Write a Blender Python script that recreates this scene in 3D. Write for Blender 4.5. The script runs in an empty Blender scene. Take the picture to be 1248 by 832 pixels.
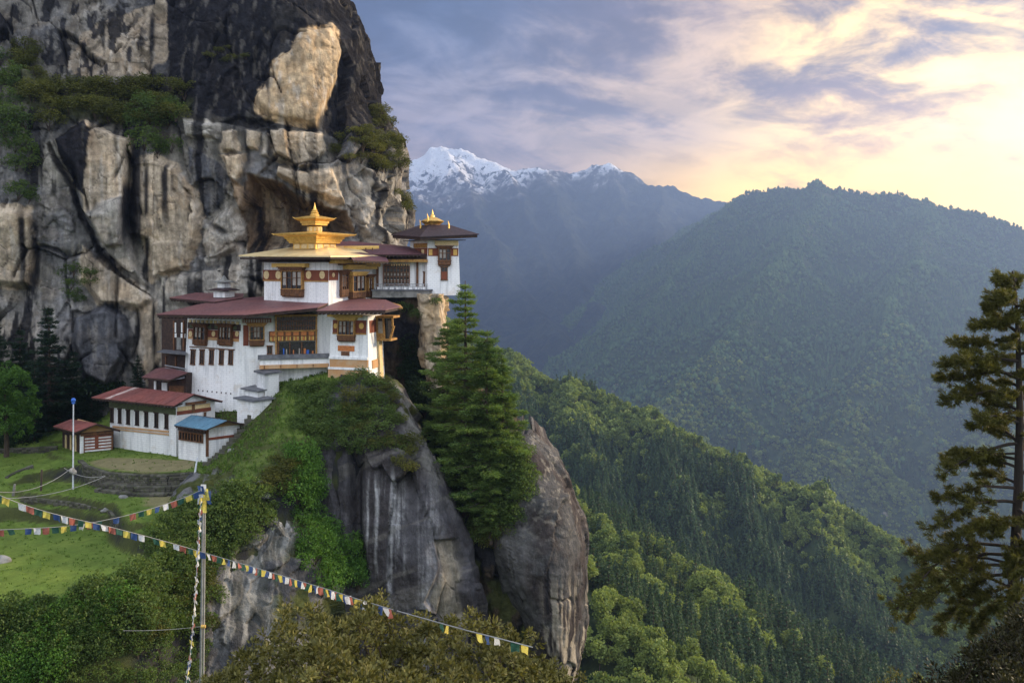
import bpy, math, random
import numpy as np
from mathutils import Vector, Matrix
from mathutils.bvhtree import BVHTree

SC = bpy.context.scene
COL = SC.collection
R = math.radians
F, CX, HY = 1040.0, 624.0, 320.0          # photo pixels: focal length, centre, horizon row

# ------------------------------------------------------------------ camera
cam_d = bpy.data.cameras.new("camera")
cam = bpy.data.objects.new("camera", cam_d)
COL.objects.link(cam)
cam_d.sensor_width = 36.0
cam_d.lens = 36.0 * F / 1248.0
cam_d.shift_y = -(416.0 - HY) / 1248.0
cam_d.clip_start = 0.3
cam_d.clip_end = 60000.0
cam.location = (0, 0, 0)
cam.rotation_euler = (R(90), 0, 0)
SC.camera = cam

# ------------------------------------------------------------------ light
SUN_AZ, SUN_EL = 69.0, 18.0
sun_d = bpy.data.lights.new("sun", 'SUN')
sun_d.energy = 5.0
sun_d.angle = R(10)
sun_d.color = (1.0, 0.78, 0.52)
sun = bpy.data.objects.new("sun", sun_d)
COL.objects.link(sun)
sdir = Vector((math.sin(R(SUN_AZ)) * math.cos(R(SUN_EL)), math.cos(R(SUN_AZ)) * math.cos(R(SUN_EL)), math.sin(R(SUN_EL))))
sun.rotation_euler = sdir.to_track_quat('Z', 'Y').to_euler()
SC.view_settings.view_transform = 'Standard'
SC.view_settings.look = 'None'
SC.view_settings.exposure = 0.95
SC.view_settings.gamma = 1.0
SC.view_settings.use_curve_mapping = False
SC.cycles.use_denoising = True
SC.cycles.max_bounces = 5
SC.cycles.diffuse_bounces = 3
SC.cycles.glossy_bounces = 2
SC.cycles.transmission_bounces = 3
SC.cycles.volume_bounces = 0
SC.cycles.transparent_max_bounces = 4


class NT:
    """small helper to wire shader nodes"""
    def __init__(self, tree):
        self.t = tree
        self.n = tree.nodes
        self.n.clear()

    def new(self, kind, **kw):
        nd = self.n.new(kind)
        for k, v in kw.items():
            setattr(nd, k, v)
        return nd

    def put(self, sock, v):
        if isinstance(v, bpy.types.NodeSocket):
            self.t.links.new(v, sock)
        elif v is not None:
            if hasattr(sock.default_value, '__len__') and not hasattr(v, '__len__'):
                v = [v] * len(sock.default_value)
            if hasattr(v, '__len__') and len(sock.default_value) == 4 and len(v) == 3:
                v = tuple(v) + (1.0,)
            sock.default_value = v

    def math(self, op, a, b=None, c=None, clamp=False):
        nd = self.new('ShaderNodeMath', operation=op, use_clamp=clamp)
        for i, v in enumerate((a, b, c)):
            if v is not None:
                self.put(nd.inputs[i], v)
        return nd.outputs[0]

    def vmath(self, op, a, b=None, scale=None):
        nd = self.new('ShaderNodeVectorMath', operation=op)
        self.put(nd.inputs[0], a)
        if b is not None:
            self.put(nd.inputs[1], b)
        if scale is not None:
            self.put(nd.inputs['Scale'], scale)
        return nd.outputs['Value'] if op in ('DOT_PRODUCT', 'LENGTH') else nd.outputs[0]

    def mix(self, f, a, b, blend='MIX'):
        nd = self.new('ShaderNodeMix', data_type='RGBA', blend_type=blend)
        nd.clamp_factor = True
        self.put(nd.inputs[0], f)
        self.put(nd.inputs[6], a)
        self.put(nd.inputs[7], b)
        return nd.outputs[2]

    def step(self, v, a, b, lo=0.0, hi=1.0):
        nd = self.new('ShaderNodeMapRange', interpolation_type='SMOOTHSTEP')
        self.put(nd.inputs[0], v)
        for i, x in enumerate((a, b, lo, hi)):
            self.put(nd.inputs[i + 1], x)
        return nd.outputs[0]

    def noise(self, vec, scale=1.0, detail=4.0, rough=0.55, dist=0.0):
        nd = self.new('ShaderNodeTexNoise')
        if vec is not None:
            self.put(nd.inputs['Vector'], vec)
        nd.inputs['Scale'].default_value = scale
        nd.inputs['Detail'].default_value = detail
        nd.inputs['Roughness'].default_value = rough
        nd.inputs['Distortion'].default_value = dist
        return nd.outputs[0]

    def sep(self, v):
        nd = self.new('ShaderNodeSeparateXYZ')
        self.put(nd.inputs[0], v)
        return nd.outputs

    def comb(self, x, y, z):
        nd = self.new('ShaderNodeCombineXYZ')
        for i, v in enumerate((x, y, z)):
            self.put(nd.inputs[i], v)
        return nd.outputs[0]

    def attr(self, name):
        nd = self.new('ShaderNodeAttribute')
        nd.attribute_name = name
        return nd


# ------------------------------------------------------------------ sky
world = bpy.data.worlds.new("World")
SC.world = world
world.use_nodes = True
w = NT(world.node_tree)
tc = w.new('ShaderNodeTexCoord').outputs['Generated']
d = w.vmath('NORMALIZE', tc)
dx, dy, dz = w.sep(d)
sky = w.new('ShaderNodeTexSky', sky_type='NISHITA', sun_disc=False)
sky.sun_elevation = R(SUN_EL)
sky.sun_rotation = R(SUN_AZ)
up = w.math('MAXIMUM', dz, 0.0)
pl = w.math('ADD', up, 0.26)
cu = w.math('DIVIDE', dx, pl)
cv = w.math('DIVIDE', dy, pl)
# clouds drift from lower left to upper right
ca, sa = math.cos(R(33)), math.sin(R(33))
u2 = w.math('ADD', w.math('MULTIPLY', cu, ca), w.math('MULTIPLY', cv, sa))
v2 = w.math('SUBTRACT', w.math('MULTIPLY', cv, ca), w.math('MULTIPLY', cu, sa))
n1 = w.noise(w.comb(w.math('MULTIPLY', u2, 0.75), w.math('MULTIPLY', v2, 1.1), 3.7), 1.9, 9.0, 0.56, 0.6)
n2 = w.noise(w.comb(u2, v2, 9.1), 5.0, 9.0, 0.62, 0.4)
n3 = w.noise(w.comb(w.math('MULTIPLY', u2, 0.6), v2, 21.3), 1.1, 5.0, 0.5, 0.3)
mass = w.math('ADD', w.math('MULTIPLY', n1, 0.74), w.math('MULTIPLY', n2, 0.26))
el = w.math('ARCSINE', dz)
elev = w.step(el, R(2.0), R(17.0))
gl = Vector((math.sin(R(33)) * math.cos(R(5)), math.cos(R(33)) * math.cos(R(5)), math.sin(R(5))))
sd = w.vmath('DOT_PRODUCT', d, tuple(gl))
glow_w = w.step(sd, 0.78, 0.985)          # wide
glow_n = w.step(sd, 0.925, 0.998)         # near the sun
dark = w.mix(elev, (0.26, 0.24, 0.34), (0.085, 0.130, 0.250))
dark = w.mix(w.math('MULTIPLY', glow_w, 0.80), dark, (0.30, 0.185, 0.175))
dark = w.mix(w.math('MULTIPLY', glow_n, w.step(el, R(13), R(4))), dark, (1.8, 0.85, 0.16))
lite = w.mix(elev, (0.66, 0.48, 0.45), (0.30, 0.33, 0.46))
lite = w.mix(glow_w, lite, (1.15, 0.76, 0.42))
lite = w.mix(glow_n, lite, (3.2, 2.05, 0.52))
cl = w.mix(w.step(mass, 0.42, 0.57), dark, lite)
puff = w.step(n2, 0.36, 0.64, 0.80, 1.16)
cl = w.vmath('SCALE', cl, scale=puff)
gap = w.math('MULTIPLY', w.step(n3, 0.53, 0.64), w.step(mass, 0.47, 0.57))
gap = w.math('MULTIPLY', gap, w.math('ADD', 0.06, w.math('MULTIPLY', glow_w, 0.94)))
cl = w.mix(gap, cl, (1.15, 1.00, 0.78))
hb = w.math('MULTIPLY', w.step(el, R(9.0), R(4.0)), w.step(sd, 0.87, 0.97))
cl = w.mix(w.math('MULTIPLY', hb, w.step(mass, 0.38, 0.52, 0.25, 0.85)), cl, (3.4, 1.95, 0.30))
# bright high overcast behind and above the camera lights the near faces
back = w.step(dy, 0.30, -0.55)
high = w.step(el, R(20), R(60))
cl = w.mix(high, cl, (0.78, 0.86, 1.0))
cl = w.mix(back, cl, w.vmath('SCALE', (1.78, 1.88, 2.10), scale=w.step(el, R(-5), R(45), 0.55, 1.25)))
skyc = w.vmath('SCALE', sky.outputs[0], scale=0.09)
allc = w.mix(0.94, skyc, cl)
allc = w.mix(w.step(el, R(-0.5), R(-6.0)), allc, (0.10, 0.13, 0.14))
bg = w.new('ShaderNodeBackground')
w.put(bg.inputs[0], w.vmath('SCALE', allc, scale=5.6))
bg.inputs[1].default_value = 0.10
wo = w.new('ShaderNodeOutputWorld')
w.t.links.new(bg.outputs[0], wo.inputs[0])
world.cycles.sampling_method = 'MANUAL'
world.cycles.sample_map_resolution = 512


# ------------------------------------------------------------------ helpers
def P(px, py, Y):
    """photo pixel at depth Y -> world point"""
    return Vector(((px - CX) / F * Y, Y, (HY - py) / F * Y))


def tag(o, label=None, cat=None, group=None, kind=None):
    if label: o["label"] = label
    if cat: o["category"] = cat
    if group: o["group"] = group
    if kind: o["kind"] = kind
    return o


def empty(name, loc, rz=0.0):
    o = bpy.data.objects.new(name, None)
    o.empty_display_size = 0.5
    o.location = loc
    o.rotation_euler = (0, 0, rz)
    COL.objects.link(o)
    return o


def mesh_np(name, V, Fc, mat=None, parent=None, smooth=False, attrs=None, cols=None, fmat=None, link=True):
    """V (n,3); Fc list of (m,k) int arrays or one array"""
    me = bpy.data.meshes.new(name)
    V = np.asarray(V, dtype=np.float32)
    if not isinstance(Fc, list):
        Fc = [Fc]
    Fc = [np.asarray(f, dtype=np.int32) for f in Fc if len(f)]
    me.vertices.add(len(V))
    me.vertices.foreach_set("co", V.ravel())
    loops = np.concatenate([f.ravel() for f in Fc])
    tot = np.concatenate([np.full(len(f), f.shape[1], dtype=np.int32) for f in Fc])
    start = np.concatenate([[0], np.cumsum(tot)[:-1]]).astype(np.int32)
    me.loops.add(len(loops))
    me.loops.foreach_set("vertex_index", loops)
    me.polygons.add(len(tot))
    me.polygons.foreach_set("loop_start", start)
    me.polygons.foreach_set("loop_total", tot)
    if smooth:
        me.polygons.foreach_set("use_smooth", np.ones(len(tot), dtype=bool))
    for m in (mat if isinstance(mat, (list, tuple)) else [mat]):
        if m: me.materials.append(m)
    if fmat is not None:
        me.polygons.foreach_set("material_index", np.asarray(fmat, dtype=np.int32))
    for k, a in (attrs or {}).items():
        at = me.attributes.new(k, 'FLOAT', 'POINT')
        at.data.foreach_set("value", np.asarray(a, dtype=np.float32).ravel())
    for k, a in (cols or {}).items():
        a = np.asarray(a, dtype=np.float32)
        if a.shape[1] == 3:
            a = np.concatenate([a, np.ones((len(a), 1), np.float32)], 1)
        at = me.attributes.new(k, 'FLOAT_COLOR', 'POINT')
        at.data.foreach_set("color", a.ravel())
    me.update(calc_edges=True)
    me.validate()
    if not link:
        return me
    o = bpy.data.objects.new(name, me)
    COL.objects.link(o)
    if parent is not None:
        o.parent = parent
        o.matrix_parent_inverse = Matrix.Translation(-parent.location) if parent.rotation_euler.z == 0 else \
            (Matrix.Translation(parent.location) @ parent.rotation_euler.to_matrix().to_4x4()).inverted()
    return o


class MB:
    """collects polygons, built as ONE mesh object (world coordinates)"""
    def __init__(self):
        self.v = []
        self.f = []

    def add(self, vs, fs):
        b = len(self.v)
        self.v += [tuple(p) for p in vs]
        self.f += [tuple(i + b for i in f) for f in fs]

    def hexa(self, c):
        """8 corners: 4 bottom (ccw), 4 top"""
        self.add(c, [(3, 2, 1, 0), (4, 5, 6, 7), (0, 1, 5, 4), (1, 2, 6, 5), (2, 3, 7, 6), (3, 0, 4, 7)])

    def box(self, c, s, rz=0.0):
        hx, hy, hz = s[0] / 2, s[1] / 2, s[2] / 2
        ca, sa = math.cos(rz), math.sin(rz)
        pts = []
        for z in (-hz, hz):
            for x, y in ((-hx, -hy), (hx, -hy), (hx, hy), (-hx, hy)):
                pts.append((c[0] + x * ca - y * sa, c[1] + x * sa + y * ca, c[2] + z))
        self.hexa(pts)

    def slab(self, top, th):
        """a polygon of 3D points thickened straight down"""
        n = len(top)
        bot = [(p[0], p[1], p[2] - th) for p in top]
        self.add(list(top) + bot, [tuple(range(n)), tuple(range(2 * n - 1, n - 1, -1))] +
                 [(i, i + n, (i + 1) % n + n, (i + 1) % n) for i in range(n)])

    def prism(self, plan, z0, z1, inset=0.0):
        """vertical prism from ccw plan points, top drawn in by inset"""
        n = len(plan)
        cx = sum(p[0] for p in plan) / n
        cy = sum(p[1] for p in plan) / n
        top = []
        for x, y in plan:
            dd = math.hypot(x - cx, y - cy) or 1
            top.append((x + (cx - x) / dd * inset, y + (cy - y) / dd * inset, z1))
        self.add([(x, y, z0) for x, y in plan] + top,
                 [tuple(range(n - 1, -1, -1)), tuple(range(n, 2 * n))] +
                 [(i, (i + 1) % n, (i + 1) % n + n, i + n) for i in range(n)])

    def tube(self, pts, rads, n=8):
        pts = [Vector(p) for p in pts]
        if not hasattr(rads, '__len__'):
            rads = [rads] * len(pts)
        b = len(self.v)
        up = Vector((0.31, 0.12, 0.94))
        for i, p in enumerate(pts):
            t = (pts[min(i + 1, len(pts) - 1)] - pts[max(i - 1, 0)]).normalized()
            a = t.cross(up)
            if a.length < 1e-3: a = t.cross(Vector((1, 0, 0)))
            a.normalize()
            c = t.cross(a)
            for k in range(n):
                an = 2 * math.pi * k / n
                self.v.append(tuple(p + (a * math.cos(an) + c * math.sin(an)) * rads[i]))
        for i in range(len(pts) - 1):
            for k in range(n):
                k2 = (k + 1) % n
                self.f.append((b + i * n + k, b + i * n + k2, b + (i + 1) * n + k2, b + (i + 1) * n + k))
        self.f.append(tuple(b + k for k in range(n - 1, -1, -1)))
        e = b + (len(pts) - 1) * n
        self.f.append(tuple(e + k for k in range(n)))

    def lathe(self, c, prof, n=16, rz=0.0, square=False):
        """profile [(r, z)...]; square=True makes a four-sided stepped form"""
        if square: n = 4
        b = len(self.v)
        for r, z in prof:
            for k in range(n):
                a = rz + 2 * math.pi * k / n + (math.pi / 4 if square else 0)
                q = r * (math.sqrt(2) if square else 1)
                self.v.append((c[0] + q * math.cos(a), c[1] + q * math.sin(a), c[2] + z))
        for i in range(len(prof) - 1):
            for k in range(n):
                k2 = (k + 1) % n
                self.f.append((b + i * n + k, b + i * n + k2, b + (i + 1) * n + k2, b + (i + 1) * n + k))
        self.f.append(tuple(b + k for k in range(n - 1, -1, -1)))
        e = b + (len(prof) - 1) * n
        self.f.append(tuple(e + k for k in range(n)))

    def ball(self, c, r, n=12, m=8):
        self.lathe(c, [(max(1e-3, r * math.sin(math.pi * i / m)), -r * math.cos(math.pi * i / m)) for i in range(m + 1)], n)

    def build(self, name, mat, parent=None, smooth=False):
        me = bpy.data.meshes.new(name)
        off = Vector((0, 0, 0))
        me.from_pydata(self.v, [], self.f)
        if smooth:
            for p in me.polygons: p.use_smooth = True
        if mat: me.materials.append(mat)
        me.update()
        o = bpy.data.objects.new(name, me)
        COL.objects.link(o)
        if parent is not None:
            o.parent = parent
            root = parent
            mt = Matrix.Identity(4)
            chain = []
            while root is not None:
                chain.append(root)
                root = root.parent
            for r_ in reversed(chain):
                mt = mt @ r_.matrix_parent_inverse @ r_.matrix_basis
            o.matrix_parent_inverse = mt.inverted()
        return o


# ---- noise (numpy)
def _h(ix, iy, iz, s):
    n = (ix.astype(np.int64) * 374761393 + iy.astype(np.int64) * 668265263 + iz.astype(np.int64) * 2147483647 + s * 974634721) & 0xffffffff
    n = ((n ^ (n >> 13)) * 1274126177) & 0xffffffff
    n = ((n ^ (n >> 16)) * 2246822519) & 0xffffffff
    n = n ^ (n >> 15)
    return (n & 0xffffff) / float(0x1000000)


def vnoise(p, s=0):
    i = np.floor(p).astype(np.int64)
    f = p - i
    f = f * f * f * (f * (f * 6 - 15) + 10)
    r = 0.0
    for a in (0, 1):
        wx = f[:, 0] if a else 1 - f[:, 0]
        for b in (0, 1):
            wy = f[:, 1] if b else 1 - f[:, 1]
            for c in (0, 1):
                wz = f[:, 2] if c else 1 - f[:, 2]
                r = r + _h(i[:, 0] + a, i[:, 1] + b, i[:, 2] + c, s) * wx * wy * wz
    return r


def fbm(p, octv=5, s=0, gain=0.5, ridged=False):
    p = np.array(p, dtype=np.float64)
    t, a, n = 0.0, 1.0, 0.0
    for k in range(octv):
        v = vnoise(p, s + k * 17)
        if ridged: v = 1 - np.abs(2 * v - 1)
        t = t + a * v
        n += a
        a *= gain
        p = p * 2.03 + 11.7
    return t / n


def worley(p, s=0, jit=0.9):
    i = np.floor(p).astype(np.int64)
    f1 = np.full(len(p), 9.0)
    f2 = np.full(len(p), 9.0)
    cid = np.zeros(len(p))
    for a in (-1, 0, 1):
        for b in (-1, 0, 1):
            for c in (-1, 0, 1):
                qx, qy, qz = i[:, 0] + a, i[:, 1] + b, i[:, 2] + c
                dd = np.sqrt((qx + 0.5 + jit * (_h(qx, qy, qz, s) - .5) - p[:, 0]) ** 2 +
                             (qy + 0.5 + jit * (_h(qx, qy, qz, s + 1) - .5) - p[:, 1]) ** 2 +
                             (qz + 0.5 + jit * (_h(qx, qy, qz, s + 2) - .5) - p[:, 2]) ** 2)
                m = dd < f1
                f2 = np.where(m, f1, np.minimum(f2, dd))
                cid = np.where(m, _h(qx, qy, qz, s + 3), cid)
                f1 = np.minimum(f1, dd)
    return f1, f2, cid


def facets(p, cell, seed, step, tilt, stretch=(1, 1, 1), warp=.25):
    """rock broken into flat-faced blocks: each block set in or out and tilted"""
    q = p * np.array(stretch) / cell
    q = q + warp * (np.stack([fbm(q * .9 + 5, 2, seed), fbm(q * .9 + 25, 2, seed + 1), fbm(q * .9 + 45, 2, seed + 2)], 1) - .5) * 2
    i = np.floor(q).astype(np.int64)
    f1 = np.full(len(q), 9.0); f2 = np.full(len(q), 9.0); out = np.zeros(len(q))
    for a in (-1, 0, 1):
        for b in (-1, 0, 1):
            for c in (-1, 0, 1):
                X, Y, Z = i[:, 0] + a, i[:, 1] + b, i[:, 2] + c
                vx = X + .5 + .95 * (_h(X, Y, Z, seed) - .5) - q[:, 0]; vy = Y + .5 + .95 * (_h(X, Y, Z, seed + 1) - .5) - q[:, 1]; vz = Z + .5 + .95 * (_h(X, Y, Z, seed + 2) - .5) - q[:, 2]
                d2 = np.sqrt(vx * vx + vy * vy + vz * vz)
                m = d2 < f1
                val = step * (_h(X, Y, Z, seed + 3) - .5) + tilt * cell * ((_h(X, Y, Z, seed + 4) - .5) * vx + (_h(X, Y, Z, seed + 5) - .5) * vz * 1.4)
                f2 = np.where(m, f1, np.minimum(f2, d2))
                out = np.where(m, val, out)
                f1 = np.minimum(f1, d2)
    return out, f2 - f1


def sstep(x, a, b):
    t = np.clip((x - a) / (b - a), 0, 1)
    return t * t * (3 - 2 * t)


def sdf_poly(x, y, poly):
    """signed distance to a polygon, positive inside"""
    poly = np.asarray(poly, dtype=np.float64)
    dmin = np.full(x.shape, 1e9)
    ins = np.zeros(x.shape, dtype=bool)
    n = len(poly)
    for i in range(n):
        ax, ay = poly[i]
        bx, by = poly[(i + 1) % n]
        ex, ey = bx - ax, by - ay
        t = np.clip(((x - ax) * ex + (y - ay) * ey) / (ex * ex + ey * ey + 1e-9), 0, 1)
        dmin = np.minimum(dmin, np.hypot(x - ax - t * ex, y - ay - t * ey))
        c = ((ay > y) != (by > y)) & (x < (bx - ax) * (y - ay) / ((by - ay) if by != ay else 1e-9) + ax)
        ins ^= c
    return np.where(ins, dmin, -dmin)


def lerp_tab(x, tab):
    t = np.asarray(tab, dtype=np.float64)
    return np.interp(x, t[:, 0], t[:, 1])


# ------------------------------------------------------------------ materials
def newmat(name):
    m = bpy.data.materials.new(name)
    m.use_nodes = True
    return m, NT(m.node_tree)


def finish(n, col, rough=0.8, metal=0.0, bump=None, bstr=0.3, bdist=0.05, spec=0.3):
    b = n.new('ShaderNodeBsdfPrincipled')
    n.put(b.inputs['Base Color'], col)
    n.put(b.inputs['Roughness'], rough)
    n.put(b.inputs['Metallic'], metal)
    n.put(b.inputs['Specular IOR Level'], spec)
    if bump is not None:
        bn = n.new('ShaderNodeBump')
        bn.inputs['Strength'].default_value = bstr
        bn.inputs['Distance'].default_value = bdist
        n.put(bn.inputs['Height'], bump)
        n.t.links.new(bn.outputs[0], b.inputs['Normal'])
    o = n.new('ShaderNodeOutputMaterial')
    n.t.links.new(b.outputs[0], o.inputs[0])
    return b


def mk(name, col, c2=None, scale=2.0, amt=1.0, rough=0.75, metal=0.0, bump=0.25, bscale=12.0, bdist=0.03, stretch=(1, 1, 1), spec=0.3):
    """weathered plain material: two tones mixed by noise in object space, fine bump"""
    m, n = newmat(name)
    co = n.new('ShaderNodeTexCoord').outputs['Object']
    cs = n.vmath('MULTIPLY', co, stretch)
    if c2 is None: c2 = tuple(c * 0.62 for c in col)
    f = n.step(n.noise(cs, scale, 6.0, 0.62), 0.36, 0.70)
    c = n.mix(n.math('MULTIPLY', f, amt), col, c2)
    fine = n.noise(cs, bscale, 5.0, 0.6)
    c = n.mix(n.math('MULTIPLY', n.step(fine, 0.45, 0.75), 0.25 * amt), c, tuple(x * 0.5 for x in col))
    finish(n, c, n.math('ADD', rough - 0.1, n.math('MULTIPLY', fine, 0.2)), metal, fine, bump, bdist, spec)
    return m


M = {}
# whitewashed stone walls: faint courses, run-off stains below eaves and sills
def white_mat(name, tint=(0.80, 0.80, 0.79), dirt=0.8, stones=1.0):
    m, n = newmat(name)
    co = n.new('ShaderNodeTexCoord').outputs['Object']
    br = n.new('ShaderNodeTexBrick')
    x, y, z = n.sep(co)
    n.put(br.inputs['Vector'], n.comb(n.math('ADD', x, n.math('MULTIPLY', y, 0.7)), n.math('ADD', z, n.math('MULTIPLY', n.noise(co, 0.8, 2), 0.15)), 0))
    br.inputs['Scale'].default_value = 1.0
    br.inputs['Brick Width'].default_value = 0.62
    br.inputs['Row Height'].default_value = 0.27
    br.inputs['Mortar Size'].default_value = 0.022
    br.inputs['Mortar Smooth'].default_value = 0.5
    br.inputs['Color1'].default_value = (1, 1, 1, 1)
    br.inputs['Color2'].default_value = (0.93, 0.93, 0.93, 1)
    br.inputs['Mortar'].default_value = (0.62, 0.63, 0.66, 1)
    st = n.step(n.noise(n.vmath('MULTIPLY', co, (1.6, 1.6, 0.16)), 1.0, 6, 0.65), 0.46, 0.68)
    pt = n.step(n.noise(co, 0.55, 6, 0.65), 0.54, 0.75)
    c = n.mix(0.7 * stones, tint, br.outputs[0], 'MULTIPLY')
    c = n.mix(n.math('MULTIPLY', st, dirt * 0.85), c, (0.42, 0.43, 0.44))
    c = n.mix(n.math('MULTIPLY', pt, dirt * 0.8), c, (0.50, 0.44, 0.36))
    hgt = n.math('ADD', n.math('MULTIPLY', n.sep(br.outputs[0])[0], 1.0), n.math('MULTIPLY', n.noise(co, 7.0, 5), 0.8))
    finish(n, c, 0.9, 0, hgt, 0.45, 0.03, 0.15)
    return m


M['white'] = white_mat('whitewash')
M['white_old'] = white_mat('old_whitewash', (0.74, 0.74, 0.73), 0.95)
M['ochre'] = mk('ochre_plaster', (0.44, 0.235, 0.10), (0.46, 0.33, 0.20), 0.7, 1, 0.9)
M['stone'] = mk('grey_stone', (0.24, 0.235, 0.22), (0.11, 0.11, 0.10), 1.2, 1, 0.9, bump=0.5)
M['slate'] = mk('slate_tile', (0.085, 0.09, 0.105), (0.17, 0.17, 0.18), 1.5, 1, 0.6)
M['timber'] = mk('brown_timber', (0.16, 0.072, 0.030), (0.075, 0.035, 0.018), 2.5, 1, 0.7)
M['timber_dark'] = mk('dark_timber', (0.030, 0.018, 0.014), (0.06, 0.035, 0.025), 2.5, 1, 0.75)
M['timber_gold'] = mk('painted_gold_timber', (0.42, 0.235, 0.06), (0.20, 0.085, 0.03), 3.5, 1, 0.6)
M['yellow'] = mk('yellow_paint', (0.62, 0.40, 0.10), (0.45, 0.26, 0.07), 3, 0.8, 0.6)
M['cream'] = mk('cream_paint', (0.66, 0.52, 0.28), (0.52, 0.36, 0.16), 4, 0.8, 0.7)
M['red_band'] = mk('red_ochre_band', (0.20, 0.058, 0.030), (0.12, 0.04, 0.022), 2, 0.8, 0.8)
M['orange'] = mk('orange_paint', (0.52, 0.18, 0.05), (0.30, 0.10, 0.03), 4, 0.8, 0.6)
M['green_paint'] = mk('olive_green_paint', (0.085, 0.10, 0.05), (0.05, 0.055, 0.03), 2, 0.8, 0.7)
M['pane'] = mk('dark_pane', (0.012, 0.011, 0.012), (0.03, 0.026, 0.024), 3, 1, 0.25, spec=0.5)
M['curtain'] = mk('white_curtain', (0.36, 0.33, 0.29), (0.24, 0.21, 0.18), 3, 0.8, 0.9)
M['iron'] = mk('grey_iron', (0.30, 0.31, 0.33), (0.18, 0.18, 0.19), 3, 0.8, 0.5, 0.4)
M['cable'] = mk('steel_cable', (0.32, 0.31, 0.30), None, 3, 0.8, 0.6)
M['pole_white'] = mk('white_painted_pole', (0.60, 0.63, 0.66), (0.4, 0.42, 0.44), 3, 0.8, 0.6)
M['blue_paint'] = mk('blue_paint', (0.03, 0.12, 0.48), None, 3, 0.6, 0.4)
M['bark_dark'] = mk('dark_bark', (0.040, 0.030, 0.024), (0.018, 0.014, 0.012), 3, 1, 0.95, bump=0.8, stretch=(1, 1, .3))
M['bark'] = mk('bark', (0.085, 0.06, 0.045), (0.035, 0.027, 0.022), 3, 1, 0.95, bump=0.8, stretch=(1, 1, .3))


def gold_mat():
    m, n = newmat('gilded_copper')
    co = n.new('ShaderNodeTexCoord').outputs['Object']
    f = n.noise(co, 1.3, 6, 0.6)
    c = n.mix(n.step(f, 0.35, 0.7), (0.78, 0.50, 0.14), (0.56, 0.32, 0.07))
    c = n.mix(n.math('MULTIPLY', n.step(n.noise(n.vmath('MULTIPLY', co, (2, 2, .3)), 2.5, 5), 0.5, 0.75), 0.35), c, (0.25, 0.13, 0.04))
    finish(n, c, n.math('ADD', 0.30, n.math('MULTIPLY', f, 0.25)), 0.72, n.noise(co, 9, 3), 0.15, 0.02, 0.5)
    return m


M['gold'] = gold_mat()
M['gold_roof'] = mk('gilded_roof_sheet', (0.78, 0.62, 0.34), (0.66, 0.48, 0.23), 0.8, 0.9, 0.42, 0.35, bump=0.12, stretch=(1, 1, 1))


def metal_roof(name, col, c2, seam=1.0, gap=0.62, rust=0.5):
    """painted sheet-metal roof: dull patches, run-off streaks, standing seams through the bump"""
    m, n = newmat(name)
    co = n.new('ShaderNodeTexCoord').outputs['Object']
    a = n.noise(co, 0.35, 6, 0.6)
    b = n.noise(co, 3.0, 6, 0.65)
    c = n.mix(n.step(a, 0.35, 0.68), col, c2)
    c = n.mix(n.math('MULTIPLY', n.step(b, 0.44, 0.70), min(1, rust * 1.5)), c, tuple(x * 0.5 for x in col))
    c = n.mix(n.math('MULTIPLY', n.step(n.noise(n.vmath('MULTIPLY', co, (3.0, 0.35, 1)), 1.0, 5), 0.55, 0.75), 0.3), c, tuple(min(1, x * 1.5 + .04) for x in col))
    finish(n, c, n.math('ADD', 0.42, n.math('MULTIPLY', b, 0.3)), 0.1, b, 0.2, 0.02, 0.4)
    return m


M['maroon'] = metal_roof('maroon_roof_sheet', (0.180, 0.076, 0.074), (0.130, 0.060, 0.064))
M['maroon_dark'] = metal_roof('dark_maroon_roof_sheet', (0.10, 0.036, 0.042), (0.075, 0.033, 0.04))
M['black_roof'] = metal_roof('black_roof_sheet', (0.030, 0.017, 0.019), (0.045, 0.024, 0.027))
M['red_roof'] = metal_roof('red_roof_sheet', (0.235, 0.075, 0.062), (0.165, 0.062, 0.055))
M['blue_roof'] = metal_roof('blue_roof_sheet', (0.10, 0.215, 0.30), (0.085, 0.165, 0.235), rust=0.35)


def leaf_mat(name, c_dark, c_light, trans=0.35, vary=0.35, rough=0.6):
    """foliage: tone varies leaf by leaf (tint) and plant by plant"""
    m, n = newmat(name)
    t = n.attr('tint').outputs['Fac']
    rnd = n.new('ShaderNodeObjectInfo').outputs['Random']
    f = n.math('ADD', n.math('MULTIPLY', t, 1 - vary), n.math('MULTIPLY', rnd, vary))
    c = n.mix(f, c_dark, c_light)
    d1 = n.new('ShaderNodeBsdfPrincipled')
    n.put(d1.inputs['Base Color'], c)
    d1.inputs['Roughness'].default_value = rough
    d1.inputs['Specular IOR Level'].default_value = 0.25 if trans > 0.01 else 0.0
    d2 = n.new('ShaderNodeBsdfTranslucent')
    n.put(d2.inputs[0], n.mix(1.0, c, (1.25, 1.25, 0.55), 'MULTIPLY'))
    mx = n.new('ShaderNodeMixShader')
    mx.inputs[0].default_value = trans
    n.t.links.new(d1.outputs[0], mx.inputs[1])
    n.t.links.new(d2.outputs[0], mx.inputs[2])
    o = n.new('ShaderNodeOutputMaterial')
    n.t.links.new(mx.outputs[0], o.inputs[0])
    return m


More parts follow.
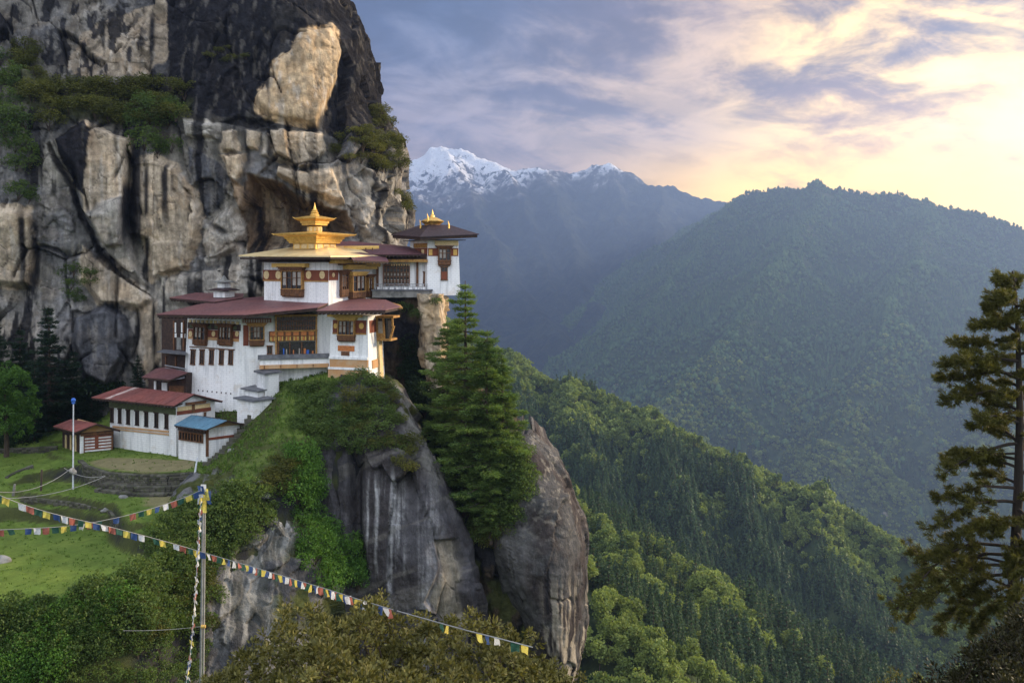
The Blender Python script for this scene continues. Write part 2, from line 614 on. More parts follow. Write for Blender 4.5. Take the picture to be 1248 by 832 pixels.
M['leaf_shrub'] = leaf_mat('shrub_leaves', (0.028, 0.060, 0.015), (0.135, 0.190, 0.042))
M['leaf_bright'] = leaf_mat('bright_leaves', (0.030, 0.085, 0.012), (0.12, 0.24, 0.035))
M['leaf_ledge'] = leaf_mat('ledge_shrub_leaves', (0.030, 0.042, 0.008), (0.15, 0.15, 0.030))
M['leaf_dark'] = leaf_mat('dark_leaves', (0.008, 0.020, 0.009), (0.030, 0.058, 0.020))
M['leaf_round'] = leaf_mat('round_tree_leaves', (0.02, 0.060, 0.010), (0.085, 0.17, 0.025))
M['needle_mid'] = leaf_mat('conifer_needles', (0.044, 0.088, 0.024), (0.18, 0.255, 0.058), 0.38)
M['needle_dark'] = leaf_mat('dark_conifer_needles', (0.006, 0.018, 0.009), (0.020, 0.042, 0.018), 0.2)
M['needle_pine'] = leaf_mat('pine_needles', (0.018, 0.024, 0.006), (0.150, 0.138, 0.028), 0.30)
M['leaf_oak'] = leaf_mat('olive_brown_leaves', (0.036, 0.037, 0.009), (0.19, 0.175, 0.052), 0.25, 0.1)
M['leaf_oak_dark'] = leaf_mat('dark_olive_leaves', (0.008, 0.008, 0.003), (0.045, 0.042, 0.012), 0.2, 0.1)
M['forest_conifer'] = leaf_mat('forest_conifer_needles', (0.018, 0.042, 0.020), (0.072, 0.118, 0.042), 0.25, 0.55)
M['forest_broad'] = leaf_mat('forest_leaves', (0.050, 0.088, 0.022), (0.25, 0.305, 0.075), 0.35, 0.55)  # light end raised so the crest trees look sunlit
M['forest_far'] = leaf_mat('far_forest_leaves', (0.020, 0.048, 0.022), (0.085, 0.130, 0.048), 0.0, 0.6, 0.9)
M['grass_blade'] = leaf_mat('grass_blades', (0.045, 0.095, 0.014), (0.15, 0.23, 0.040), 0.35, 0.1)


def rock_mat(name, bump=0.9, fs=1.0):
    m, n = newmat(name)
    co = n.new('ShaderNodeTexCoord').outputs['Object']
    base = n.attr('col').outputs['Color']
    a = n.noise(co, 0.9 * fs, 8, 0.68)
    b = n.noise(n.vmath('MULTIPLY', co, (1, 1, 0.35)), 3.5 * fs, 7, 0.65)
    lich = n.step(n.noise(co, 2.2 * fs, 8, 0.72), 0.56, 0.66)
    c = n.mix(n.math('MULTIPLY', n.step(a, 0.38, 0.62), 0.70), base, n.vmath('SCALE', base, scale=0.48))
    c = n.mix(n.math('MULTIPLY', n.step(b, 0.5, 0.72), 0.40), c, n.vmath('SCALE', base, scale=1.45))
    c = n.mix(n.math('MULTIPLY', lich, 0.55), c, n.vmath('ADD', n.vmath('SCALE', base, scale=1.25), (0.012, 0.012, 0.011)))
    h = n.math('ADD', n.math('MULTIPLY', a, 1.2), n.math('MULTIPLY', b, 0.6))
    finish(n, c, 0.92, 0, h, bump, 0.35 / fs, 0.06)
    return m


M['rock'] = rock_mat('cliff_rock')
# ------------------------------------------------------------------ cliffs and boulders
C_TAN = np.array((0.48, 0.395, 0.29)); C_OR = np.array((0.49, 0.365, 0.225)); C_GREY = np.array((0.175, 0.172, 0.172))
C_LG = np.array((0.36, 0.335, 0.29)); C_DARK = np.array((0.016, 0.016, 0.019)); C_BRN = np.array((0.20, 0.145, 0.095))
C_BLUE = np.array((0.10, 0.102, 0.112)); C_PALE = np.array((0.50, 0.46, 0.40)); C_MOSS = np.array((0.065, 0.075, 0.025))
SURF = []            # (V, F) of the solid ground, for setting plants and posts down on it


def rock_column(name, pys, L, Rr, Yf, D, nexp, nt, dispf, colf, back=1.0, label=None):
    """a rock mass: every row is a rounded cross-section from L to R whose front lies at depth Yf and sides run D back"""
    pys = np.asarray(pys, dtype=np.float64)
    th = np.linspace(-1.0, 1.0, nt)
    k = 0.5 * math.pi
    # even spacing along the rounded outline
    td = np.linspace(-1, 1, 4001)
    sd_ = np.sign(td) * np.abs(np.sin(td * k)) ** (2.0 / nexp); cd_ = np.abs(np.cos(td * k)) ** (2.0 / nexp)
    wd_ = max(1.0, float(np.mean(Rr(pys) - L(pys))) / 2 / F * 110)
    al = np.concatenate([[0], np.cumsum(np.hypot(np.diff(sd_) * wd_, np.diff(cd_) * D * .6))])
    s_ = np.interp(np.linspace(0, al[-1], nt), al, sd_); c_ = np.interp(np.linspace(0, al[-1], nt), al, cd_)
    l = L(pys)[:, None]; r = Rr(pys)[:, None]
    px = (l + r) / 2 + (r - l) / 2 * s_[None, :]
    py = np.repeat(pys[:, None], nt, 1)
    Y = Yf(px, py) + D * (1 - c_)[None, :]
    x = (px - CX) / F * Y; z = (HY - py) / F * Y
    # sides carried on to the back
    if back:
        px = np.concatenate([px[:, :1], px, px[:, -1:]], 1); py = np.concatenate([py[:, :1], py, py[:, -1:]], 1)
        z = np.concatenate([z[:, :1], z, z[:, -1:]], 1)
        Y = np.concatenate([Y[:, :1] + back * D, Y, Y[:, -1:] + back * D], 1)
        cxx = (x[:, :1] + x[:, -1:]) / 2
        x = np.concatenate([x[:, :1] * 0.9 + cxx * 0.1, x, x[:, -1:] * 0.9 + cxx * 0.1], 1)
    sh = px.shape
    Pn = np.stack([x, Y, z], -1)
    du = np.gradient(Pn, axis=1); dv = np.gradient(Pn, axis=0)
    N = np.cross(du, dv); N /= np.linalg.norm(N, axis=-1, keepdims=True) + 1e-9
    if N[sh[0] // 2, sh[1] // 2, 1] > 0: N = -N
    flat = Pn.reshape(-1, 3)
    disp = dispf(px.ravel(), py.ravel(), flat)
    V = flat + N.reshape(-1, 3) * disp[:, None]
    colr = colf(px.ravel(), py.ravel(), flat, disp)
    idx = np.arange(sh[0] * sh[1]).reshape(sh)
    q = np.stack([idx[:-1, :-1], idx[1:, :-1], idx[1:, 1:], idx[:-1, 1:]], -1).reshape(-1, 4)
    o = mesh_np(name, V, q, M['rock'], smooth=True, cols={'col': np.clip(colr, 0.008, 0.7)})
    tag(o, label, None, None, 'structure')
    SURF.append((V, q))
    return o


def tabf(tab):
    return lambda p: lerp_tab(p, tab)


def cracks(p, cell, seed, width=0.07, depth=0.5, step=0.7, warp=0.3, zs=1.0):
    q = p * np.array((1, 1, zs)) / cell
    q = q + warp * np.stack([vnoise(p / cell * 1.3 + 5, seed), vnoise(p / cell * 1.3 + 15, seed), vnoise(p / cell * 1.3 + 25, seed)], 1)
    f1, f2, cid = worley(q, seed)
    e = f2 - f1
    return -depth * (1 - sstep(e, 0, width)) + step * (cid - 0.5), e, cid


# --- the great cliff.  polygons in photo pixels: outline, push towards the viewer (m), bevel px, colour, blend
CL = [
    ([(103, 147), (162, 168), (160, 235), (151, 295), (126, 300), (101, 252), (95, 227), (66, 172)], 3.4, 9, C_TAN, 1),
    ([(101, 252), (150, 240), (172, 330), (185, 352), (170, 345), (130, 310)], 2.6, 8, C_LG, 1),
    ([(162, 198), (189, 185), (219, 202), (240, 235), (252, 273), (236, 324), (185, 349), (175, 295), (158, 285)], 2.2, 8, C_TAN, 1),
    ([(229, 177), (252, 189), (282, 219), (270, 248), (253, 270), (240, 248), (233, 202)], 0.6, 6, C_BLUE, 1),
    ([(227, 146), (269, 151), (270, 173), (245, 171), (227, 165)], 1.1, 4, C_LG, 1),
    ([(273, 159), (291, 160), (292, 190), (274, 187)], 1.2, 4, C_TAN, 1),
    ([(301, 158), (317, 160), (316, 186), (302, 184)], 1.3, 4, C_TAN, 1),
    ([(319, 164), (330, 165), (329, 193), (319, 190)], 1.0, 3, C_LG, 1),
    ([(362, 38), (404, 30), (417, 63), (414, 97), (395, 139), (387, 158), (328, 149), (311, 135), (311, 118), (332, 76), (352, 62)], 1.5, 9, C_OR, 1),
    ([(330, 160), (395, 161), (396, 185), (372, 206), (334, 194)], 1.6, 5, C_TAN, 1),
    ([(337, 198), (372, 208), (404, 206), (421, 250), (404, 250), (379, 238), (337, 215)], 2.6, 6, C_TAN, 1),
    ([(303, 212), (337, 221), (379, 244), (404, 254), (424, 257), (436, 296), (404, 306), (303, 310), (292, 262)], -7.5, 12, C_BRN * .75, 1),  # recess under the overhang, browned darker to deepen its shade
    ([(312, 214), (330, 240), (345, 290), (352, 310), (325, 308), (312, 262)], -1.0, 6, C_TAN * 0.8, .8),
    ([(270, 192), (300, 190), (304, 212), (292, 226), (278, 214)], 1.8, 5, C_TAN, 1),
    ([(425, 212), (459, 219), (470, 252), (474, 294), (448, 300), (432, 262)], 1.2, 7, C_LG, 1),
    ([(440, 205), (452, 203), (470, 240), (462, 252)], 1.8, 4, C_LG, .8),
    ([(254, 269), (286, 248), (299, 286), (292, 305), (254, 322), (247, 295)], 2.0, 8, C_LG, 1),
    ([(283, 218), (300, 232), (298, 262), (286, 246)], 0.8, 5, C_BRN * 1.3, 1),
    ([(101, 17), (198, -20), (198, 55), (177, 76), (147, 82), (84, 74), (63, 50)], 0.0, 8, C_TAN * 0.62, .9),
    ([(-20, 248), (42, 252), (46, 300), (38, 350), (-20, 352)], 2.0, 8, C_TAN, 1),
    ([(52, 250), (92, 265), (120, 330), (90, 345), (60, 330)], 0.5, 6, C_GREY, .8),
    ([(100, 300), (130, 320), (175, 350), (190, 365), (170, 378), (120, 372), (96, 340)], 2.2, 7, C_TAN, .9),
    ([(92, 385), (130, 370), (152, 384), (166, 410), (156, 442), (132, 478), (100, 462), (86, 420)], 3.8, 10, C_BLUE, 1),
    ([(172, 362), (196, 366), (196, 440), (180, 470), (166, 430), (170, 392)], 1.6, 6, C_TAN * .85, 1),
    ([(196, 340), (300, 318), (320, 360), (250, 380), (200, 372)], 1.0, 8, C_LG, .9),
    ([(190, -60), (322, -60), (334, 50), (312, 112), (306, 142), (212, 140), (200, 80)], -0.6, 12, C_DARK, 1),
    ([(410, -60), (470, -60), (470, 140), (470, 190), (432, 180), (398, 158), (420, 96), (420, 60), (400, 10)], 0.0, 14, C_DARK * .9, 1),
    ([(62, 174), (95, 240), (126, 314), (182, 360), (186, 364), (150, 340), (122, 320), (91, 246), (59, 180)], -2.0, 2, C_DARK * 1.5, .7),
    ([(104, 148), (66, 170), (90, 222), (103, 240), (106, 200), (116, 164)], 0.6, 6, C_DARK * 1.3, 1),
    ([(290, 140), (345, 152), (330, 160), (290, 155), (270, 148)], -1.0, 3, C_DARK, .7),
]
LEDGE = [(0, 40), (40, 52), (62, 95), (100, 104), (200, 100), (236, 120), (230, 150), (150, 150), (66, 150), (40, 140), (-10, 90)]


def cliff_disp(px, py, p):
    wx = px + 5 * (fbm(p / 3.0, 3, 5) - .5) * 2; wy = py + 5 * (fbm(p / 3.0 + 40, 3, 6) - .5) * 2
    dsp = np.zeros(len(px))
    # rock above the vegetated ledge stands back
    led = lerp_tab(px, [(-60, 60), (30, 80), (62, 118), (110, 122), (200, 122), (238, 150), (300, 146), (420, 130), (500, 130)])
    dsp -= sstep(led - wy, -6, 14) * lerp_tab(px, [(-60, 5), (190, 4.0), (240, .6), (300, 0)])
    for poly, push, bev, c, bl in CL:
        s = sdf_poly(wx, wy, poly)
        dsp += push * sstep(s, -1.0, bev)
    smooth_zone = np.zeros(len(px))
    for poly, push, bev, c, bl in CL:
        if push > 1.4 and bev >= 6: smooth_zone = np.maximum(smooth_zone, sstep(sdf_poly(wx, wy, poly), 0, 6))
    a, e1 = facets(p, 8.5, 11, 1.9, .45, (1, 1, .5), .45)
    b, e2 = facets(p, 2.8, 14, .5, .40, (1.1, 1.1, .6), .5)
    c_, e3 = facets(p, .95, 17, .15, .35, (1.1, 1.1, .7), .5)
    rough = sstep(fbm(p / 8, 3, 9), .38, .6)
    dsp += a * (1 - .80 * smooth_zone) + b * (1 - .78 * smooth_zone) * (.35 + .65 * rough) + c_ * (.25 + .75 * rough) * (1 - .6 * smooth_zone)
    dsp += 1.9 * (fbm(p / 11.0, 4, 3) - .5) + 0.8 * (fbm(p / 2.6, 5, 4) - .5)
    part_ = sstep(fbm(p / 4.5, 3, 19), .46, .54)
    dsp -= .9 * (1 - sstep(e1, 0, .035)) * part_ + .30 * (1 - sstep(e2, 0, .05)) * sstep(fbm(p / 3., 3, 20), .48, .56) * (1 - .6 * smooth_zone)
    fl = fbm(p * np.array((1.3, 1.3, 0.16)) / 1.6, 4, 8)
    dsp += 0.35 * (fl - .5)
    return dsp


def cliff_col(px, py, p, disp):
    n = len(px)
    wx = px + 6 * (fbm(p / 2.4, 4, 5) - .5) * 2; wy = py + 6 * (fbm(p / 2.4 + 40, 4, 6) - .5) * 2
    m1 = fbm(p / 7.0, 5, 21); st = fbm(p * np.array((1.0, 1.0, 0.07)) / 1.25, 5, 23)
    f = sstep(m1, 0.40, 0.62)[:, None]
    col = C_GREY * 1.05 * (1 - f) + C_LG * .75 * f
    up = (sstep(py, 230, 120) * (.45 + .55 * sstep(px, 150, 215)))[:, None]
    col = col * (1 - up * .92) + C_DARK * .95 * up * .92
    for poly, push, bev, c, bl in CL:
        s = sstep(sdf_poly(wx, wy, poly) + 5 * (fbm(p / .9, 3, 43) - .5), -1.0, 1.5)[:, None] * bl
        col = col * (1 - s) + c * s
    hue = fbm(p / 4.0, 5, 31)[:, None]
    col = col * (0.72 + 0.56 * hue)
    warm = sstep(fbm(p / 2.2, 5, 33), .48, .68)[:, None]
    col = col * (1 - .35 * warm) + col * np.array((1.12, .93, .72)) * .35 * warm
    # black water streaks running down
    band = np.zeros(n)
    for x0, x1, y0, y1 in ((160, 172, 175, 300), (203, 211, 200, 262), (150, 166, 225, 292), (26, 34, 260, 350), (40, 47, 270, 350), (214, 219, 205, 240),
                           (176, 181, 190, 345), (120, 124, 5, 60), (180, 186, 0, 60), (318, 330, 60, 120), (456, 462, 240, 300), (300, 306, 150, 200), (186, 192, 366, 440)):
        xx = px + 3.0 * (fbm(p * np.array((1, 1, .2)) / 2., 3, 41) - .5)
        band = np.maximum(band, sstep(xx, x0 - 2, x0 + 2) * sstep(xx, x1 + 2, x1 - 2) * sstep(py, y0 - 10, y0 + 8) * sstep(py, y1 + 26, y1 - 20))
    band *= sstep(st, 0.30, 0.40)
    gen = sstep(st, 0.54, 0.61) * sstep(m1, 0.36, 0.50) * 0.92
    sz = np.zeros(n)
    for poly, push, bev, c, bl in CL:
        if push > 1.4 and bev >= 5: sz = np.maximum(sz, sstep(sdf_poly(wx, wy, poly), 0, 5))
    gen = gen * (1 - .72 * sz)
    k = np.clip(np.maximum(band * .96, gen), 0, 1)[:, None]
    col = col * (1 - k) + C_DARK * k
    pale = (sstep(fbm(p * np.array((1.6, 1.6, 0.10)) / 1.1, 4, 29), 0.60, 0.72) * .5)[:, None]
    col = col * (1 - pale) + C_PALE * pale * np.clip(col.mean(1, keepdims=True) * 4, .25, 1)
    part_ = sstep(fbm(p / 4.5, 3, 19), .46, .54)
    e1 = facets(p, 8.5, 11, 1.9, .45, (1, 1, .5), .45)[1]
    e2 = facets(p, 2.8, 14, .5, .40, (1.1, 1.1, .6), .5)[1]
    ck = np.maximum((1 - sstep(e1, 0.0, 0.03)) * part_, .8 * (1 - sstep(e2, 0, .04)) * sstep(fbm(p / 3., 3, 20), .48, .56))[:, None] * .75
    col = col * (1 - ck) + C_DARK * ck
    sv = fbm(p * np.array((2.2, 2.2, .09)), 5, 39)[:, None]
    col = col * (.78 + .44 * sstep(sv, .35, .65))
    # lichen and moss on the ledge
    lg = sstep(sdf_poly(wx, wy, LEDGE), -4, 10)[:, None]
    col = col * (1 - lg * .8) + C_MOSS * .8 * lg * .8
    return col


def cliff_Y(px, py):
    y = 126.0 + 0 * px
    y = y + lerp_tab(py, [(-160, 16), (-60, 8), (60, 2.5), (140, 0), (250, 0), (330, 1.5), (420, 0), (560, -3)])
    y = y + lerp_tab(px, [(-250, -14), (0, -7), (90, -4), (190, 0), (330, 1), (420, 1), (520, 2)])
    return y


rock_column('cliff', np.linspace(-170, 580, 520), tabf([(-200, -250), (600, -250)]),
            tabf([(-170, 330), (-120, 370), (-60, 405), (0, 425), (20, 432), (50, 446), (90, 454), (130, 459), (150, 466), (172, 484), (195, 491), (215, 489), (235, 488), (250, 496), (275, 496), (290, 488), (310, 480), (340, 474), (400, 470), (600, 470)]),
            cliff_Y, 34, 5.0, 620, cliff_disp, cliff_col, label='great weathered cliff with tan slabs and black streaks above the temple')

# --- wall under the corner tower, gap shade put into its colour; tan pillar beside
def simple_disp(amp, cell, seed, fine=0.5):
    def f(px, py, p):
        a, e = facets(p, cell, seed, amp * 1.1, .5, (1, 1, .6), .5)
        a = a + facets(p, cell * .33, seed + 7, amp * .3, .5, (1, 1, .6), .5)[0]
        return a + amp * 1.2 * (fbm(p / (cell * 1.7), 4, seed + 1) - .5) + fine * (fbm(p / 1.4, 5, seed + 2) - .5)
    return f


def simple_col(c1, c2, seed, moss=0.0, dark=0.5):
    def f(px, py, p, dsp):
        m = sstep(fbm(p / 3.5, 5, seed), .4, .62)[:, None]
        c = c1 * (1 - m) + c2 * m
        s = (sstep(fbm(p * np.array((1, 1, .08)) / .9, 5, seed + 1), .5, .66) * dark)[:, None]
        c = c * (1 - s) + C_DARK * 1.3 * s
        mo = (sstep(fbm(p / 2.5, 5, seed + 2), .52, .62) * moss)[:, None]
        return c * (1 - mo) + C_MOSS * mo
    return f


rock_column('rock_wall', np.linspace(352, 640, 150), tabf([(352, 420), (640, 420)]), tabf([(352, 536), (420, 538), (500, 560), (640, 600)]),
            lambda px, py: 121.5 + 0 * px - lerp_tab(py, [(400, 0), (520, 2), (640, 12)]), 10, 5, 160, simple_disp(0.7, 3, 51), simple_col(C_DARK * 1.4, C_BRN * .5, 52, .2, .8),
            label='rock wall coloured dark for shade in the gap under the corner tower')
rock_column('rock_pillar', np.linspace(358, 520, 120), tabf([(358, 508), (400, 514), (500, 520), (520, 522)]), tabf([(358, 540), (400, 541), (520, 544)]),
            lambda px, py: 116.5 + 0 * px, 7, 6, 70, simple_disp(0.35, 3, 55, .3), simple_col(C_OR, C_TAN, 56, .05, .55), label='tall tan rock pillar carrying the corner tower')

# --- streaked dark rock below the temple
RA_R = [(428, 470), (440, 477), (455, 482), (480, 492), (505, 505), (530, 520), (560, 537), (585, 549), (610, 556), (640, 563), (700, 576), (760, 588), (880, 610)]


def ra_col(px, py, p, dsp):
    m = sstep(fbm(p / 4, 5, 61), .42, .62)[:, None]
    c = np.array((.052, .047, .049)) * (1 - m) + np.array((.075, .072, .078)) * m
    sx = px + 5 * (fbm(p * np.array((1, 1, .25)) / 3, 3, 63) - .5) * 2
    st = fbm(np.stack([sx * .17, 0 * sx, py * .008], 1), 7, 64, .62)
    zone = sstep(py, 560, 610) * (sstep(px, 436, 452) * sstep(px, 500, 486) + .55 * sstep(px, 505, 515) * sstep(px, 545, 530) + .4 * sstep(px, 390, 400) * sstep(px, 436, 426))
    w_ = (sstep(st, .40, .72) * np.clip(zone, 0, 1) * (0.25 + 1.1 * fbm(p / .6, 5, 65)) * sstep(fbm(p * np.array((1, 1, .3)) / 4., 4, 60), .30, .55))[:, None]
    w_ = np.clip(w_, 0, .85)
    c = c * (1 - w_) + np.array((.50, .50, .51)) * w_
    # scratches slanting across
    dg = fbm(np.stack([(px * .35 + py * .9) * .10, 0 * px, (px * .9 - py * .35) * .006], 1), 4, 66)
    s2 = (sstep(dg, .60, .68) * .25)[:, None]
    c = c * (1 - s2) + C_LG * .7 * s2
    # pale shoulder along the right edge, its rim light put into the colour
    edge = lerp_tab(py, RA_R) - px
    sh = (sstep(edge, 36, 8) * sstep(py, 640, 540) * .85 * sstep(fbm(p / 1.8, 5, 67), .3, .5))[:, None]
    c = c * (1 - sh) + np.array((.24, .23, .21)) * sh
    tn = (sstep(sdf_poly(px + 8 * (fbm(p / 2, 3, 68) - .5), py, [(528, 660), (555, 655), (566, 690), (560, 720), (575, 765), (545, 765), (520, 730), (538, 690)]), -2, 5) * .85)[:, None]
    c = c * (1 - tn) + np.array((.26, .23, .18)) * tn
    mo = (sstep(fbm(p / 3., 5, 69), .50, .60) * sstep(py, 575, 520))[:, None]
    return c * (1 - mo) + C_MOSS * mo


def ra_disp(px, py, p):
    fa, fe = facets(p, 5.5, 75, 1.0, .45, (1, 1, .4), .5)
    d_ = .8 * fa - .35 * (1 - sstep(fe, 0, .03)) * sstep(fbm(p / 4, 3, 76), .45, .55) + .25 * facets(p, 1.6, 78, .6, .4, (1, 1, .5), .5)[0] + 2.2 * (fbm(p / 9, 4, 72) - .5) + .35 * (fbm(p / 1.5, 5, 73) - .5)
    g = sdf_poly(px, py, [(428, 548), (440, 560), (438, 640), (446, 700), (425, 690), (424, 600)])
    d_ -= 2.2 * sstep(g, -6, 6)
    s = sdf_poly(px, py, [(530, 658), (556, 655), (566, 690), (562, 720), (577, 770), (545, 770), (516, 730), (534, 690)])
    d_ -= 0.9 * sstep(s, -1, 3)
    return d_


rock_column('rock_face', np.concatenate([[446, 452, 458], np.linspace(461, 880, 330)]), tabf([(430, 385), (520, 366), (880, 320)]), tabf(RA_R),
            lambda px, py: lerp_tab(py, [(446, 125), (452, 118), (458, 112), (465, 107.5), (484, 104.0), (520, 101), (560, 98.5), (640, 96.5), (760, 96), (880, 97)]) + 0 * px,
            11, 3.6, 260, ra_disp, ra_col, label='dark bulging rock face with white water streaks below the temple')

# --- big boulder on the right
RB_R = [(527, 648), (533, 655), (545, 668), (560, 679), (595, 694), (625, 705), (650, 711), (700, 716), (750, 715), (780, 709), (830, 696), (900, 680)]
RB_L = [(527, 640), (533, 622), (545, 600), (600, 585), (660, 575), (720, 606), (770, 640), (830, 660), (900, 660)]


def rb_col(px, py, p, dsp):
    m = sstep(fbm(p / 4, 5, 81), .40, .60)[:, None]
    c = np.array((.060, .051, .049)) * (1 - m) + C_GREY * .48 * m
    lw = (sstep(sdf_poly(px + 14 * (fbm(p / 3, 4, 82) - .5), py, [(585, 640), (640, 600), (650, 650), (640, 720), (668, 760), (640, 780), (600, 720)]), -6, 10) * .8)[:, None]
    c = c * (1 - lw) + C_GREY * .72 * lw
    st = fbm(p * np.array((1.2, 1.2, .08)) / 1.0, 5, 83)
    pl_ = (sstep(st, .5, .62) * sstep(py, 690, 740) * sstep(px, 655, 668) * .9)[:, None]
    c = c * (1 - pl_) + np.array((.34, .30, .24)) * pl_
    k = (sstep(st, .36, .28) * sstep(py, 640, 720) * .85)[:, None]
    c = c * (1 - k) + C_DARK * k
    sp = (sstep(fbm(p / .5, 4, 84), .60, .66) * .6 * sstep(py, 700, 600))[:, None]
    return c * (1 - sp) + C_LG * .7 * sp


def rb_disp(px, py, p):
    fa, fe = facets(p, 6, 95, 1.0, .45, (1, 1, .4), .5)
    d_ = .35 * fa - .4 * (1 - sstep(fe, 0, .03)) * sstep(fbm(p / 4, 3, 96), .45, .55) + .25 * facets(p, 1.7, 98, .6, .4, (1, 1, .5), .5)[0] + 1.9 * (fbm(p / 9, 4, 92) - .5) + .4 * (fbm(p / 1.6, 5, 93) - .5)
    fl = sstep(py, 640, 760)
    return d_ + fl * .9 * (fbm(p * np.array((1.2, 1.2, .1)) / 1.7, 4, 94) - .5)


rock_column('boulder', np.concatenate([[526], np.linspace(527, 900, 300)]), tabf(RB_L), tabf(RB_R),
            lambda px, py: 101.5 + 0 * px + lerp_tab(py, [(526, 9), (534, 6), (550, 3.5), (600, 1), (700, -1), (800, 0), (900, 3)]), 13, 2.6, 170, rb_disp, rb_col,
            label='huge brown-grey boulder bulging out over the valley')
# --- rock in the gully between the two, shade of the gap put into its colour
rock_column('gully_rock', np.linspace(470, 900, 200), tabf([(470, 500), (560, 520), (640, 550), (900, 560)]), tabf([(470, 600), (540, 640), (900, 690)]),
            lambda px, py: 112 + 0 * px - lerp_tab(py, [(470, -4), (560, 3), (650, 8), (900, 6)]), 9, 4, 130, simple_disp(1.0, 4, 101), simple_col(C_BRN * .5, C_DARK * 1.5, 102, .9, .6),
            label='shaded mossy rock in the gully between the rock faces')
# --- spur cliff under the shrubs, bottom left
def sp_col(px, py, p, dsp):
    m = sstep(fbm(p / 3, 5, 111), .4, .6)[:, None]
    c = C_BLUE * .6 * (1 - m) + C_GREY * .9 * m
    sx = px + 10 * (fbm(p / 3, 3, 112) - .5) + (py - 700) * .12
    st = fbm(np.stack([sx * .16, 0 * sx, py * .010], 1), 7, 113, .6)
    z = sstep(sdf_poly(px, py, [(300, 560), (350, 570), (366, 660), (340, 700), (335, 790), (250, 790), (256, 690), (300, 660)]), -6, 14)
    w_ = (sstep(st, .42, .60) * z * .85)[:, None]
    c = c * (1 - w_) + np.array((.30, .295, .285)) * w_
    sp = (sstep(fbm(p / .7, 4, 114), .64, .70) * z * .8 * sstep(py, 680, 620))[:, None]
    c = c * (1 - sp) + np.array((.6, .6, .6)) * sp
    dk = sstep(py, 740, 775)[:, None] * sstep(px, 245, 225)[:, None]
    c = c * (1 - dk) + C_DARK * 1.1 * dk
    mo = (sstep(fbm(p / 2.5, 5, 115), .47, .57) * (1 - .8 * z) * sstep(py, 790, 740))[:, None]
    return c * (1 - mo) + C_MOSS * mo


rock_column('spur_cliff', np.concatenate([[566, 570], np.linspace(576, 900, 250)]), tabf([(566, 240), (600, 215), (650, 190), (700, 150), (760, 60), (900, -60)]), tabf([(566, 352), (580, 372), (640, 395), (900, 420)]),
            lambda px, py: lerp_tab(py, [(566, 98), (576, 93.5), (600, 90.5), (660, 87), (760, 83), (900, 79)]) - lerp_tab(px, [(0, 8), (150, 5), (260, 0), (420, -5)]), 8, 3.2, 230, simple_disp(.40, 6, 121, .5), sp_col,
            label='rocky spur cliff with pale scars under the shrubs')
# ------------------------------------------------------------------ the spur with its lawns (one height field)
GC = [(60, 112, -23.8), (140, 112, -23.8), (215, 108, -23.8), (255, 106, -23.6), (140, 103, -24), (230, 101, -24.1), (100, 101, -24), (180, 101, -24),
      (0, 114, -23.5), (0, 106, -24.4), (-80, 105, -24.4), (-160, 105, -24), (0, 99, -25.8), (60, 98, -25.9), (150, 97, -26), (200, 95, -26), (170, 90, -26.4), (60, 92, -27.8), (0, 92, -28.2),
      (80, 86, -28.5), (0, 80, -28.7), (100, 77, -29), (165, 80, -28.8), (-80, 85, -28.5), (-80, 75, -28.7), (-200, 90, -26), (-200, 76, -28),
      (270, 103, -22.8), (290, 106, -20.6), (330, 109, -17.2), (340, 110, -16.2), (300, 98, -21.8), (290, 94, -23.0), (255, 97, -24.2), (250, 91, -25.2), (330, 97, -20.8), (345, 96, -21.4),
      (390, 99.5, -20.4), (400, 109, -15.2), (440, 108, -15.6), (455, 107, -16.2), (420, 103.5, -17.4), (470, 103.5, -18.6), (370, 103, -18), (228, 116, -18.5), (270, 110, -20), (300, 113, -17.2),
      (300, 119, -17), (420, 119, -14.5), (480, 119, -15), (200, 119, -20), (100, 122, -21.5), (0, 124, -21), (-150, 122, -20), (200, 128, -19), (420, 128, -16),
      (180, 74.5, -30.5), (100, 71.5, -30.5), (0, 69.5, -30.5), (-80, 68, -30.5), (-200, 68, -31), (0, 63, -44), (100, 65, -44), (180, 69, -42), (-120, 62, -44), (-200, 60, -46),
      (235, 88, -26), (212, 83, -28.0), (238, 85, -29), (265, 87, -28.5), (300, 89.5, -26), (350, 93.4, -24.6), (372, 96.2, -22.6), (395, 98.6, -21.6), (425, 100.5, -20.6), (455, 102.5, -19.4), (392, 96.0, -33), (425, 98.2, -33), (455, 100.5, -33), (372, 93, -33),
      (240, 79, -42), (270, 81, -42), (330, 86, -40), (390, 92, -48), (450, 95.5, -48), (500, 98, -46), (500, 104, -28), (520, 112, -24), (0, 52, -75), (200, 56, -75), (400, 76, -75), (520, 84, -75), (-200, 50, -75)]
_g = np.array([((a - CX) / F * y, y, z) for a, y, z in GC])
_A = np.sqrt(((_g[:, None, :2] - _g[None, :, :2]) ** 2).sum(-1) + 0.3)
_one = np.concatenate([np.ones((len(_g), 1)), _g[:, :2] / 50], 1)
_S = np.block([[_A + np.eye(len(_g)) * 0.15, _one], [_one.T, np.zeros((3, 3))]])
_wt = np.linalg.solve(_S, np.concatenate([_g[:, 2], np.zeros(3)]))


def gplan(pts):
    return [((a - CX) / F * y, y) for a, y in pts]


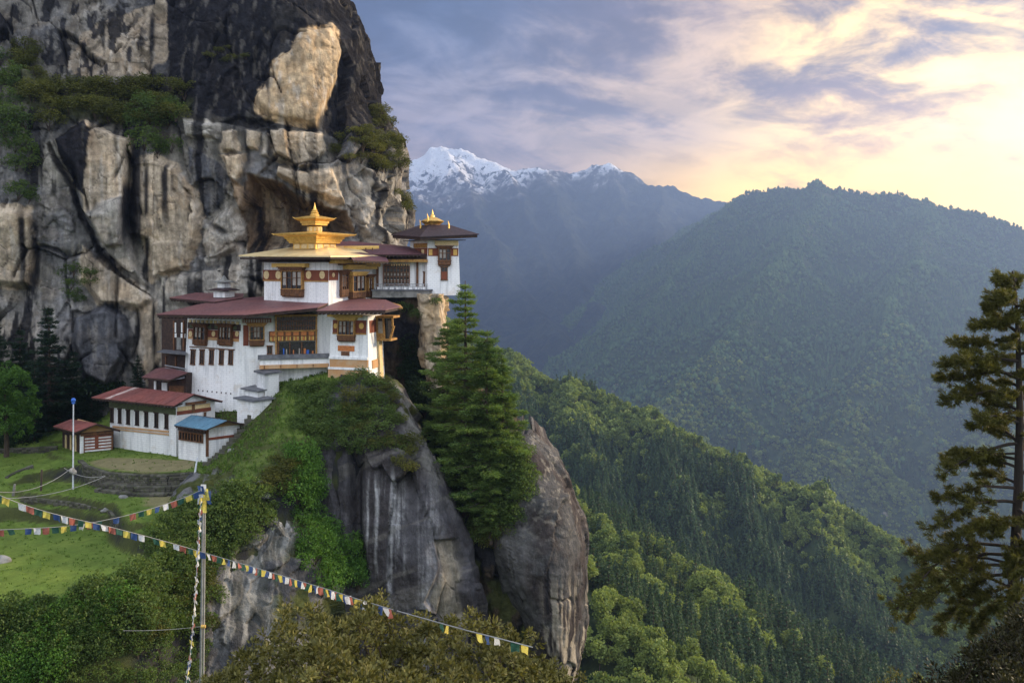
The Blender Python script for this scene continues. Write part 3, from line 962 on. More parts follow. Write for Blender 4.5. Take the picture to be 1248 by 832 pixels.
TERR = [  # plan polygon (photo column, depth), level, edge width
    (gplan([(60, 113), (228, 113), (300, 106), (262, 103), (250, 99.6), (236, 98.0), (205, 97.0), (165, 97.0), (128, 98.4), (104, 101.0), (96, 104), (60, 107)]), -24.0, 0.25),
    (gplan([(98, 101), (128, 98), (165, 96.6), (205, 96.6), (236, 97.6), (228, 93), (214, 89), (190, 86), (160, 85), (146, 87.5), (136, 92), (88, 94.5), (28, 96.4), (10, 99), (50, 102)]), -26.0, 0.3),
    (gplan([(-200, 93), (20, 94.5), (86, 93), (133, 90.5), (140, 87), (152, 84.5), (178, 83), (186, 79), (172, 76), (100, 72.5), (0, 70.5), (-200, 70)]), -28.6, 0.5),
]


def ground_z(x, y):
    p = np.stack([x, y], 1)
    z = np.zeros(len(x))
    for i in range(0, len(x), 20000):
        q = p[i:i + 20000]
        z[i:i + 20000] = np.sqrt(((q[:, None] - _g[None, :, :2]) ** 2).sum(-1) + 0.3) @ _wt[:-3] + np.concatenate([np.ones((len(q), 1)), q / 50], 1) @ _wt[-3:]
    p3 = np.stack([x, y, 0 * x], 1)
    rough = sstep(np.abs(np.gradient(z)) if len(z) > 3 else 0 * z, 0, 1) * 0
    z = z + 0.9 * (fbm(p3 / 4.5, 4, 141) - .5) + 0.25 * (fbm(p3 / 1.1, 3, 142) - .5)
    for poly, lev, wd in TERR:
        s = sdf_poly(x + .5 * (fbm(p3 / 3, 2, 143) - .5), y + .5 * (fbm(p3 / 3 + 9, 2, 144) - .5), poly)
        t = sstep(s, -wd, wd)
        z = z * (1 - t) + (lev + 0.22 * (fbm(p3 / 5, 3, 145) - .5)) * t
    px = x / y * F + CX
    py = HY - z / y * F
    z = z - 14 * sstep(px - lerp_tab(py, RA_R), -16, 6) * sstep(y, 92, 96)
    return z


gx = np.arange(-92, -10, 0.30); gy = np.arange(50, 129, 0.30)
GX, GY = np.meshgrid(gx, gy)
GZ = ground_z(GX.ravel(), GY.ravel()).reshape(GX.shape)
GV = np.stack([GX, GY, GZ], -1).reshape(-1, 3)
gi = np.arange(GX.size).reshape(GX.shape)
GF = np.stack([gi[:-1, :-1], gi[:-1, 1:], gi[1:, 1:], gi[1:, :-1]], -1).reshape(-1, 4)
slope = np.hypot(*np.gradient(GZ, 0.3)).ravel()
p3 = GV
lawn = sstep(slope, 0.75, 0.35)
dirt = np.zeros(len(GV))
gpx = GV[:, 0] / GV[:, 1] * F + CX
gpy = HY - GV[:, 2] / GV[:, 1] * F
dn = fbm(GV / 2.2, 4, 151)
yard = sstep(sdf_poly(GV[:, 0], GV[:, 1], gplan([(106, 102.2), (130, 105), (240, 103.8), (240, 99.6), (205, 97.6), (165, 97.7), (128, 99.2)])) + 1.2 * (dn - .5), -.4, .6)
path = sstep(sdf_poly(gpx, gpy, [(185, 600), (240, 596), (262, 606), (236, 616), (205, 624), (178, 612)]) + 16 * (dn - .5), -3, 5)
dirt = np.clip(np.maximum(yard * .9, path * .8), 0, 1)
gcol = np.zeros((len(GV), 3))
gr = fbm(GV / 3.0, 5, 152)[:, None]; g2 = fbm(GV / .8, 4, 153)[:, None]
G1, G2 = np.array((.070, .125, .022)), np.array((.165, .215, .044))
gcol = (G1 * (1 - gr) + G2 * gr) * (.7 + .6 * g2)
st_ = (1 - lawn)[:, None]
gcol = gcol * (1 - st_) + (C_MOSS * (.6 + .8 * gr) * .9) * st_
rk_ = (sstep(slope, 1.5, 2.6) * sstep(fbm(GV / 2.5, 4, 155), .30, .5))[:, None]
gcol = gcol * (1 - rk_) + C_BLUE * .28 * rk_
gcol = gcol * (1 - dirt[:, None]) + np.array((.23, .195, .105)) * (.75 + .5 * g2) * dirt[:, None]
m, n = newmat('lawn')
base = n.attr('col').outputs['Color']
co = n.new('ShaderNodeTexCoord').outputs['Object']
a = n.noise(co, 3.0, 7, 0.7); b = n.noise(n.vmath('MULTIPLY', co, (1, 1, .4)), 14.0, 5, 0.7)
c = n.mix(n.math('MULTIPLY', n.step(a, .38, .66), .45), base, n.vmath('SCALE', base, scale=.55))
c = n.mix(n.math('MULTIPLY', n.step(b, .5, .75), .35), c, n.vmath('SCALE', base, scale=1.6))
finish(n, c, .95, 0, n.math('ADD', a, b), .8, .12, .1)
M['lawn'] = m
ground = mesh_np('terrain', GV, GF, M['lawn'], smooth=True, cols={'col': gcol})
tag(ground, 'terraced grassy spur with lawns below the white houses', None, None, 'structure')
SURF.append((GV, GF))

_vs, _fs, _o = [], [], 0
for V_, F_ in SURF:
    _vs.append(V_); _fs.append(F_ + _o); _o += len(V_)
SV = np.concatenate(_vs); SF = np.concatenate(_fs)
BVH = BVHTree.FromPolygons([tuple(v) for v in SV.tolist()], SF.tolist())
GBVH = BVHTree.FromPolygons([tuple(v) for v in GV.tolist()], GF.tolist())
ORI = Vector((0, 0, 0))


def drop(px, py, ground_only=False):
    """first solid point seen at a photo pixel: (location, normal) or None"""
    hit = (GBVH if ground_only else BVH).ray_cast(ORI, P(px, py, 100).normalized(), 400)
    if hit[0] is None: return None
    nn = hit[1]
    if nn.dot(hit[0]) > 0: nn = -nn
    return hit[0], nn


def floor_z(x, y):
    hit = GBVH.ray_cast(Vector((x, y, 60)), Vector((0, 0, -1)), 300)
    return hit[0].z if hit[0] is not None else -26.0


# ------------------------------------------------------------------ hillside under the camera (carries the near trees and the pole)
hx, hy = np.meshgrid(np.arange(-60, 90, 1.5), np.arange(-30, 58, 1.5))
hp = np.stack([hx.ravel(), hy.ravel(), 0 * hx.ravel()], 1)
hz = -(0.56 * np.maximum(hy, -3).ravel() + 2.0) + 1.2 * (fbm(hp / 7, 3, 161) - .5) - 2.0 * np.maximum(hy.ravel() - 42, 0)
hv = np.stack([hx.ravel(), hy.ravel(), hz], 1)
hi_ = np.arange(hx.size).reshape(hx.shape)
hf = np.stack([hi_[:-1, :-1], hi_[:-1, 1:], hi_[1:, 1:], hi_[1:, :-1]], -1).reshape(-1, 4)
hg = fbm(hp / 2, 4, 162)[:, None]
hill = mesh_np('hillside', hv, hf, M['lawn'], smooth=True, cols={'col': G1 * (.5 + hg)})
tag(hill, 'grassy hillside in front where the tall pole and near trees stand', None, None, 'structure')


def hill_z(x, y):
    p = np.array([[x, y, 0.0]])
    return float(-(0.56 * max(y, -3) + 2.0) + 1.2 * (fbm(p / 7, 3, 161)[0] - .5) - 2.0 * max(y - 42, 0))


# ------------------------------------------------------------------ mountains
def seg_field(X, Y, lines):
    """height from crest and spur lines: each falls away on both sides; also the distance to the nearest crest"""
    H = np.full(X.shape, -1e9)
    DD = np.full(X.shape, 1e9)
    for pts, slope, low in lines:
        w_ = [P(*p) for p in pts]
        for a, b in zip(w_[:-1], w_[1:]):
            ex, ey = b.x - a.x, b.y - a.y
            t = np.clip(((X - a.x) * ex + (Y - a.y) * ey) / (ex * ex + ey * ey), 0, 1)
            d_ = np.hypot(X - a.x - t * ex, Y - a.y - t * ey)
            h = a.z + t * (b.z - a.z) - low - slope * d_
            H = np.where(h > H, h, H)
            DD = np.where(h >= H, d_, DD)
    return H, DD


def land(name, x0, x1, y0, y1, stp, lines, mat, floor, amps, seed, label, warp=0.0, crest_=.35):
    X, Y = np.meshgrid(np.arange(x0, x1, stp), np.arange(y0, y1, stp))
    x, y = X.ravel(), Y.ravel()
    p = np.stack([x, y, 0 * x], 1)
    sc = amps[0][0]
    wx = x + warp * (fbm(p / sc, 4, seed + 5) - .5) * 2
    wy = y + warp * (fbm(p / sc + 31, 4, seed + 6) - .5) * 2
    H, DD = seg_field(wx, wy, lines)
    for wl, am, rid in amps:
        H = H + am * (fbm(p / wl, 5, seed + int(wl), 0.5, rid) - .5) * np.clip(crest_ + DD / (4 * am + 1), 0, 1)
    H = np.maximum(H, floor - 0.02 * np.abs(H))
    V = np.stack([x, y, H], 1)
    i = np.arange(len(x)).reshape(X.shape)
    f = np.stack([i[:-1, :-1], i[:-1, 1:], i[1:, 1:], i[1:, :-1]], -1).reshape(-1, 4)
    o = mesh_np(name, V, f, mat, smooth=True)
    tag(o, label, None, None, 'structure')
    return o, V, f, X.shape


def side_spurs(lines, first, n, drop_, slope, low, seed):
    """short ribs branching off each spur to both sides"""
    rg = random.Random(seed)
    out = []
    for pts, sl, lo in lines[first:]:
        w_ = [P(*p) for p in pts]
        for a, b in zip(w_[:-1], w_[1:]):
            for k in range(n):
                t = (k + rg.uniform(.2, .8)) / n
                p = a.lerp(b, t); d_ = (b - a); ln = Vector((d_.x, d_.y)).length
                for sg in (-1, 1):
                    an = sg * rg.uniform(.7, 1.2)
                    u = Vector((d_.x * math.cos(an) - d_.y * math.sin(an), d_.x * math.sin(an) + d_.y * math.cos(an))) / ln
                    L_ = ln * rg.uniform(.55, 1.0)
                    q = Vector((p.x + u.x * L_, p.y + u.y * L_, p.z - L_ * drop_ * rg.uniform(.85, 1.15)))
                    r_ = Vector((p.x + u.x * L_ * .5 + rg.uniform(-.1, .1) * L_, p.y + u.y * L_ * .5, (p.z + q.z) / 2 + L_ * .03))
                    out.append(([(v.x / v.y * F + CX, HY - v.z / v.y * F, v.y) for v in (p, r_, q)], slope, low))
    return lines + out


# snow mountain
m, n = newmat('snow_and_rock')
geo = n.new('ShaderNodeNewGeometry')
pos = geo.outputs['Position']
px_, py_, pz_ = n.sep(pos)
nx, ny, nz = n.sep(geo.outputs['Normal'])
a = n.noise(pos, 0.0035, 8, 0.65)
b = n.noise(n.vmath('MULTIPLY', pos, (1, 1, .5)), 0.016, 7, 0.7)
line = n.math('ADD', n.math('ADD', pz_, n.math('MULTIPLY', n.math('SUBTRACT', a, .5), 760)), n.math('MULTIPLY', px_, -0.13))
sn = n.math('MULTIPLY', n.step(line, 515, 750), n.step(n.math('ADD', b, n.math('MULTIPLY', n.step(line, 560, 1000), .20)), 0.50, 0.57))
veg = n.mix(n.step(b, .4, .65), (0.010, 0.020, 0.022), (0.034, 0.046, 0.034))
rk = n.mix(n.step(b, .4, .6), (0.06, 0.06, 0.065), (0.14, 0.135, 0.13))
c = n.mix(n.step(line, 420, 640), veg, rk)
c = n.mix(sn, c, (0.84, 0.86, 0.90))
finish(n, c, .9, 0, n.math('ADD', b, n.noise(pos, .05, 6, .7)), 1.0, 26.0, .1)
M['snow'] = m
SNOW = [([(400, 250, 7000), (440, 225, 7000), (497, 196, 7000), (530, 185, 7000), (548, 183, 7000), (575, 194, 6900), (610, 207, 6800), (640, 217, 6700), (690, 219, 6700), (712, 211, 6700), (736, 209, 6600),
          (760, 222, 6500), (800, 230, 6400), (840, 240, 6300), (880, 248, 6100), (940, 265, 6000), (1050, 300, 5900)], 1.05, 0),
        ([(548, 184, 7000), (572, 250, 6100), (610, 320, 5000), (650, 390, 4000), (685, 440, 3400)], .80, 0),
        ([(500, 196, 7000), (512, 260, 5900), (530, 330, 4900), (560, 400, 4000), (600, 450, 3300)], .80, 0),
        ([(610, 207, 6800), (640, 260, 6000), (664, 320, 5100), (690, 380, 4200)], .85, 0),
        ([(660, 218, 6700), (690, 280, 5700), (708, 340, 4700), (722, 400, 3800), (730, 440, 3300)], .80, 0),
        ([(736, 209, 6600), (752, 260, 6000), (765, 320, 5000), (770, 380, 4200)], .82, 0),
        ([(800, 230, 6400), (806, 270, 5600), (800, 320, 4800), (790, 380, 4000)], .85, 0),
        ([(430, 230, 7000), (400, 300, 5600), (430, 380, 4500), (470, 450, 3600)], .75, 0)]
SNOW = side_spurs(SNOW, 1, 2, .62, 1.05, 10, 21)
land('snow_mountain', -3800, 3600, 3000, 8600, 18, SNOW, M['snow'], -560, [(900, 210, True), (260, 110, True), (90, 52, True)], 211, 'blue hazy mountain range dusted with snow on its crest', 120, .75)

# wooded mountain
m, n = newmat('forest_floor')
geo = n.new('ShaderNodeNewGeometry')
pos = geo.outputs['Position']
b = n.noise(pos, 0.05, 7, 0.7)
c = n.mix(n.step(b, .4, .65), (0.014, 0.028, 0.012), (0.045, 0.062, 0.024))
c = n.mix(n.step(n.noise(pos, .012, 6, .7), .66, .70), c, (0.16, 0.14, 0.10))
finish(n, c, .95, 0, b, .7, 4.0, .1)
M['floor'] = m
MID = [([(760, 330, 3300), (820, 290, 3150), (860, 264, 3000), (905, 241, 2850), (950, 230, 2720), (985, 226, 2640), (1003, 221, 2600), (1025, 231, 2570), (1080, 237, 2500), (1130, 249, 2400), (1190, 264, 2300),
         (1250, 283, 2200), (1330, 305, 2100), (1480, 340, 2000), (1700, 420, 1900)], 1.7, 6),
       ([(905, 243, 2850), (872, 300, 2600), (826, 358, 2350), (770, 420, 2100), (705, 482, 1900)], .95, 0),
       ([(930, 246, 3650), (880, 256, 3600), (820, 298, 3250), (752, 350, 2950), (692, 402, 2700), (640, 450, 2500)], .85, 0),
       ([(1003, 222, 2600), (978, 290, 2250), (930, 360, 1950), (880, 430, 1700), (800, 520, 1450)], .95, 0),
       ([(1130, 250, 2400), (1118, 320, 2020), (1088, 400, 1740), (1046, 490, 1520), (985, 600, 1330)], .95, 0),
       ([(1290, 296, 2150), (1288, 370, 1800), (1258, 460, 1560), (1196, 570, 1350)], .95, 0)]
MID = [([(a, b, y * 1.4) for a, b, y in pts], sl, lo * 1.3) for pts, sl, lo in MID]
MID = side_spurs(MID, 1, 2, .60, 1.0, 8, 22)
mid_o, midV, midF, midS = land('wooded_mountain', -700, 4500, 1350, 5200, 12, MID, M['floor'], -640, [(420, 150, True), (150, 85, True), (50, 16, False)], 311, 'broad forested mountain rising to a dark peak under the glow', 60)

RID2 = [([(480, 340, 1000), (560, 398, 930), (630, 434, 870), (665, 452, 850), (700, 470, 830), (760, 486, 800), (800, 505, 780), (850, 530, 750), (900, 560, 720), (950, 580, 700), (1000, 602, 680),
          (1060, 630, 655), (1110, 660, 630), (1160, 690, 610), (1250, 740, 580), (1380, 800, 550)], .85, 10),
        ([(700, 470, 830), (712, 530, 740), (735, 590, 660), (760, 660, 590), (800, 740, 540)], 1.0, 0),
        ([(800, 505, 780), (822, 560, 700), (842, 620, 635), (862, 690, 580), (900, 770, 530)], 1.0, 0),
        ([(900, 560, 720), (922, 620, 650), (950, 690, 590), (985, 770, 540)], 1.0, 0),
        ([(1000, 602, 680), (1020, 660, 620), (1050, 730, 570), (1090, 800, 530)], 1.0, 0),
        ([(630, 434, 870), (640, 500, 770), (660, 570, 690), (690, 650, 610)], 1.0, 0)]
RID2 = side_spurs(RID2, 1, 1, .7, 1.1, 3, 23)
r2_o, r2V, r2F, r2S = land('forest_ridge', -260, 560, 420, 1150, 4, RID2, M['floor'], -420, [(120, 26, True), (40, 9, False)], 411, 'long forested ridge with a sunlit crest across the valley', 22)

RID1 = [([(600, 540, 460), (660, 592, 430), (700, 622, 410), (730, 645, 395), (760, 664, 380), (800, 690, 365), (850, 716, 350), (900, 744, 335), (940, 768, 325), (980, 800, 312), (1030, 834, 300), (1120, 900, 280)], .62, 10),
        ([(760, 664, 380), (775, 730, 330), (800, 800, 292), (830, 880, 260)], .8, 5),
        ([(860, 722, 346), (880, 790, 306), (910, 860, 275)], .8, 5)]
r1_o, r1V, r1F, r1S = land('wooded_ridge', -60, 260, 200, 560, 2.5, RID1, M['floor'], -320, [(60, 12, True), (20, 4, False)], 511, 'nearer wooded ridge behind the boulder', 8)
RID0 = [([(660, 650, 265), (700, 706, 250), (725, 738, 240), (760, 772, 228), (790, 806, 218), (830, 850, 205), (900, 920, 190)], .62, 8)]
r0_o, r0V, r0F, r0S = land('wooded_slope', -30, 130, 130, 330, 2, RID0, M['floor'], -260, [(40, 8, True), (14, 3, False)], 611, 'nearest wooded slope low beside the boulder', 5)

# valley floor out to the horizon
vb = MB()
S_ = 24000
gxs = np.linspace(-S_, S_, 9); gys = np.linspace(-S_, S_, 9)
vv = [(x, y, -700.0) for y in gys for x in gxs]
vf = [(j * 9 + i, j * 9 + i + 1, (j + 1) * 9 + i + 1, (j + 1) * 9 + i) for j in range(8) for i in range(8)]
vb.add(vv, vf)
tag(vb.build('ground', M['floor']), 'valley floor reaching to the horizon', None, None, 'structure')
# ------------------------------------------------------------------ plants
def unit(v):
    return v / (np.linalg.norm(v, axis=1, keepdims=True) + 1e-9)


def leaves(c, ax, ln, wd, rng, flat=0.0, jit=0.5):
    """kite-shaped leaf faces at centres c along axes ax"""
    n = len(c)
    ax = unit(ax + jit * rng.normal(size=(n, 3)))
    r = rng.normal(size=(n, 3)); r[:, 2] *= (1 - flat)
    sd_ = unit(np.cross(ax, r + np.array((0, 0, flat * 3))))
    ln = np.broadcast_to(np.asarray(ln), (n,))[:, None]; wd = np.broadcast_to(np.asarray(wd), (n,))[:, None]
    v = np.stack([c - ax * ln * .5, c + sd_ * wd * .5, c + ax * ln * .5, c - sd_ * wd * .5], 1).reshape(-1, 3)
    f = np.arange(4 * n).reshape(n, 4)
    return v, f


def shrub_geo(seed, nclump=17, per=58, flat=.80, leaf=.135, spread=1.0, upw=.3):
    """a bushy mound about 1 m in radius: leaf clumps on an uneven dome"""
    rng = np.random.default_rng(seed)
    u = rng.normal(size=(nclump, 3)); u[:, 2] = np.abs(u[:, 2]) * .9 - .15
    u = unit(u)
    cc = u * (0.55 + .45 * rng.random((nclump, 1))) * np.array((spread, spread, flat))
    cc[:, 2] += .25
    rad = .26 + .20 * rng.random(nclump)
    ci = np.repeat(np.arange(nclump), per)
    dirs = rng.normal(size=(len(ci), 3)); dirs[:, 2] += upw; dirs = unit(dirs)
    c = cc[ci] + dirs * rad[ci][:, None] * (0.80 + .28 * rng.random((len(ci), 1)))
    v, f = leaves(c, dirs, leaf * (.7 + .7 * rng.random(len(c))), leaf * .62, rng, .0, .6)
    tint = np.clip(.45 + .30 * (rng.random(nclump)[ci] - .5) * 2 + .26 * (rng.random(len(ci)) - .5) * 2, 0, 1)
    return v, f, np.repeat(tint, 4)


def shrub_mesh(name, seed, mat, **k):
    v, f, t = shrub_geo(seed, **k)
    rng = np.random.default_rng(seed + 1)
    sv, sf = [], []
    mb = MB()
    for i in range(6):
        a = rng.random() * 6.28
        mb.tube([(0, 0, -.5), (.2 * math.cos(a), .2 * math.sin(a), .1), (.6 * math.cos(a), .6 * math.sin(a), .45)], [.035, .025, .012], 5)
    n0 = len(v)
    V = np.concatenate([v, np.array(mb.v)])
    q = np.array([g for g in mb.f if len(g) == 4]) + n0
    return mesh_np(name, V, [f, q], [M[mat], M['bark']], attrs={'tint': np.concatenate([t, np.zeros(len(mb.v))])},
                   fmat=np.concatenate([np.zeros(len(f)), np.ones(len(q))]), link=False)


SHRUB = {k: [shrub_mesh('shrub', s + i * 7, mt, **kw) for i in range(3)] for k, s, mt, kw in (
    ('green', 11, 'leaf_shrub', {}), ('bright', 51, 'leaf_bright', dict(leaf=.12, per=66)), ('ledge', 91, 'leaf_ledge', dict(flat=.62, leaf=.12, per=64)), ('dark', 131, 'leaf_dark', dict(leaf=.16)))}
RNG = random.Random(5)


QUEUE = []


def put_shrub(kind, loc, size, label, group, squash=1.0):
    QUEUE.append((size / loc[1], kind, RNG.randrange(3), tuple(loc), (size, size, size * squash), (RNG.uniform(-.25, .25), RNG.uniform(-.25, .25), RNG.uniform(0, 6.28)), label, group))


def in_poly(x, y, poly):
    return float(sdf_poly(np.array([x]), np.array([y]), poly)[0])


def patch(kind, poly, n, sizes, label, group, squash=1.0, sink=.25, gonly=False, mindist=0.0):
    """shrubs set down where a patch of the photograph shows them (size in photo pixels)"""
    xs = [p[0] for p in poly]; ys = [p[1] for p in poly]
    k = 0; tries = 0; done = []
    while k < n and tries < n * 40:
        tries += 1
        a, b = RNG.uniform(min(xs), max(xs)), RNG.uniform(min(ys), max(ys))
        if in_poly(a, b, poly) < 0: continue
        if any(math.hypot(a - q[0], b - q[1]) < mindist for q in done): continue
        h = drop(a, b, gonly)
        if h is None: continue
        s = 1.2 * RNG.uniform(*sizes) / F * h[0].y
        put_shrub(kind, h[0] + h[1] * s * .15 - Vector((0, 0, s * sink)), s, label, group, squash)
        done.append((a, b)); k += 1


# the two big ledges on the cliff
G_ = 'shrubs growing on the cliff ledges'
patch('ledge', [(10, 44), (40, 58), (70, 96), (120, 100), (195, 98), (238, 112), (228, 140), (160, 150), (120, 140), (80, 130), (60, 150), (40, 110)], 62, (9, 18), 'yellow-green shrub in the dense row along the upper left cliff ledge', G_, .8, mindist=6)
patch('green', [(150, 128), (215, 120), (222, 165), (200, 190), (180, 185), (165, 160)], 16, (9, 16), 'darker shrub spilling down the cliff below the ledge', G_, 1.0, mindist=7)
patch('green', [(-5, 60), (28, 90), (45, 180), (58, 240), (30, 250), (0, 190)], 22, (8, 15), 'shrub in the shady cleft at the left edge of the cliff', G_, 1.0, mindist=8)
patch('ledge', [(404, 168), (440, 158), (466, 150), (484, 172), (490, 196), (482, 212), (466, 208), (440, 196), (408, 188)], 34, (7, 13), 'olive shrub on the round cliff shoulder above the corner tower', G_, .8, mindist=5)
patch('ledge', [(452, 128), (462, 128), (478, 152), (470, 160), (456, 150)], 7, (5, 9), 'small shrub on the cliff edge against the sky', G_, mindist=5)
patch('ledge', [(478, 232), (494, 238), (498, 258), (486, 262)], 5, (5, 9), 'small shrub on the lower cliff edge against the blue mountain', G_, mindist=4)
patch('green', [(80, 318), (108, 316), (112, 350), (92, 372), (80, 350)], 8, (6, 10), 'shrub in the crack between the cliff slabs', G_, mindist=5)
patch('ledge', [(246, 58), (292, 54), (330, 80), (262, 84)], 6, (5, 8), 'small tuft on the black upper cliff', G_, .7, mindist=8)
# foot of the cliff, left
patch('dark', [(-10, 470), (30, 480), (90, 470), (130, 470), (150, 486), (110, 500), (70, 520), (40, 545), (-10, 560)], 40, (11, 20), 'dark shrub at the foot of the cliff', 'dark shrubs at the foot of the cliff', mindist=8)
# spur slope under the temple
patch('green', [(345, 470), (400, 456), (440, 458), (476, 470), (484, 500), (488, 545), (440, 555), (395, 545), (356, 545), (352, 500)], 46, (9, 16), 'green shrub on the grassy slope under the temple', 'shrubs on the slope under the temple', .8, mindist=8)
patch('ledge', [(420, 470), (470, 462), (486, 500), (505, 540), (500, 575), (470, 560), (440, 560)], 22, (8, 14), 'brownish shrub hanging over the streaked rock', 'shrubs on the slope under the temple', .8, mindist=7)
patch('bright', [(348, 545), (372, 552), (380, 600), (405, 640), (440, 680), (445, 712), (400, 720), (372, 700), (364, 620)], 42, (11, 18), 'bright green shrub in the strip running down between the rocks', 'bright shrubs between the rocks', 1.1, mindist=8)
patch('ledge', [(336, 556), (352, 552), (362, 596), (340, 606), (324, 590)], 11, (8, 13), 'shrub on the brow of the spur', 'shrubs on the spur', mindist=6)
# crest and flank of the spur
patch('green', [(205, 622), (246, 612), (290, 600), (322, 592), (330, 620), (300, 660), (252, 690), (190, 690), (180, 660)], 56, (10, 19), 'green shrub crowding the crest of the spur beside the lawn', 'shrubs on the spur', mindist=9)
patch('green', [(-10, 745), (60, 735), (140, 716), (200, 690), (250, 690), (258, 730), (200, 770), (100, 800), (0, 820)], 74, (12, 22), 'leafy shrub on the bank below the front lawn', 'shrubs below the front lawn', mindist=9)
patch('bright', [(20, 742), (100, 736), (160, 716), (150, 760), (60, 790)], 18, (12, 19), 'fresh green shrub on the bank below the front lawn', 'shrubs below the front lawn', mindist=12)
patch('ledge', [(120, 752), (225, 700), (256, 700), (250, 770), (200, 772), (130, 790)], 26, (9, 16), 'brownish shrub above the dark rock at the lower left', 'shrubs below the front lawn', mindist=9)
patch('bright', [(-10, 800), (60, 770), (90, 800), (70, 835), (-10, 840)], 16, (14, 22), 'pale green shrub in the lower left corner', 'shrubs below the front lawn', mindist=10)
patch('green', [(90, 770), (240, 740), (250, 832), (90, 832)], 24, (10, 18), 'shrub clinging to the steep bank at the bottom left', 'shrubs below the front lawn', mindist=13)
# gully
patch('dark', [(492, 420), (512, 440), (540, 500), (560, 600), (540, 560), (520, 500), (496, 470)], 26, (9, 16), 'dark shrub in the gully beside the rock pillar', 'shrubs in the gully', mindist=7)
patch('green', [(560, 560), (640, 540), (645, 590), (625, 640), (590, 660), (568, 650)], 40, (10, 17), 'shrub at the foot of the tall conifers', 'shrubs in the gully', mindist=8)
patch('ledge', [(575, 640), (600, 630), (626, 640), (600, 664), (580, 664)], 12, (8, 13), 'yellowish shrub at the low end of the gully', 'shrubs in the gully', mindist=6)
for a, b, s in ((500, 372, 11), (490, 366, 8), (512, 378, 11), (532, 362, 9)):
    h = drop(a, b + 8)
    if h: put_shrub('green', h[0], s / F * h[0].y, 'green shrub under the terrace of the corner tower', 'shrubs under the corner tower')

# the largest are plants of their own; the small remainder is one mass
QUEUE.sort(key=lambda q: -q[0])
for _, kind, i, loc, scl, rot, label, group in QUEUE[:290]:
    o = bpy.data.objects.new('shrub', SHRUB[kind][i])
    o.location, o.scale, o.rotation_euler = loc, scl, rot
    COL.objects.link(o)
    tag(o, label, 'shrub', group)


def scatter(name, pts, size, turn, meshes, pick, label, cat):
    """plants too many to count: one object, set on points by a node group"""
    n = len(pts)
    pm = bpy.data.meshes.new(name)
    pm.vertices.add(n)
    pm.vertices.foreach_set('co', np.asarray(pts, np.float32).ravel())
    for k_, a_ in (('size', size), ('turn', turn)):
        at = pm.attributes.new(k_, 'FLOAT_VECTOR', 'POINT')
        at.data.foreach_set('vector', np.asarray(a_, np.float32).ravel())
    at = pm.attributes.new('pick', 'INT', 'POINT')
    at.data.foreach_set('value', np.asarray(pick, np.int32))
    src = bpy.data.collections.new(name + ' sources')       # not linked to the scene: only the node group reads it
    for i, me in enumerate(meshes):
        src.objects.link(bpy.data.objects.new('plant_%02d' % i, me))
    ob = bpy.data.objects.new(name, pm)
    COL.objects.link(ob)
    ng = bpy.data.node_groups.new(name, 'GeometryNodeTree')
    ng.interface.new_socket('Geometry', in_out='INPUT', socket_type='NodeSocketGeometry')
    ng.interface.new_socket('Geometry', in_out='OUTPUT', socket_type='NodeSocketGeometry')
    nd = ng.nodes.new
    gi_ = nd('NodeGroupInput'); go_ = nd('NodeGroupOutput')
    ci = nd('GeometryNodeCollectionInfo'); ci.inputs['Collection'].default_value = src
    ci.inputs['Separate Children'].default_value = True; ci.inputs['Reset Children'].default_value = True
    ip = nd('GeometryNodeInstanceOnPoints'); ip.inputs['Pick Instance'].default_value = True
    at_ = []
    for k_, ty in (('size', 'FLOAT_VECTOR'), ('turn', 'FLOAT_VECTOR'), ('pick', 'INT')):
        a_ = nd('GeometryNodeInputNamedAttribute'); a_.data_type = ty; a_.inputs['Name'].default_value = k_; at_.append(a_)
    er = nd('FunctionNodeEulerToRotation')
    L = ng.links.new
    L(gi_.outputs[0], ip.inputs['Points']); L(ci.outputs[0], ip.inputs['Instance'])
    L(at_[0].outputs['Attribute'], ip.inputs['Scale']); L(at_[1].outputs['Attribute'], er.inputs[0]); L(er.outputs[0], ip.inputs['Rotation'])
    L(at_[2].outputs['Attribute'], ip.inputs['Instance Index'])
    L(ip.outputs[0], go_.inputs[0])
    md = ob.modifiers.new('plants', 'NODES'); md.node_group = ng
    tag(ob, label, cat, None, 'stuff')
    return ob


KO = list(SHRUB)
rest = QUEUE[290:]
scatter('undergrowth', [q[3] for q in rest], [q[4] for q in rest], [q[5] for q in rest], [me for k in KO for me in SHRUB[k]], [KO.index(q[1]) * 3 + q[2] for q in rest],
        'small shrubs filling the gaps on the ledges and slopes', 'undergrowth')

# grass: tufts over the slopes and the terrace banks, nobody could count them
rng = np.random.default_rng(77)
pts = []
cand = rng.integers(0, len(GV), 60000)
vis = (gpx[cand] > -20) & (gpx[cand] < 480) & (gpy[cand] < 745) & (gpy[cand] > 440)
cand = cand[vis]
keep = rng.random(len(cand)) < np.where(gpx[cand] > 235, .75, .16) * (1 - .85 * dirt[cand]) * (slope[cand] < 2.5)
cand = cand[keep]
base_ = GV[cand] + np.stack([rng.uniform(-.15, .15, len(cand)), rng.uniform(-.15, .15, len(cand)), np.zeros(len(cand))], 1)
hgt = np.where(gpx[cand] > 235, .38, .16) * (.5 + rng.random(len(cand)))
c5 = np.repeat(base_, 5, 0) + rng.normal(size=(len(cand) * 5, 3)) * np.array((.10, .10, 0))
h5 = np.repeat(hgt, 5)
ax = rng.normal(size=(len(c5), 3)) * .35 + np.array((0, 0, 1.0))
v, f = leaves(c5 + np.array((0, 0, 1)) * h5[:, None] * .4, ax, h5, .09, rng, 0, .1)
gs = mesh_np('grass', v, f, M['grass_blade'], attrs={'tint': np.repeat(rng.random(len(c5)), 4)})
tag(gs, 'grass tufts on the lawns and the slope', 'grass', None, 'stuff')


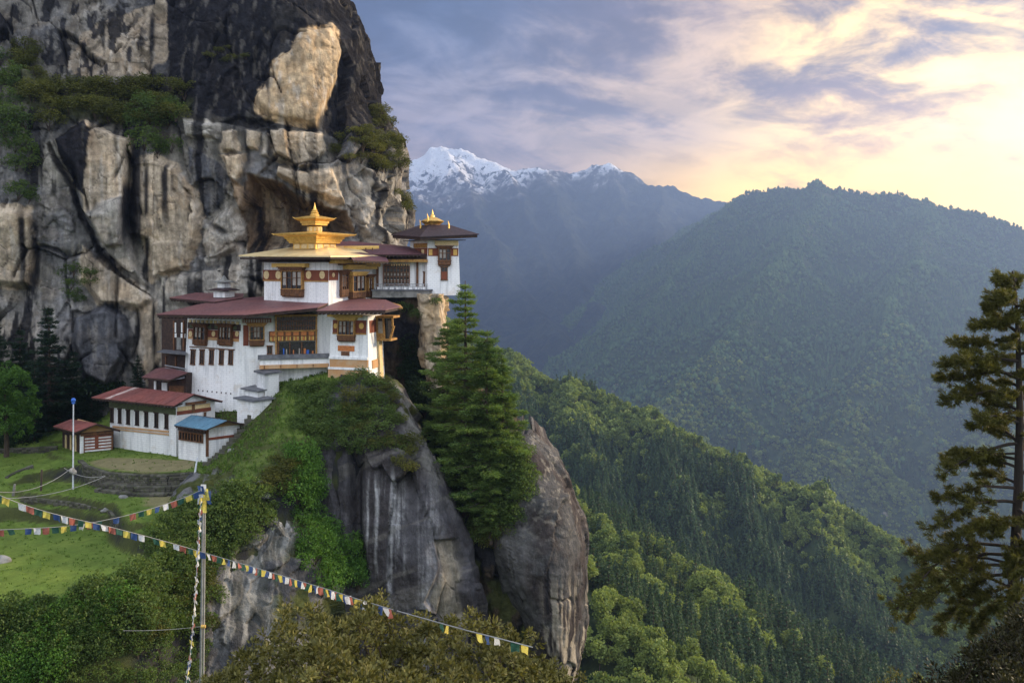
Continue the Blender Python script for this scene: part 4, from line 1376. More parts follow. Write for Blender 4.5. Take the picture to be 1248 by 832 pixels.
# ---- conifers of the middle ground
def conifer_geo(seed, h, r, whorls, z0=.12, needle=.34, dens=1.0, droop=.25, taper=.85, bare=0.0):
    rng = np.random.default_rng(seed)
    tr = MB()
    bend = rng.normal(size=2) * .015 * h
    spine = [(bend[0] * t * t, bend[1] * t * t, h * t) for t in np.linspace(-.06, 1, 9)]
    tr.tube(spine, [max(.03, .020 * h * (1 - .93 * t)) for t in np.linspace(0, 1, 9)], 8)
    C, A = [], []
    for k in range(whorls):
        t = z0 + (1 - z0) * ((k + rng.uniform(-.3, .3)) / whorls)
        t = min(max(t, z0), .995)
        prof = r * (1 - ((t - z0) / (1 - z0))) ** taper * (0.55 + .7 * rng.random()) + .03 * r
        if t < z0 + .15: prof *= .65 + 1.6 * (t - z0)
        nb = int(rng.integers(4, 7))
        a0 = rng.random() * 6.28
        for b in range(nb):
            if rng.random() < bare: continue
            an = a0 + 6.28 * b / nb + rng.uniform(-.35, .35)
            ln = prof * rng.uniform(.5, 1.2)
            up = rng.uniform(.02, .22) * (t - .2)
            d_ = np.array((math.cos(an), math.sin(an), up))
            st = np.array((bend[0] * t * t, bend[1] * t * t, h * t))
            q = np.linspace(0, 1, 5)
            line = st + d_ * ln * q[:, None] + np.array((0, 0, -1)) * (droop * ln * q[:, None] ** 2 * .6) + np.array((0, 0, 1)) * (.12 * ln * q[:, None] ** 4)
            tr.tube(line[:4], [.010 * h * (1 - .6 * t) * (1 - .7 * x) * .5 + .012 for x in q[:4]], 4)
            ns = max(5, int(ln / needle * 7.5 * dens))
            s = .22 + .80 * rng.random(ns) ** .8
            pp = np.stack([np.interp(s, q, line[:, j]) for j in range(3)], 1)
            side = np.array((-math.sin(an), math.cos(an), 0.0))
            wdt = ln * .30 * (1 - .55 * s)
            off = rng.uniform(-1, 1, ns)
            pp = pp + side * (off * wdt)[:, None] + np.array((0, 0, 1)) * (rng.uniform(-.14, .18, ns) * needle * 2.2 - .10 * np.abs(off) * wdt)[:, None]
            m_ = 5
            C.append(np.repeat(pp, m_, 0) + rng.normal(size=(ns * m_, 3)) * needle * np.array((.42, .42, .24)))
            A.append(np.repeat(d_ + side * (off * .8)[:, None] + np.array((0, 0, .25)), m_, 0))
    C = np.concatenate(C); A = np.concatenate(A)
    v, f = leaves(C, A, needle * (.7 + .6 * rng.random(len(C))), needle * .22, rng, .4, .45)
    cl = fbm(C / (h * .07), 2, seed)
    t = np.clip(.45 + 1.1 * (cl - .5) + .5 * (rng.random(len(C)) - .5), 0, 1)
    return tr, v, f, np.repeat(t, 4)


def conifer(loc, geo, mat, label, group, rz=0, s=1.0, name='conifer', cache={}):
    t = empty(name, loc, rz)
    t.scale = (s, s, s)
    tag(t, label, 'tree', group)
    key = (id(geo), mat)
    if key not in cache:
        tr, v, f, ti = geo
        tm = bpy.data.meshes.new('trunk'); tm.from_pydata(tr.v, [], tr.f); tm.materials.append(M['bark'])
        cache[key] = (tm, mesh_np('crown', v, f, M[mat], attrs={'tint': ti}, link=False))
    for nm, me in zip(('trunk', 'crown'), cache[key]):
        o = bpy.data.objects.new(nm, me); COL.objects.link(o); o.parent = t
    return t


g1 = conifer_geo(301, 30, 6.7, 36, .10, .48, 1.2, .22, .60, .06)
g2 = conifer_geo(302, 26, 6.3, 31, .14, .48, 1.2, .25, .60, .08)
g3 = conifer_geo(303, 24, 6.6, 28, .08, .48, 1.2, .32, .66, .08)
def at_h(px, py_base, Y):
    return P(px, py_base, Y)


GT = 'tall conifers in the gully beside the corner tower'
for px, pb, Y, top, g, gh, lab in (
        (568, 612, 106, 342, g1, 30, 'tallest dense green conifer just right of the corner tower'),
        (592, 646, 104, 402, g2, 26, 'slim green conifer standing in front of the tallest one'),
        (614, 640, 105, 432, g3, 24, 'broad green conifer at the right of the group by the tower'),
        (546, 590, 109, 392, g2, 26, 'green conifer close to the tan rock pillar, half hidden by the tallest'),
        (598, 655, 102.5, 520, g3, 24, 'shorter conifer low in the front of the group by the boulder')):
    conifer(P(px, pb, Y), g, 'needle_mid', lab, GT, RNG.uniform(0, 6.28), (pb - top) / F * Y / gh)
g4 = conifer_geo(311, 20, 4.6, 28, .15, .42, .9)
g5 = conifer_geo(312, 18, 4.4, 26, .1, .42, .9)
GD = 'dark conifers under the cliff'
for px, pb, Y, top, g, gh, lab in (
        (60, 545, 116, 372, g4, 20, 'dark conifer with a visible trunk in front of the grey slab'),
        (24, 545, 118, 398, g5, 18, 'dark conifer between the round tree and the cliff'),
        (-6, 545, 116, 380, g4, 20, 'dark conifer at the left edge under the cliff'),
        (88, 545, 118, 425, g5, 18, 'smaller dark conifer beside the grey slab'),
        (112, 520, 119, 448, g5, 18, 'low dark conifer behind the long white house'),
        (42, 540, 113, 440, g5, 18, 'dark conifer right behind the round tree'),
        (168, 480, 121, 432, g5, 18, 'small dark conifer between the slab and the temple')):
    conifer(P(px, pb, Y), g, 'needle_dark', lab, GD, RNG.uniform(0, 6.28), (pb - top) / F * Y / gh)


# ---- leafy trees
def crown_geo(seed, lobes, per, leaf, asp=.6, jit=.6, upw=.25, axis_out=1.0):
    """lobes: (x,y,z,r); leaf clumps over lumpy lobes"""
    rng = np.random.default_rng(seed)
    C, A, T = [], [], []
    for (x, y, z, r) in lobes:
        nc = max(14, int(34 * r * r / (leaf * leaf * 90)))
        nc = min(nc, 60)
        u = rng.normal(size=(nc, 3)); u[:, 2] += .25; u = unit(u)
        cc = np.array((x, y, z)) + u * r * (.65 + .4 * rng.random((nc, 1)))
        rad = r * (.20 + .16 * rng.random(nc))
        ci = np.repeat(np.arange(nc), per)
        dr = rng.normal(size=(len(ci), 3)); dr[:, 2] += upw; dr = unit(dr)
        C.append(cc[ci] + dr * rad[ci][:, None] * (.5 + .55 * rng.random((len(ci), 1))))
        A.append(dr)
        T.append(np.clip(.45 + .22 * rng.normal(size=nc)[ci] + .22 * rng.normal(size=len(ci)), 0, 1))
    C = np.concatenate(C); A = np.concatenate(A); T = np.concatenate(T)
    v, f = leaves(C, A, leaf * (.7 + .6 * rng.random(len(C))), leaf * asp, rng, 0, jit)
    return v, f, np.repeat(T, 4)


t = empty('round_tree', P(12, 560, 108))
tag(t, 'round bright green leafy tree at the left edge below the cliff', 'tree')
lob = []
rg = random.Random(9)
for px, py, r in ((8, 470, 24), (30, 478, 16), (-12, 480, 24), (18, 500, 24), (-5, 512, 24), (34, 505, 14), (6, 455, 16), (-30, 500, 26), (24, 520, 14), (40, 490, 9), (22, 460, 11)):
    p = P(px, py, 106 + rg.uniform(-2, 2)); lob.append((p.x, p.y, p.z, r / F * 106))
v, f, ti = crown_geo(401, lob, 60, .24)
mesh_np('crown', v, f, M['leaf_round'], t, attrs={'tint': ti})
mb = MB(); b0 = P(8, 565, 107)
mb.tube([b0, P(8, 520, 106.5), P(6, 480, 106)], [.35, .25, .1], 8)
mb.tube([P(8, 525, 106.5), P(28, 495, 106)], [.18, .06], 6); mb.tube([P(8, 530, 106.5), P(-15, 495, 106)], [.18, .06], 6)
mb.build('trunk', M['bark'], t)

# big bush-like tree top in the foreground
def near_crown(name, label, outline, Yr, seed, mat, leaf, nclump, per, base, depth=1.0):
    """twig ends over an uneven canopy whose upper edge follows the outline (photo px)"""
    rng = np.random.default_rng(seed)
    t = empty(name, base)
    tag(t, label, 'tree')
    x0, x1 = outline[0][0], outline[-1][0]
    C, A, T = [], [], []
    tw = MB()
    for k in range(nclump):
        px = rng.uniform(x0, x1)
        top = lerp_tab(px, outline)
        q = rng.random()
        Y = Yr[0] + (Yr[1] - Yr[0]) * q
        # canopy surface: highest at the far side, falling gently to the near side
        zt = (HY - top) / F * Yr[1]
        z = zt + (1 - q) * depth - .25 * rng.random() ** 2 * 4 + .5 * (vnoise(np.array([[px / 45., q * 4, 0]]), seed)[0] - .5) * 2
        c = np.array(((px - CX) / F * Y, Y, z))
        if rng.random() < .35: c[2] -= rng.random() * 1.6
        r = rng.uniform(.16, .30)
        d0 = unit(np.array([[rng.normal() * .6, rng.normal() * .6 - .3, 1.0]]))[0]
        m_ = per
        dr = unit(rng.normal(size=(m_, 3)) + d0 * .7)
        C.append(c + dr * r * (.35 + .65 * rng.random((m_, 1)))); A.append(dr + np.array((0, 0, .15)))
        T.append(np.clip(.45 + .20 * rng.normal() + .24 * rng.normal(size=m_), 0, 1))
        if k % 4 == 0:
            p_ = c - np.array((rng.normal() * .3, rng.normal() * .3, .8))
            tw.tube([p_, (p_ + c) / 2 + rng.normal(size=3) * .05, c], [.02, .012, .006], 4)
    C = np.concatenate(C); A = np.concatenate(A); T = np.concatenate(T)
    v, f = leaves(C, A, leaf * (.65 + .7 * rng.random(len(C))), leaf * .46, rng, 0, .35)
    mesh_np('crown', v, f, M[mat], t, attrs={'tint': np.repeat(T, 4)})
    ctr = np.array((C[:, 0].mean(), C[:, 1].mean(), C[:, 2].mean() - 1.5))
    tw.tube([base - Vector((0, 0, .4)), (base + Vector(ctr)) / 2, ctr], [.32, .24, .14], 9)
    for k in range(9):
        e = C[rng.integers(0, len(C))]
        tw.tube([ctr - np.array((0, 0, .8)), (ctr + e) / 2 - np.array((0, 0, .5)), e - np.array((0, 0, .15))], [.11, .07, .02], 6)
    tw.build('trunk', M['bark'], t)
    return t


def hill_base(px, Y):
    x = (px - CX) / F * Y
    return Vector((x, Y, hill_z(x, Y)))


near_crown('leafy_tree', 'olive-brown leafy treetop spread along the bottom edge in front of the rock face',
           [(205, 838), (235, 810), (262, 795), (310, 772), (350, 745), (395, 732), (430, 742), (470, 745), (505, 742), (550, 752), (600, 752), (640, 768), (670, 792), (700, 818), (722, 838)], (15.5, 22.5), 501, 'leaf_oak', .125, 1250, 46, hill_base(470, 20), 1.1)
near_crown('leafy_tree', 'dark small-leaved treetop in the lower right corner under the pine',
           [(1085, 836), (1130, 815), (1160, 795), (1190, 770), (1215, 745), (1250, 735), (1330, 740), (1400, 780)], (14, 18.5), 502, 'leaf_oak_dark', .085, 800, 50, hill_base(1235, 17), .6)
near_crown('leafy_tree', 'thin sprig of a low treetop at the bottom edge right of the boulder', [(1060, 838), (1085, 828), (1110, 824), (1140, 822), (1180, 826)], (20, 22), 503, 'leaf_oak', .09, 60, 40, hill_base(1110, 21), .3)

# ---- the pine on the right: long limbs with brushes of needles at their ends
def pine():
    rng = np.random.default_rng(601)
    Y0 = 26.0
    base = hill_base(1236, Y0)
    t = empty('pine_tree', base)
    tag(t, 'tall open pine with bent limbs at the right edge', 'tree')
    wd = MB(); C, A, T = [], [], []
    trunk = [base - Vector((0, 0, .5)), P(1232, 800, Y0), P(1236, 700, Y0), P(1241, 600, Y0), P(1243, 500, Y0), P(1241, 420, Y0), P(1238, 360, Y0), P(1234, 330, Y0)]
    wd.tube(trunk, [.24, .18, .155, .13, .10, .07, .045, .02], 10)

    def brush(p, dr, r, n=58):
        d_ = unit(rng.normal(size=(n, 3)) * .75 + np.array(dr) * 1.1)
        s = rng.random((n, 1))
        st = p - np.array(dr) * r * 1.1 * s
        C.append(st + d_ * r * .5); A.append(d_)
        T.append(np.clip(.45 + .18 * rng.normal() + .2 * rng.normal(size=n), 0, 1))

    def limb(a, b, sag, thick, nb, rad):
        a = np.array(a); b = np.array(b)
        q = np.linspace(0, 1, 8)
        ln = np.linalg.norm(b - a)
        line = a + (b - a) * q[:, None] + np.array((0, 0, 1)) * (sag * ln * np.sin(q * math.pi))[:, None] + rng.normal(size=(8, 3)) * .012 * ln * np.sin(q * math.pi)[:, None]
        wd.tube(line, [thick * (1 - .8 * x) + .008 for x in q], 6)
        dmain = (b - a) / ln
        for k in range(nb):
            s = .30 + .70 * (k + rng.random()) / nb
            p = np.array([np.interp(s, q, line[:, j]) for j in range(3)])
            side = np.cross(dmain, np.array((0, 0, 1.0))) * rng.choice([-1, 1])
            tl = ln * rng.uniform(.10, .24) * (1.25 - .6 * s)
            e = p + (dmain * rng.uniform(.3, .9) + side * rng.uniform(.2, .9) + np.array((0, 0, rng.uniform(-.15, .45)))) * tl
            wd.tube([p, (p + e) / 2 + np.array((0, 0, -.03)), e], [.014, .010, .006], 4)
            for j in range(int(rng.integers(3, 5))):
                w_ = p + (e - p) * (1.0 - .27 * j) + rng.normal(size=3) * .09
                brush(w_, unit(np.array([(e - p) + np.array((0, 0, .25)) * tl]))[0], rad * rng.uniform(.85, 1.2))
        brush(line[-1], dmain, rad)

    def on(py):   # point on the trunk at a photo row
        z = (HY - py) / F * Y0
        for p, q in zip(trunk[:-1], trunk[1:]):
            if p.z <= z <= q.z:
                return p.lerp(q, (z - p.z) / (q.z - p.z))
        return trunk[-1]

    # (trunk row, tip px, tip py, depth offset, sag, brushes)
    LB = [(345, 1214, 342, 0, .05, 8), (360, 1206, 376, .8, .02, 9), (372, 1222, 362, -1, .03, 8), (392, 1190, 398, -.6, .03, 11), (405, 1198, 372, .5, -.02, 10),
          (425, 1166, 418, .4, .05, 13), (440, 1152, 446, -.7, .05, 15), (455, 1146, 462, .6, .04, 15), (462, 1172, 440, -1.2, .04, 12), (478, 1152, 490, -.3, .06, 14), (486, 1178, 480, 1.2, .02, 12),
          (500, 1182, 522, 0, .05, 9), (515, 1196, 508, -1.2, .04, 8), (540, 1150, 578, -.4, .10, 10), (552, 1168, 566, .7, .05, 8), (570, 1190, 560, 1.0, .05, 7),
          (595, 1140, 612, .3, .10, 12), (612, 1136, 644, -.6, .12, 14), (630, 1150, 668, .5, .10, 12), (640, 1176, 650, -1.2, .07, 10),
          (668, 1092, 742, -.5, .20, 24), (676, 1106, 752, .6, .20, 20), (690, 1130, 738, -1.0, .16, 18), (700, 1142, 768, .4, .18, 17), (712, 1166, 756, -.6, .10, 14), (722, 1186, 772, .6, .08, 12)]
    for r_, tx, ty, dz_, sag, nb in LB:
        limb(on(r_), P(tx, ty, Y0 + dz_), sag, .05 if nb > 9 else .036, nb, .175)
    for k in range(40):   # the side away from the picture and towards it
        r_ = 338 + 395 * (k + .5) / 40
        an = rng.uniform(-1.3, 1.3) if k % 3 == 0 else rng.uniform(1.4, 2.5) * rng.choice([-1, 1])
        L_ = (.8 + 2.4 * ((r_ - 330) / 400)) * rng.uniform(.6, 1.0)
        p = on(r_)
        limb(p, p + Vector((math.cos(an) * L_, math.sin(an) * L_, rng.uniform(-.25, .15) * L_)), .08, .045, int(4 + 2.4 * L_), .16)
    C_ = np.concatenate(C); A_ = np.concatenate(A); T_ = np.concatenate(T)
    v, f = leaves(C_, A_, .175 * (.8 + .4 * rng.random(len(C_))), .021, rng, 0, .05)
    mesh_np('crown', v, f, M['needle_pine'], t, attrs={'tint': np.repeat(T_, 4)})
    wd.build('trunk', M['bark_dark'], t)


pine()

# ------------------------------------------------------------------ forests
def far_conifer(seed, n, ls):
    rng = np.random.default_rng(seed)
    z = .06 + .94 * rng.random(n) ** 1.25
    lay = np.floor(z * 11) / 11 + .03
    z = np.where(rng.random(n) < .7, lay + rng.normal(size=n) * .008, z)
    r = .21 * (1.02 - z) ** .85 * (.55 + .5 * rng.random(n))
    a = rng.random(n) * 6.283
    c = np.stack([r * np.cos(a), r * np.sin(a), z - .22 * r], 1)
    ax = np.stack([np.cos(a), np.sin(a), np.full(n, -.35)], 1)
    v, f = leaves(c, ax, ls * (1.25 - .7 * z), ls * .55 * (1.2 - .6 * z), rng, .35, .35)
    return v, f, np.repeat(rng.random(n), 4)


def far_broad(seed, n, ls):
    rng = np.random.default_rng(seed)
    nl = 15
    lc = unit(rng.normal(size=(nl, 3))) * np.array((.22, .22, .26)) * rng.uniform(.3, 1, (nl, 1)) + np.array((0, 0, .60))
    lr = rng.uniform(.09, .17, nl)
    i = rng.integers(0, nl, n)
    u = rng.normal(size=(n, 3)); u[:, 2] += .3; u = unit(u)
    c = lc[i] + u * lr[i][:, None] * (.8 + .25 * rng.random((n, 1)))
    v, f = leaves(c, u + rng.normal(size=(n, 3)) * .8, ls, ls * .7, rng, 0, .4)
    return v, f, np.repeat(np.clip(.5 + .25 * rng.normal(size=nl)[i] + .2 * rng.normal(size=n), 0, 1), 4)


def tree_obj(name, geo, mat, trunk_h=.5):
    v, f, ti = geo
    tr = MB(); tr.tube([(0, 0, -.15), (0, 0, trunk_h)], [.014, .008], 5)
    q = np.array([g for g in tr.f if len(g) == 4]) + len(v)
    return mesh_np(name, np.concatenate([v, np.array(tr.v)]), [f, q], [M[mat], M['bark']], attrs={'tint': np.concatenate([ti, np.zeros(len(tr.v))])},
                   fmat=np.concatenate([np.zeros(len(f)), np.ones(len(q))]), link=False)


FC = [tree_obj('forest_conifer', far_conifer(700 + i, 900, .075), 'forest_conifer', .9) for i in range(3)]
FB = [tree_obj('forest_tree', far_broad(720 + i, 1000, .062), 'forest_broad') for i in range(3)]
FC_S = [tree_obj('forest_conifer', far_conifer(740 + i, 190, .14), 'forest_conifer', .9) for i in range(2)]
FB_S = [tree_obj('forest_tree', far_broad(760 + i, 200, .13), 'forest_broad') for i in range(2)]


def crown_blob(seed, cone):
    """a whole crown a few pixels high: a bumpy closed form"""
    rng = np.random.default_rng(seed)
    rings, k = 6, 8
    V, T = [], []
    for i in range(rings + 1):
        t = i / rings
        r = (.24 * (1 - t) ** .8 + .015) * (1 if i % 2 == 0 else .72) if cone else .30 * math.sin(math.pi * min(.97, .12 + .88 * t)) ** .7
        z = .08 + .92 * t if cone else .25 + .72 * t
        for j in range(k):
            a = 6.283 * (j + .5 * (i % 2)) / k
            q = r * rng.uniform(.65, 1.3)
            V.append((q * math.cos(a), q * math.sin(a), z + rng.normal() * .035)); T.append(rng.uniform(.25, .75))
    Fq = [(i * k + j, i * k + (j + 1) % k, (i + 1) * k + (j + 1) % k, (i + 1) * k + j) for i in range(rings) for j in range(k)]
    Fq += [tuple(rings * k + j for j in (0, 2, 4, 6))]
    return np.array(V), np.array(Fq), np.array(T)


FM = [tree_obj('forest_tree', crown_blob(780 + i, False), 'forest_far') for i in range(2)] + [tree_obj('forest_conifer', crown_blob(790 + i, True), 'forest_far', .9) for i in range(2)]


def surf_points(V, shp, n, rng, ymin=None):
    """random points on a height field grid, evenly by plan area"""
    ny, nx_ = shp
    G = V.reshape(ny, nx_, 3)
    i = rng.random(n) * (ny - 1.001); j = rng.random(n) * (nx_ - 1.001)
    a, b = i.astype(int), j.astype(int); u = (i - a)[:, None]; w_ = (j - b)[:, None]
    return G[a, b] * (1 - u) * (1 - w_) + G[a, b + 1] * (1 - u) * w_ + G[a + 1, b] * u * (1 - w_) + G[a + 1, b + 1] * u * w_


def in_view(p, mg=40):
    px = p[:, 0] / p[:, 1] * F + CX; py = HY - p[:, 2] / p[:, 1] * F
    return (px > 480 - mg) & (px < 1248 + mg) & (py > 150) & (py < 832 + mg * 2)


def wood(name, pts, h, rng, meshes, label, tilt=.06):
    n = len(pts)
    sz = np.asarray(h)[:, None] * np.stack([rng.uniform(.85, 1.25, n), rng.uniform(.85, 1.25, n), np.ones(n)], 1)
    tn = np.stack([rng.normal(size=n) * tilt, rng.normal(size=n) * tilt, rng.random(n) * 6.283], 1)
    return scatter(name, pts, sz, tn, meshes, rng.integers(0, len(meshes), n), label, 'forest')


def seen_mask(pts, hts, V, Fq):
    """which trees the camera can see past their own ridge"""
    bv = BVHTree.FromPolygons([tuple(v) for v in V.tolist()], Fq.tolist())
    out = np.zeros(len(pts), bool)
    for i, (p, h) in enumerate(zip(pts, hts)):
        q = Vector(p) + Vector((0, 0, h * .8))
        L_ = q.length
        hit = bv.ray_cast(ORI, q.normalized(), L_ - 2)
        out[i] = hit[0] is None
    return out


rng = np.random.default_rng(800)
nt_ = dict(c=0, b=0)


def near_forest(V, Fq, shp, n, hrange, quota, where, lab_c, lab_b, mesh_c, mesh_b, bias=0.0, lines=None):
    p = surf_points(V, shp, n, rng)
    p = p[in_view(p, 60)]
    h = rng.uniform(*hrange, len(p)) * (.75 + .5 * vnoise(p / 30, 801))
    nz = fbm(p / 55., 3, 802) + .10 * rng.normal(size=len(p)) + bias
    nz = nz + .22 * sstep(seg_field(p[:, 0], p[:, 1], lines)[1], 38, 4) - .10  # more pale leafy trees near the crest, sunlight put into tree colour
    broad = nz > .5
    h = np.where(broad, h * .82, h)
    px = p[:, 0] / p[:, 1] * F + CX
    vis = seen_mask(p, h, V, Fq) & (px < 1255) & (px > 560) & (HY - (p[:, 2] + h) / p[:, 1] * F < 832) & (px > lerp_tab(HY - (p[:, 2] + h) / p[:, 1] * F, RB_R) - 8)
    order = np.argsort(p[:, 1] - h * 4)
    for kind, m_, meshes, stuff_mesh, lab, nm in (('c', ~broad, FC, mesh_c, lab_c, 'forest_conifer'), ('b', broad, FB, mesh_b, lab_b, 'forest_tree')):
        idx = [i for i in order if m_[i] and vis[i]][:quota]
        for i in idx:
            o = bpy.data.objects.new(nm, meshes[i % 3])
            o.location = p[i]; s = h[i]; k = rng.uniform(.9, 1.25)
            o.scale = (s * k, s * k, s); o.rotation_euler = (rng.normal() * .04, rng.normal() * .04, rng.random() * 6.283)
            COL.objects.link(o)
            tag(o, lab, 'tree', ('conifers ' if kind == 'c' else 'leafy trees ') + where)
        rest = np.setdiff1d(np.nonzero(m_)[0], np.array(idx, int))
        if len(rest):
            wood('forest', p[rest], h[rest], rng, stuff_mesh, ('conifer' if kind == 'c' else 'leafy') + ' forest covering ' + where.split(' on ')[-1])


near_forest(r0V, r0F, r0S, 1500, (9, 15), 90, 'on the nearest slope beside the boulder', 'conifer on the nearest wooded slope low beside the boulder', 'pale green leafy tree on the nearest wooded slope low beside the boulder', FC, FB, .05, RID0)
near_forest(r1V, r1F, r1S, 6200, (10, 19), 205, 'on the nearer wooded ridge', 'conifer on the nearer wooded ridge right of the boulder', 'sunlit leafy tree on the nearer wooded ridge right of the boulder', FC, FB, .04, RID1[:1])

p = surf_points(r2V, r2S, 30000, rng)
p = p[in_view(p, 30)]
h = rng.uniform(9, 17, len(p)) * (.75 + .5 * vnoise(p / 40, 811))
crest = -seg_field(p[:, 0], p[:, 1], RID2[:1])[1]
nz = fbm(p / 70., 4, 812) + .05 * rng.normal(size=len(p)) + .30 * sstep(crest, -85, -5)  # crest given pale leafy trees, flanks dark conifers: sun and shade by colour
b_ = nz > .58
wood('forest', p[~b_], h[~b_] * 1.15, rng, FC_S, 'conifer forest on the long ridge across the valley')
wood('forest', p[b_], h[b_] * .85, rng, FB_S, 'leafy forest along the crest of the long ridge, coloured pale as if sunlit')
p = surf_points(midV, midS, 520000, rng)
p = p[in_view(p, 10)]
p = p[fbm(p / 60., 4, 823) + .10 * rng.normal(size=len(p)) > .34]
h = np.clip(7.6 * np.exp(.36 * rng.normal(size=len(p))), 3.5, 20) * (.5 + 1.0 * fbm(p / 70., 3, 821))
mh, md = seg_field(p[:, 0], p[:, 1], MID)
b_ = fbm(p / 120., 4, 822) + .07 * rng.normal(size=len(p)) + .34 * (sstep(md, 160, 5) - .45) > .5  # leafy crests, conifer gullies: lower spurs get light and shade through tree colour
h = h * 1.3
nr = p[:, 1] < 2200 + 150 * rng.normal(size=len(p))
wood('forest', p[b_ & nr], h[b_ & nr] * 1.1, rng, FB_S, 'leafy forest on the lower spurs of the broad mountain')
wood('forest', p[~b_ & nr], h[~b_ & nr] * 1.3, rng, FC_S, 'conifer forest on the lower spurs of the broad mountain')
p, h, b_ = p[~nr], h[~nr], b_[~nr]
wood('forest', p[b_], h[b_], rng, FM[:2], 'leafy forest on the upper slopes of the broad mountain')
wood('forest', p[~b_], h[~b_] * 1.2, rng, FM[2:], 'conifer forest on the upper slopes of the broad mountain')

# ------------------------------------------------------------------ air
hz_ = MB(); hz_.box((0, 3520, 185), (13000, 7840, 1800))     # from below the valley floor to above the highest crest
m = bpy.data.materials.new('haze'); m.use_nodes = True
n = NT(m.node_tree)
vol = n.new('ShaderNodeVolumePrincipled')
vol.inputs['Color'].default_value = (0.35, 0.53, 1.0, 1)
vol.inputs['Density'].default_value = HAZE if 'HAZE' in globals() else 1.3e-4
vol.inputs['Anisotropy'].default_value = 0.5
no = n.new('ShaderNodeOutputMaterial')
n.t.links.new(vol.outputs[0], no.inputs['Volume'])
hzo = hz_.build('haze', m)
tag(hzo, 'blue mountain air filling the valley', 'haze', None, 'stuff')
# ------------------------------------------------------------------ buildings
def pl(px, Y):
    return ((px - CX) / F * Y, Y)


def poly_offset(plan, d_):
    """ccw plan grown outwards by d_"""
    n = len(plan); out = []
    for i in range(n):
        a, b, c = Vector(plan[i - 1]), Vector(plan[i]), Vector(plan[(i + 1) % n])
        e1 = (b - a).normalized(); e2 = (c - b).normalized()
        n1 = Vector((e1.y, -e1.x)); n2 = Vector((e2.y, -e2.x))
        m_ = n1 + n2
        k = d_ / max(.35, (1 + n1.dot(n2)))
        out.append((b.x + m_.x * k, b.y + m_.y * k))
    return out


class Wall:
    """a facade: u along it (left to right as seen), z up, w out towards the viewer; batter leans it outwards below"""
    def __init__(self, p0, p1, ztop=0.0, batter=0.0):
        self.p0 = Vector(p0); self.p1 = Vector(p1)
        self.d = (self.p1 - self.p0).normalized()
        self.n = Vector((self.d.y, -self.d.x))
        self.zt, self.bt = ztop, batter
        self.L = (self.p1 - self.p0).length

    def at(self, px, py):
        rx = (px - CX) / F
        den = rx * self.n.x + self.n.y
        Y = self.p0.dot(self.n) / den
        q = Vector((rx * Y, Y))
        return (q - self.p0).dot(self.d), (HY - py) / F * Y

    def pt(self, u, z, w=0.0):
        w = w + self.bt * max(0.0, self.zt - z)
        q = self.p0 + self.d * u + self.n * w
        return (q.x, q.y, z)

    def box(self, mb, u0, u1, z0, z1, w0, w1):
        mb.hexa([self.pt(u0, z0, w1), self.pt(u1, z0, w1), self.pt(u1, z0, w0), self.pt(u0, z0, w0),
                 self.pt(u0, z1, w1), self.pt(u1, z1, w1), self.pt(u1, z1, w0), self.pt(u0, z1, w0)])

    def rect(self, x0, x1, y0, y1):
        """photo rectangle -> u0,u1,z0,z1"""
        ym, xm = (y0 + y1) / 2, (x0 + x1) / 2
        return self.at(x0, ym)[0], self.at(x1, ym)[0], self.at(xm, y1)[1], self.at(xm, y0)[1]

    def pbox(self, mb, x0, x1, y0, y1, w0, w1):
        self.box(mb, *self.rect(x0, x1, y0, y1), w0, w1)


def part(name, mat, parent, W, rects, w0, w1, label=None):
    mb = MB()
    for r_ in rects: W.pbox(mb, *r_, w0, w1)
    o = mb.build(name, M[mat], parent)
    if label: o['label'] = label
    return o


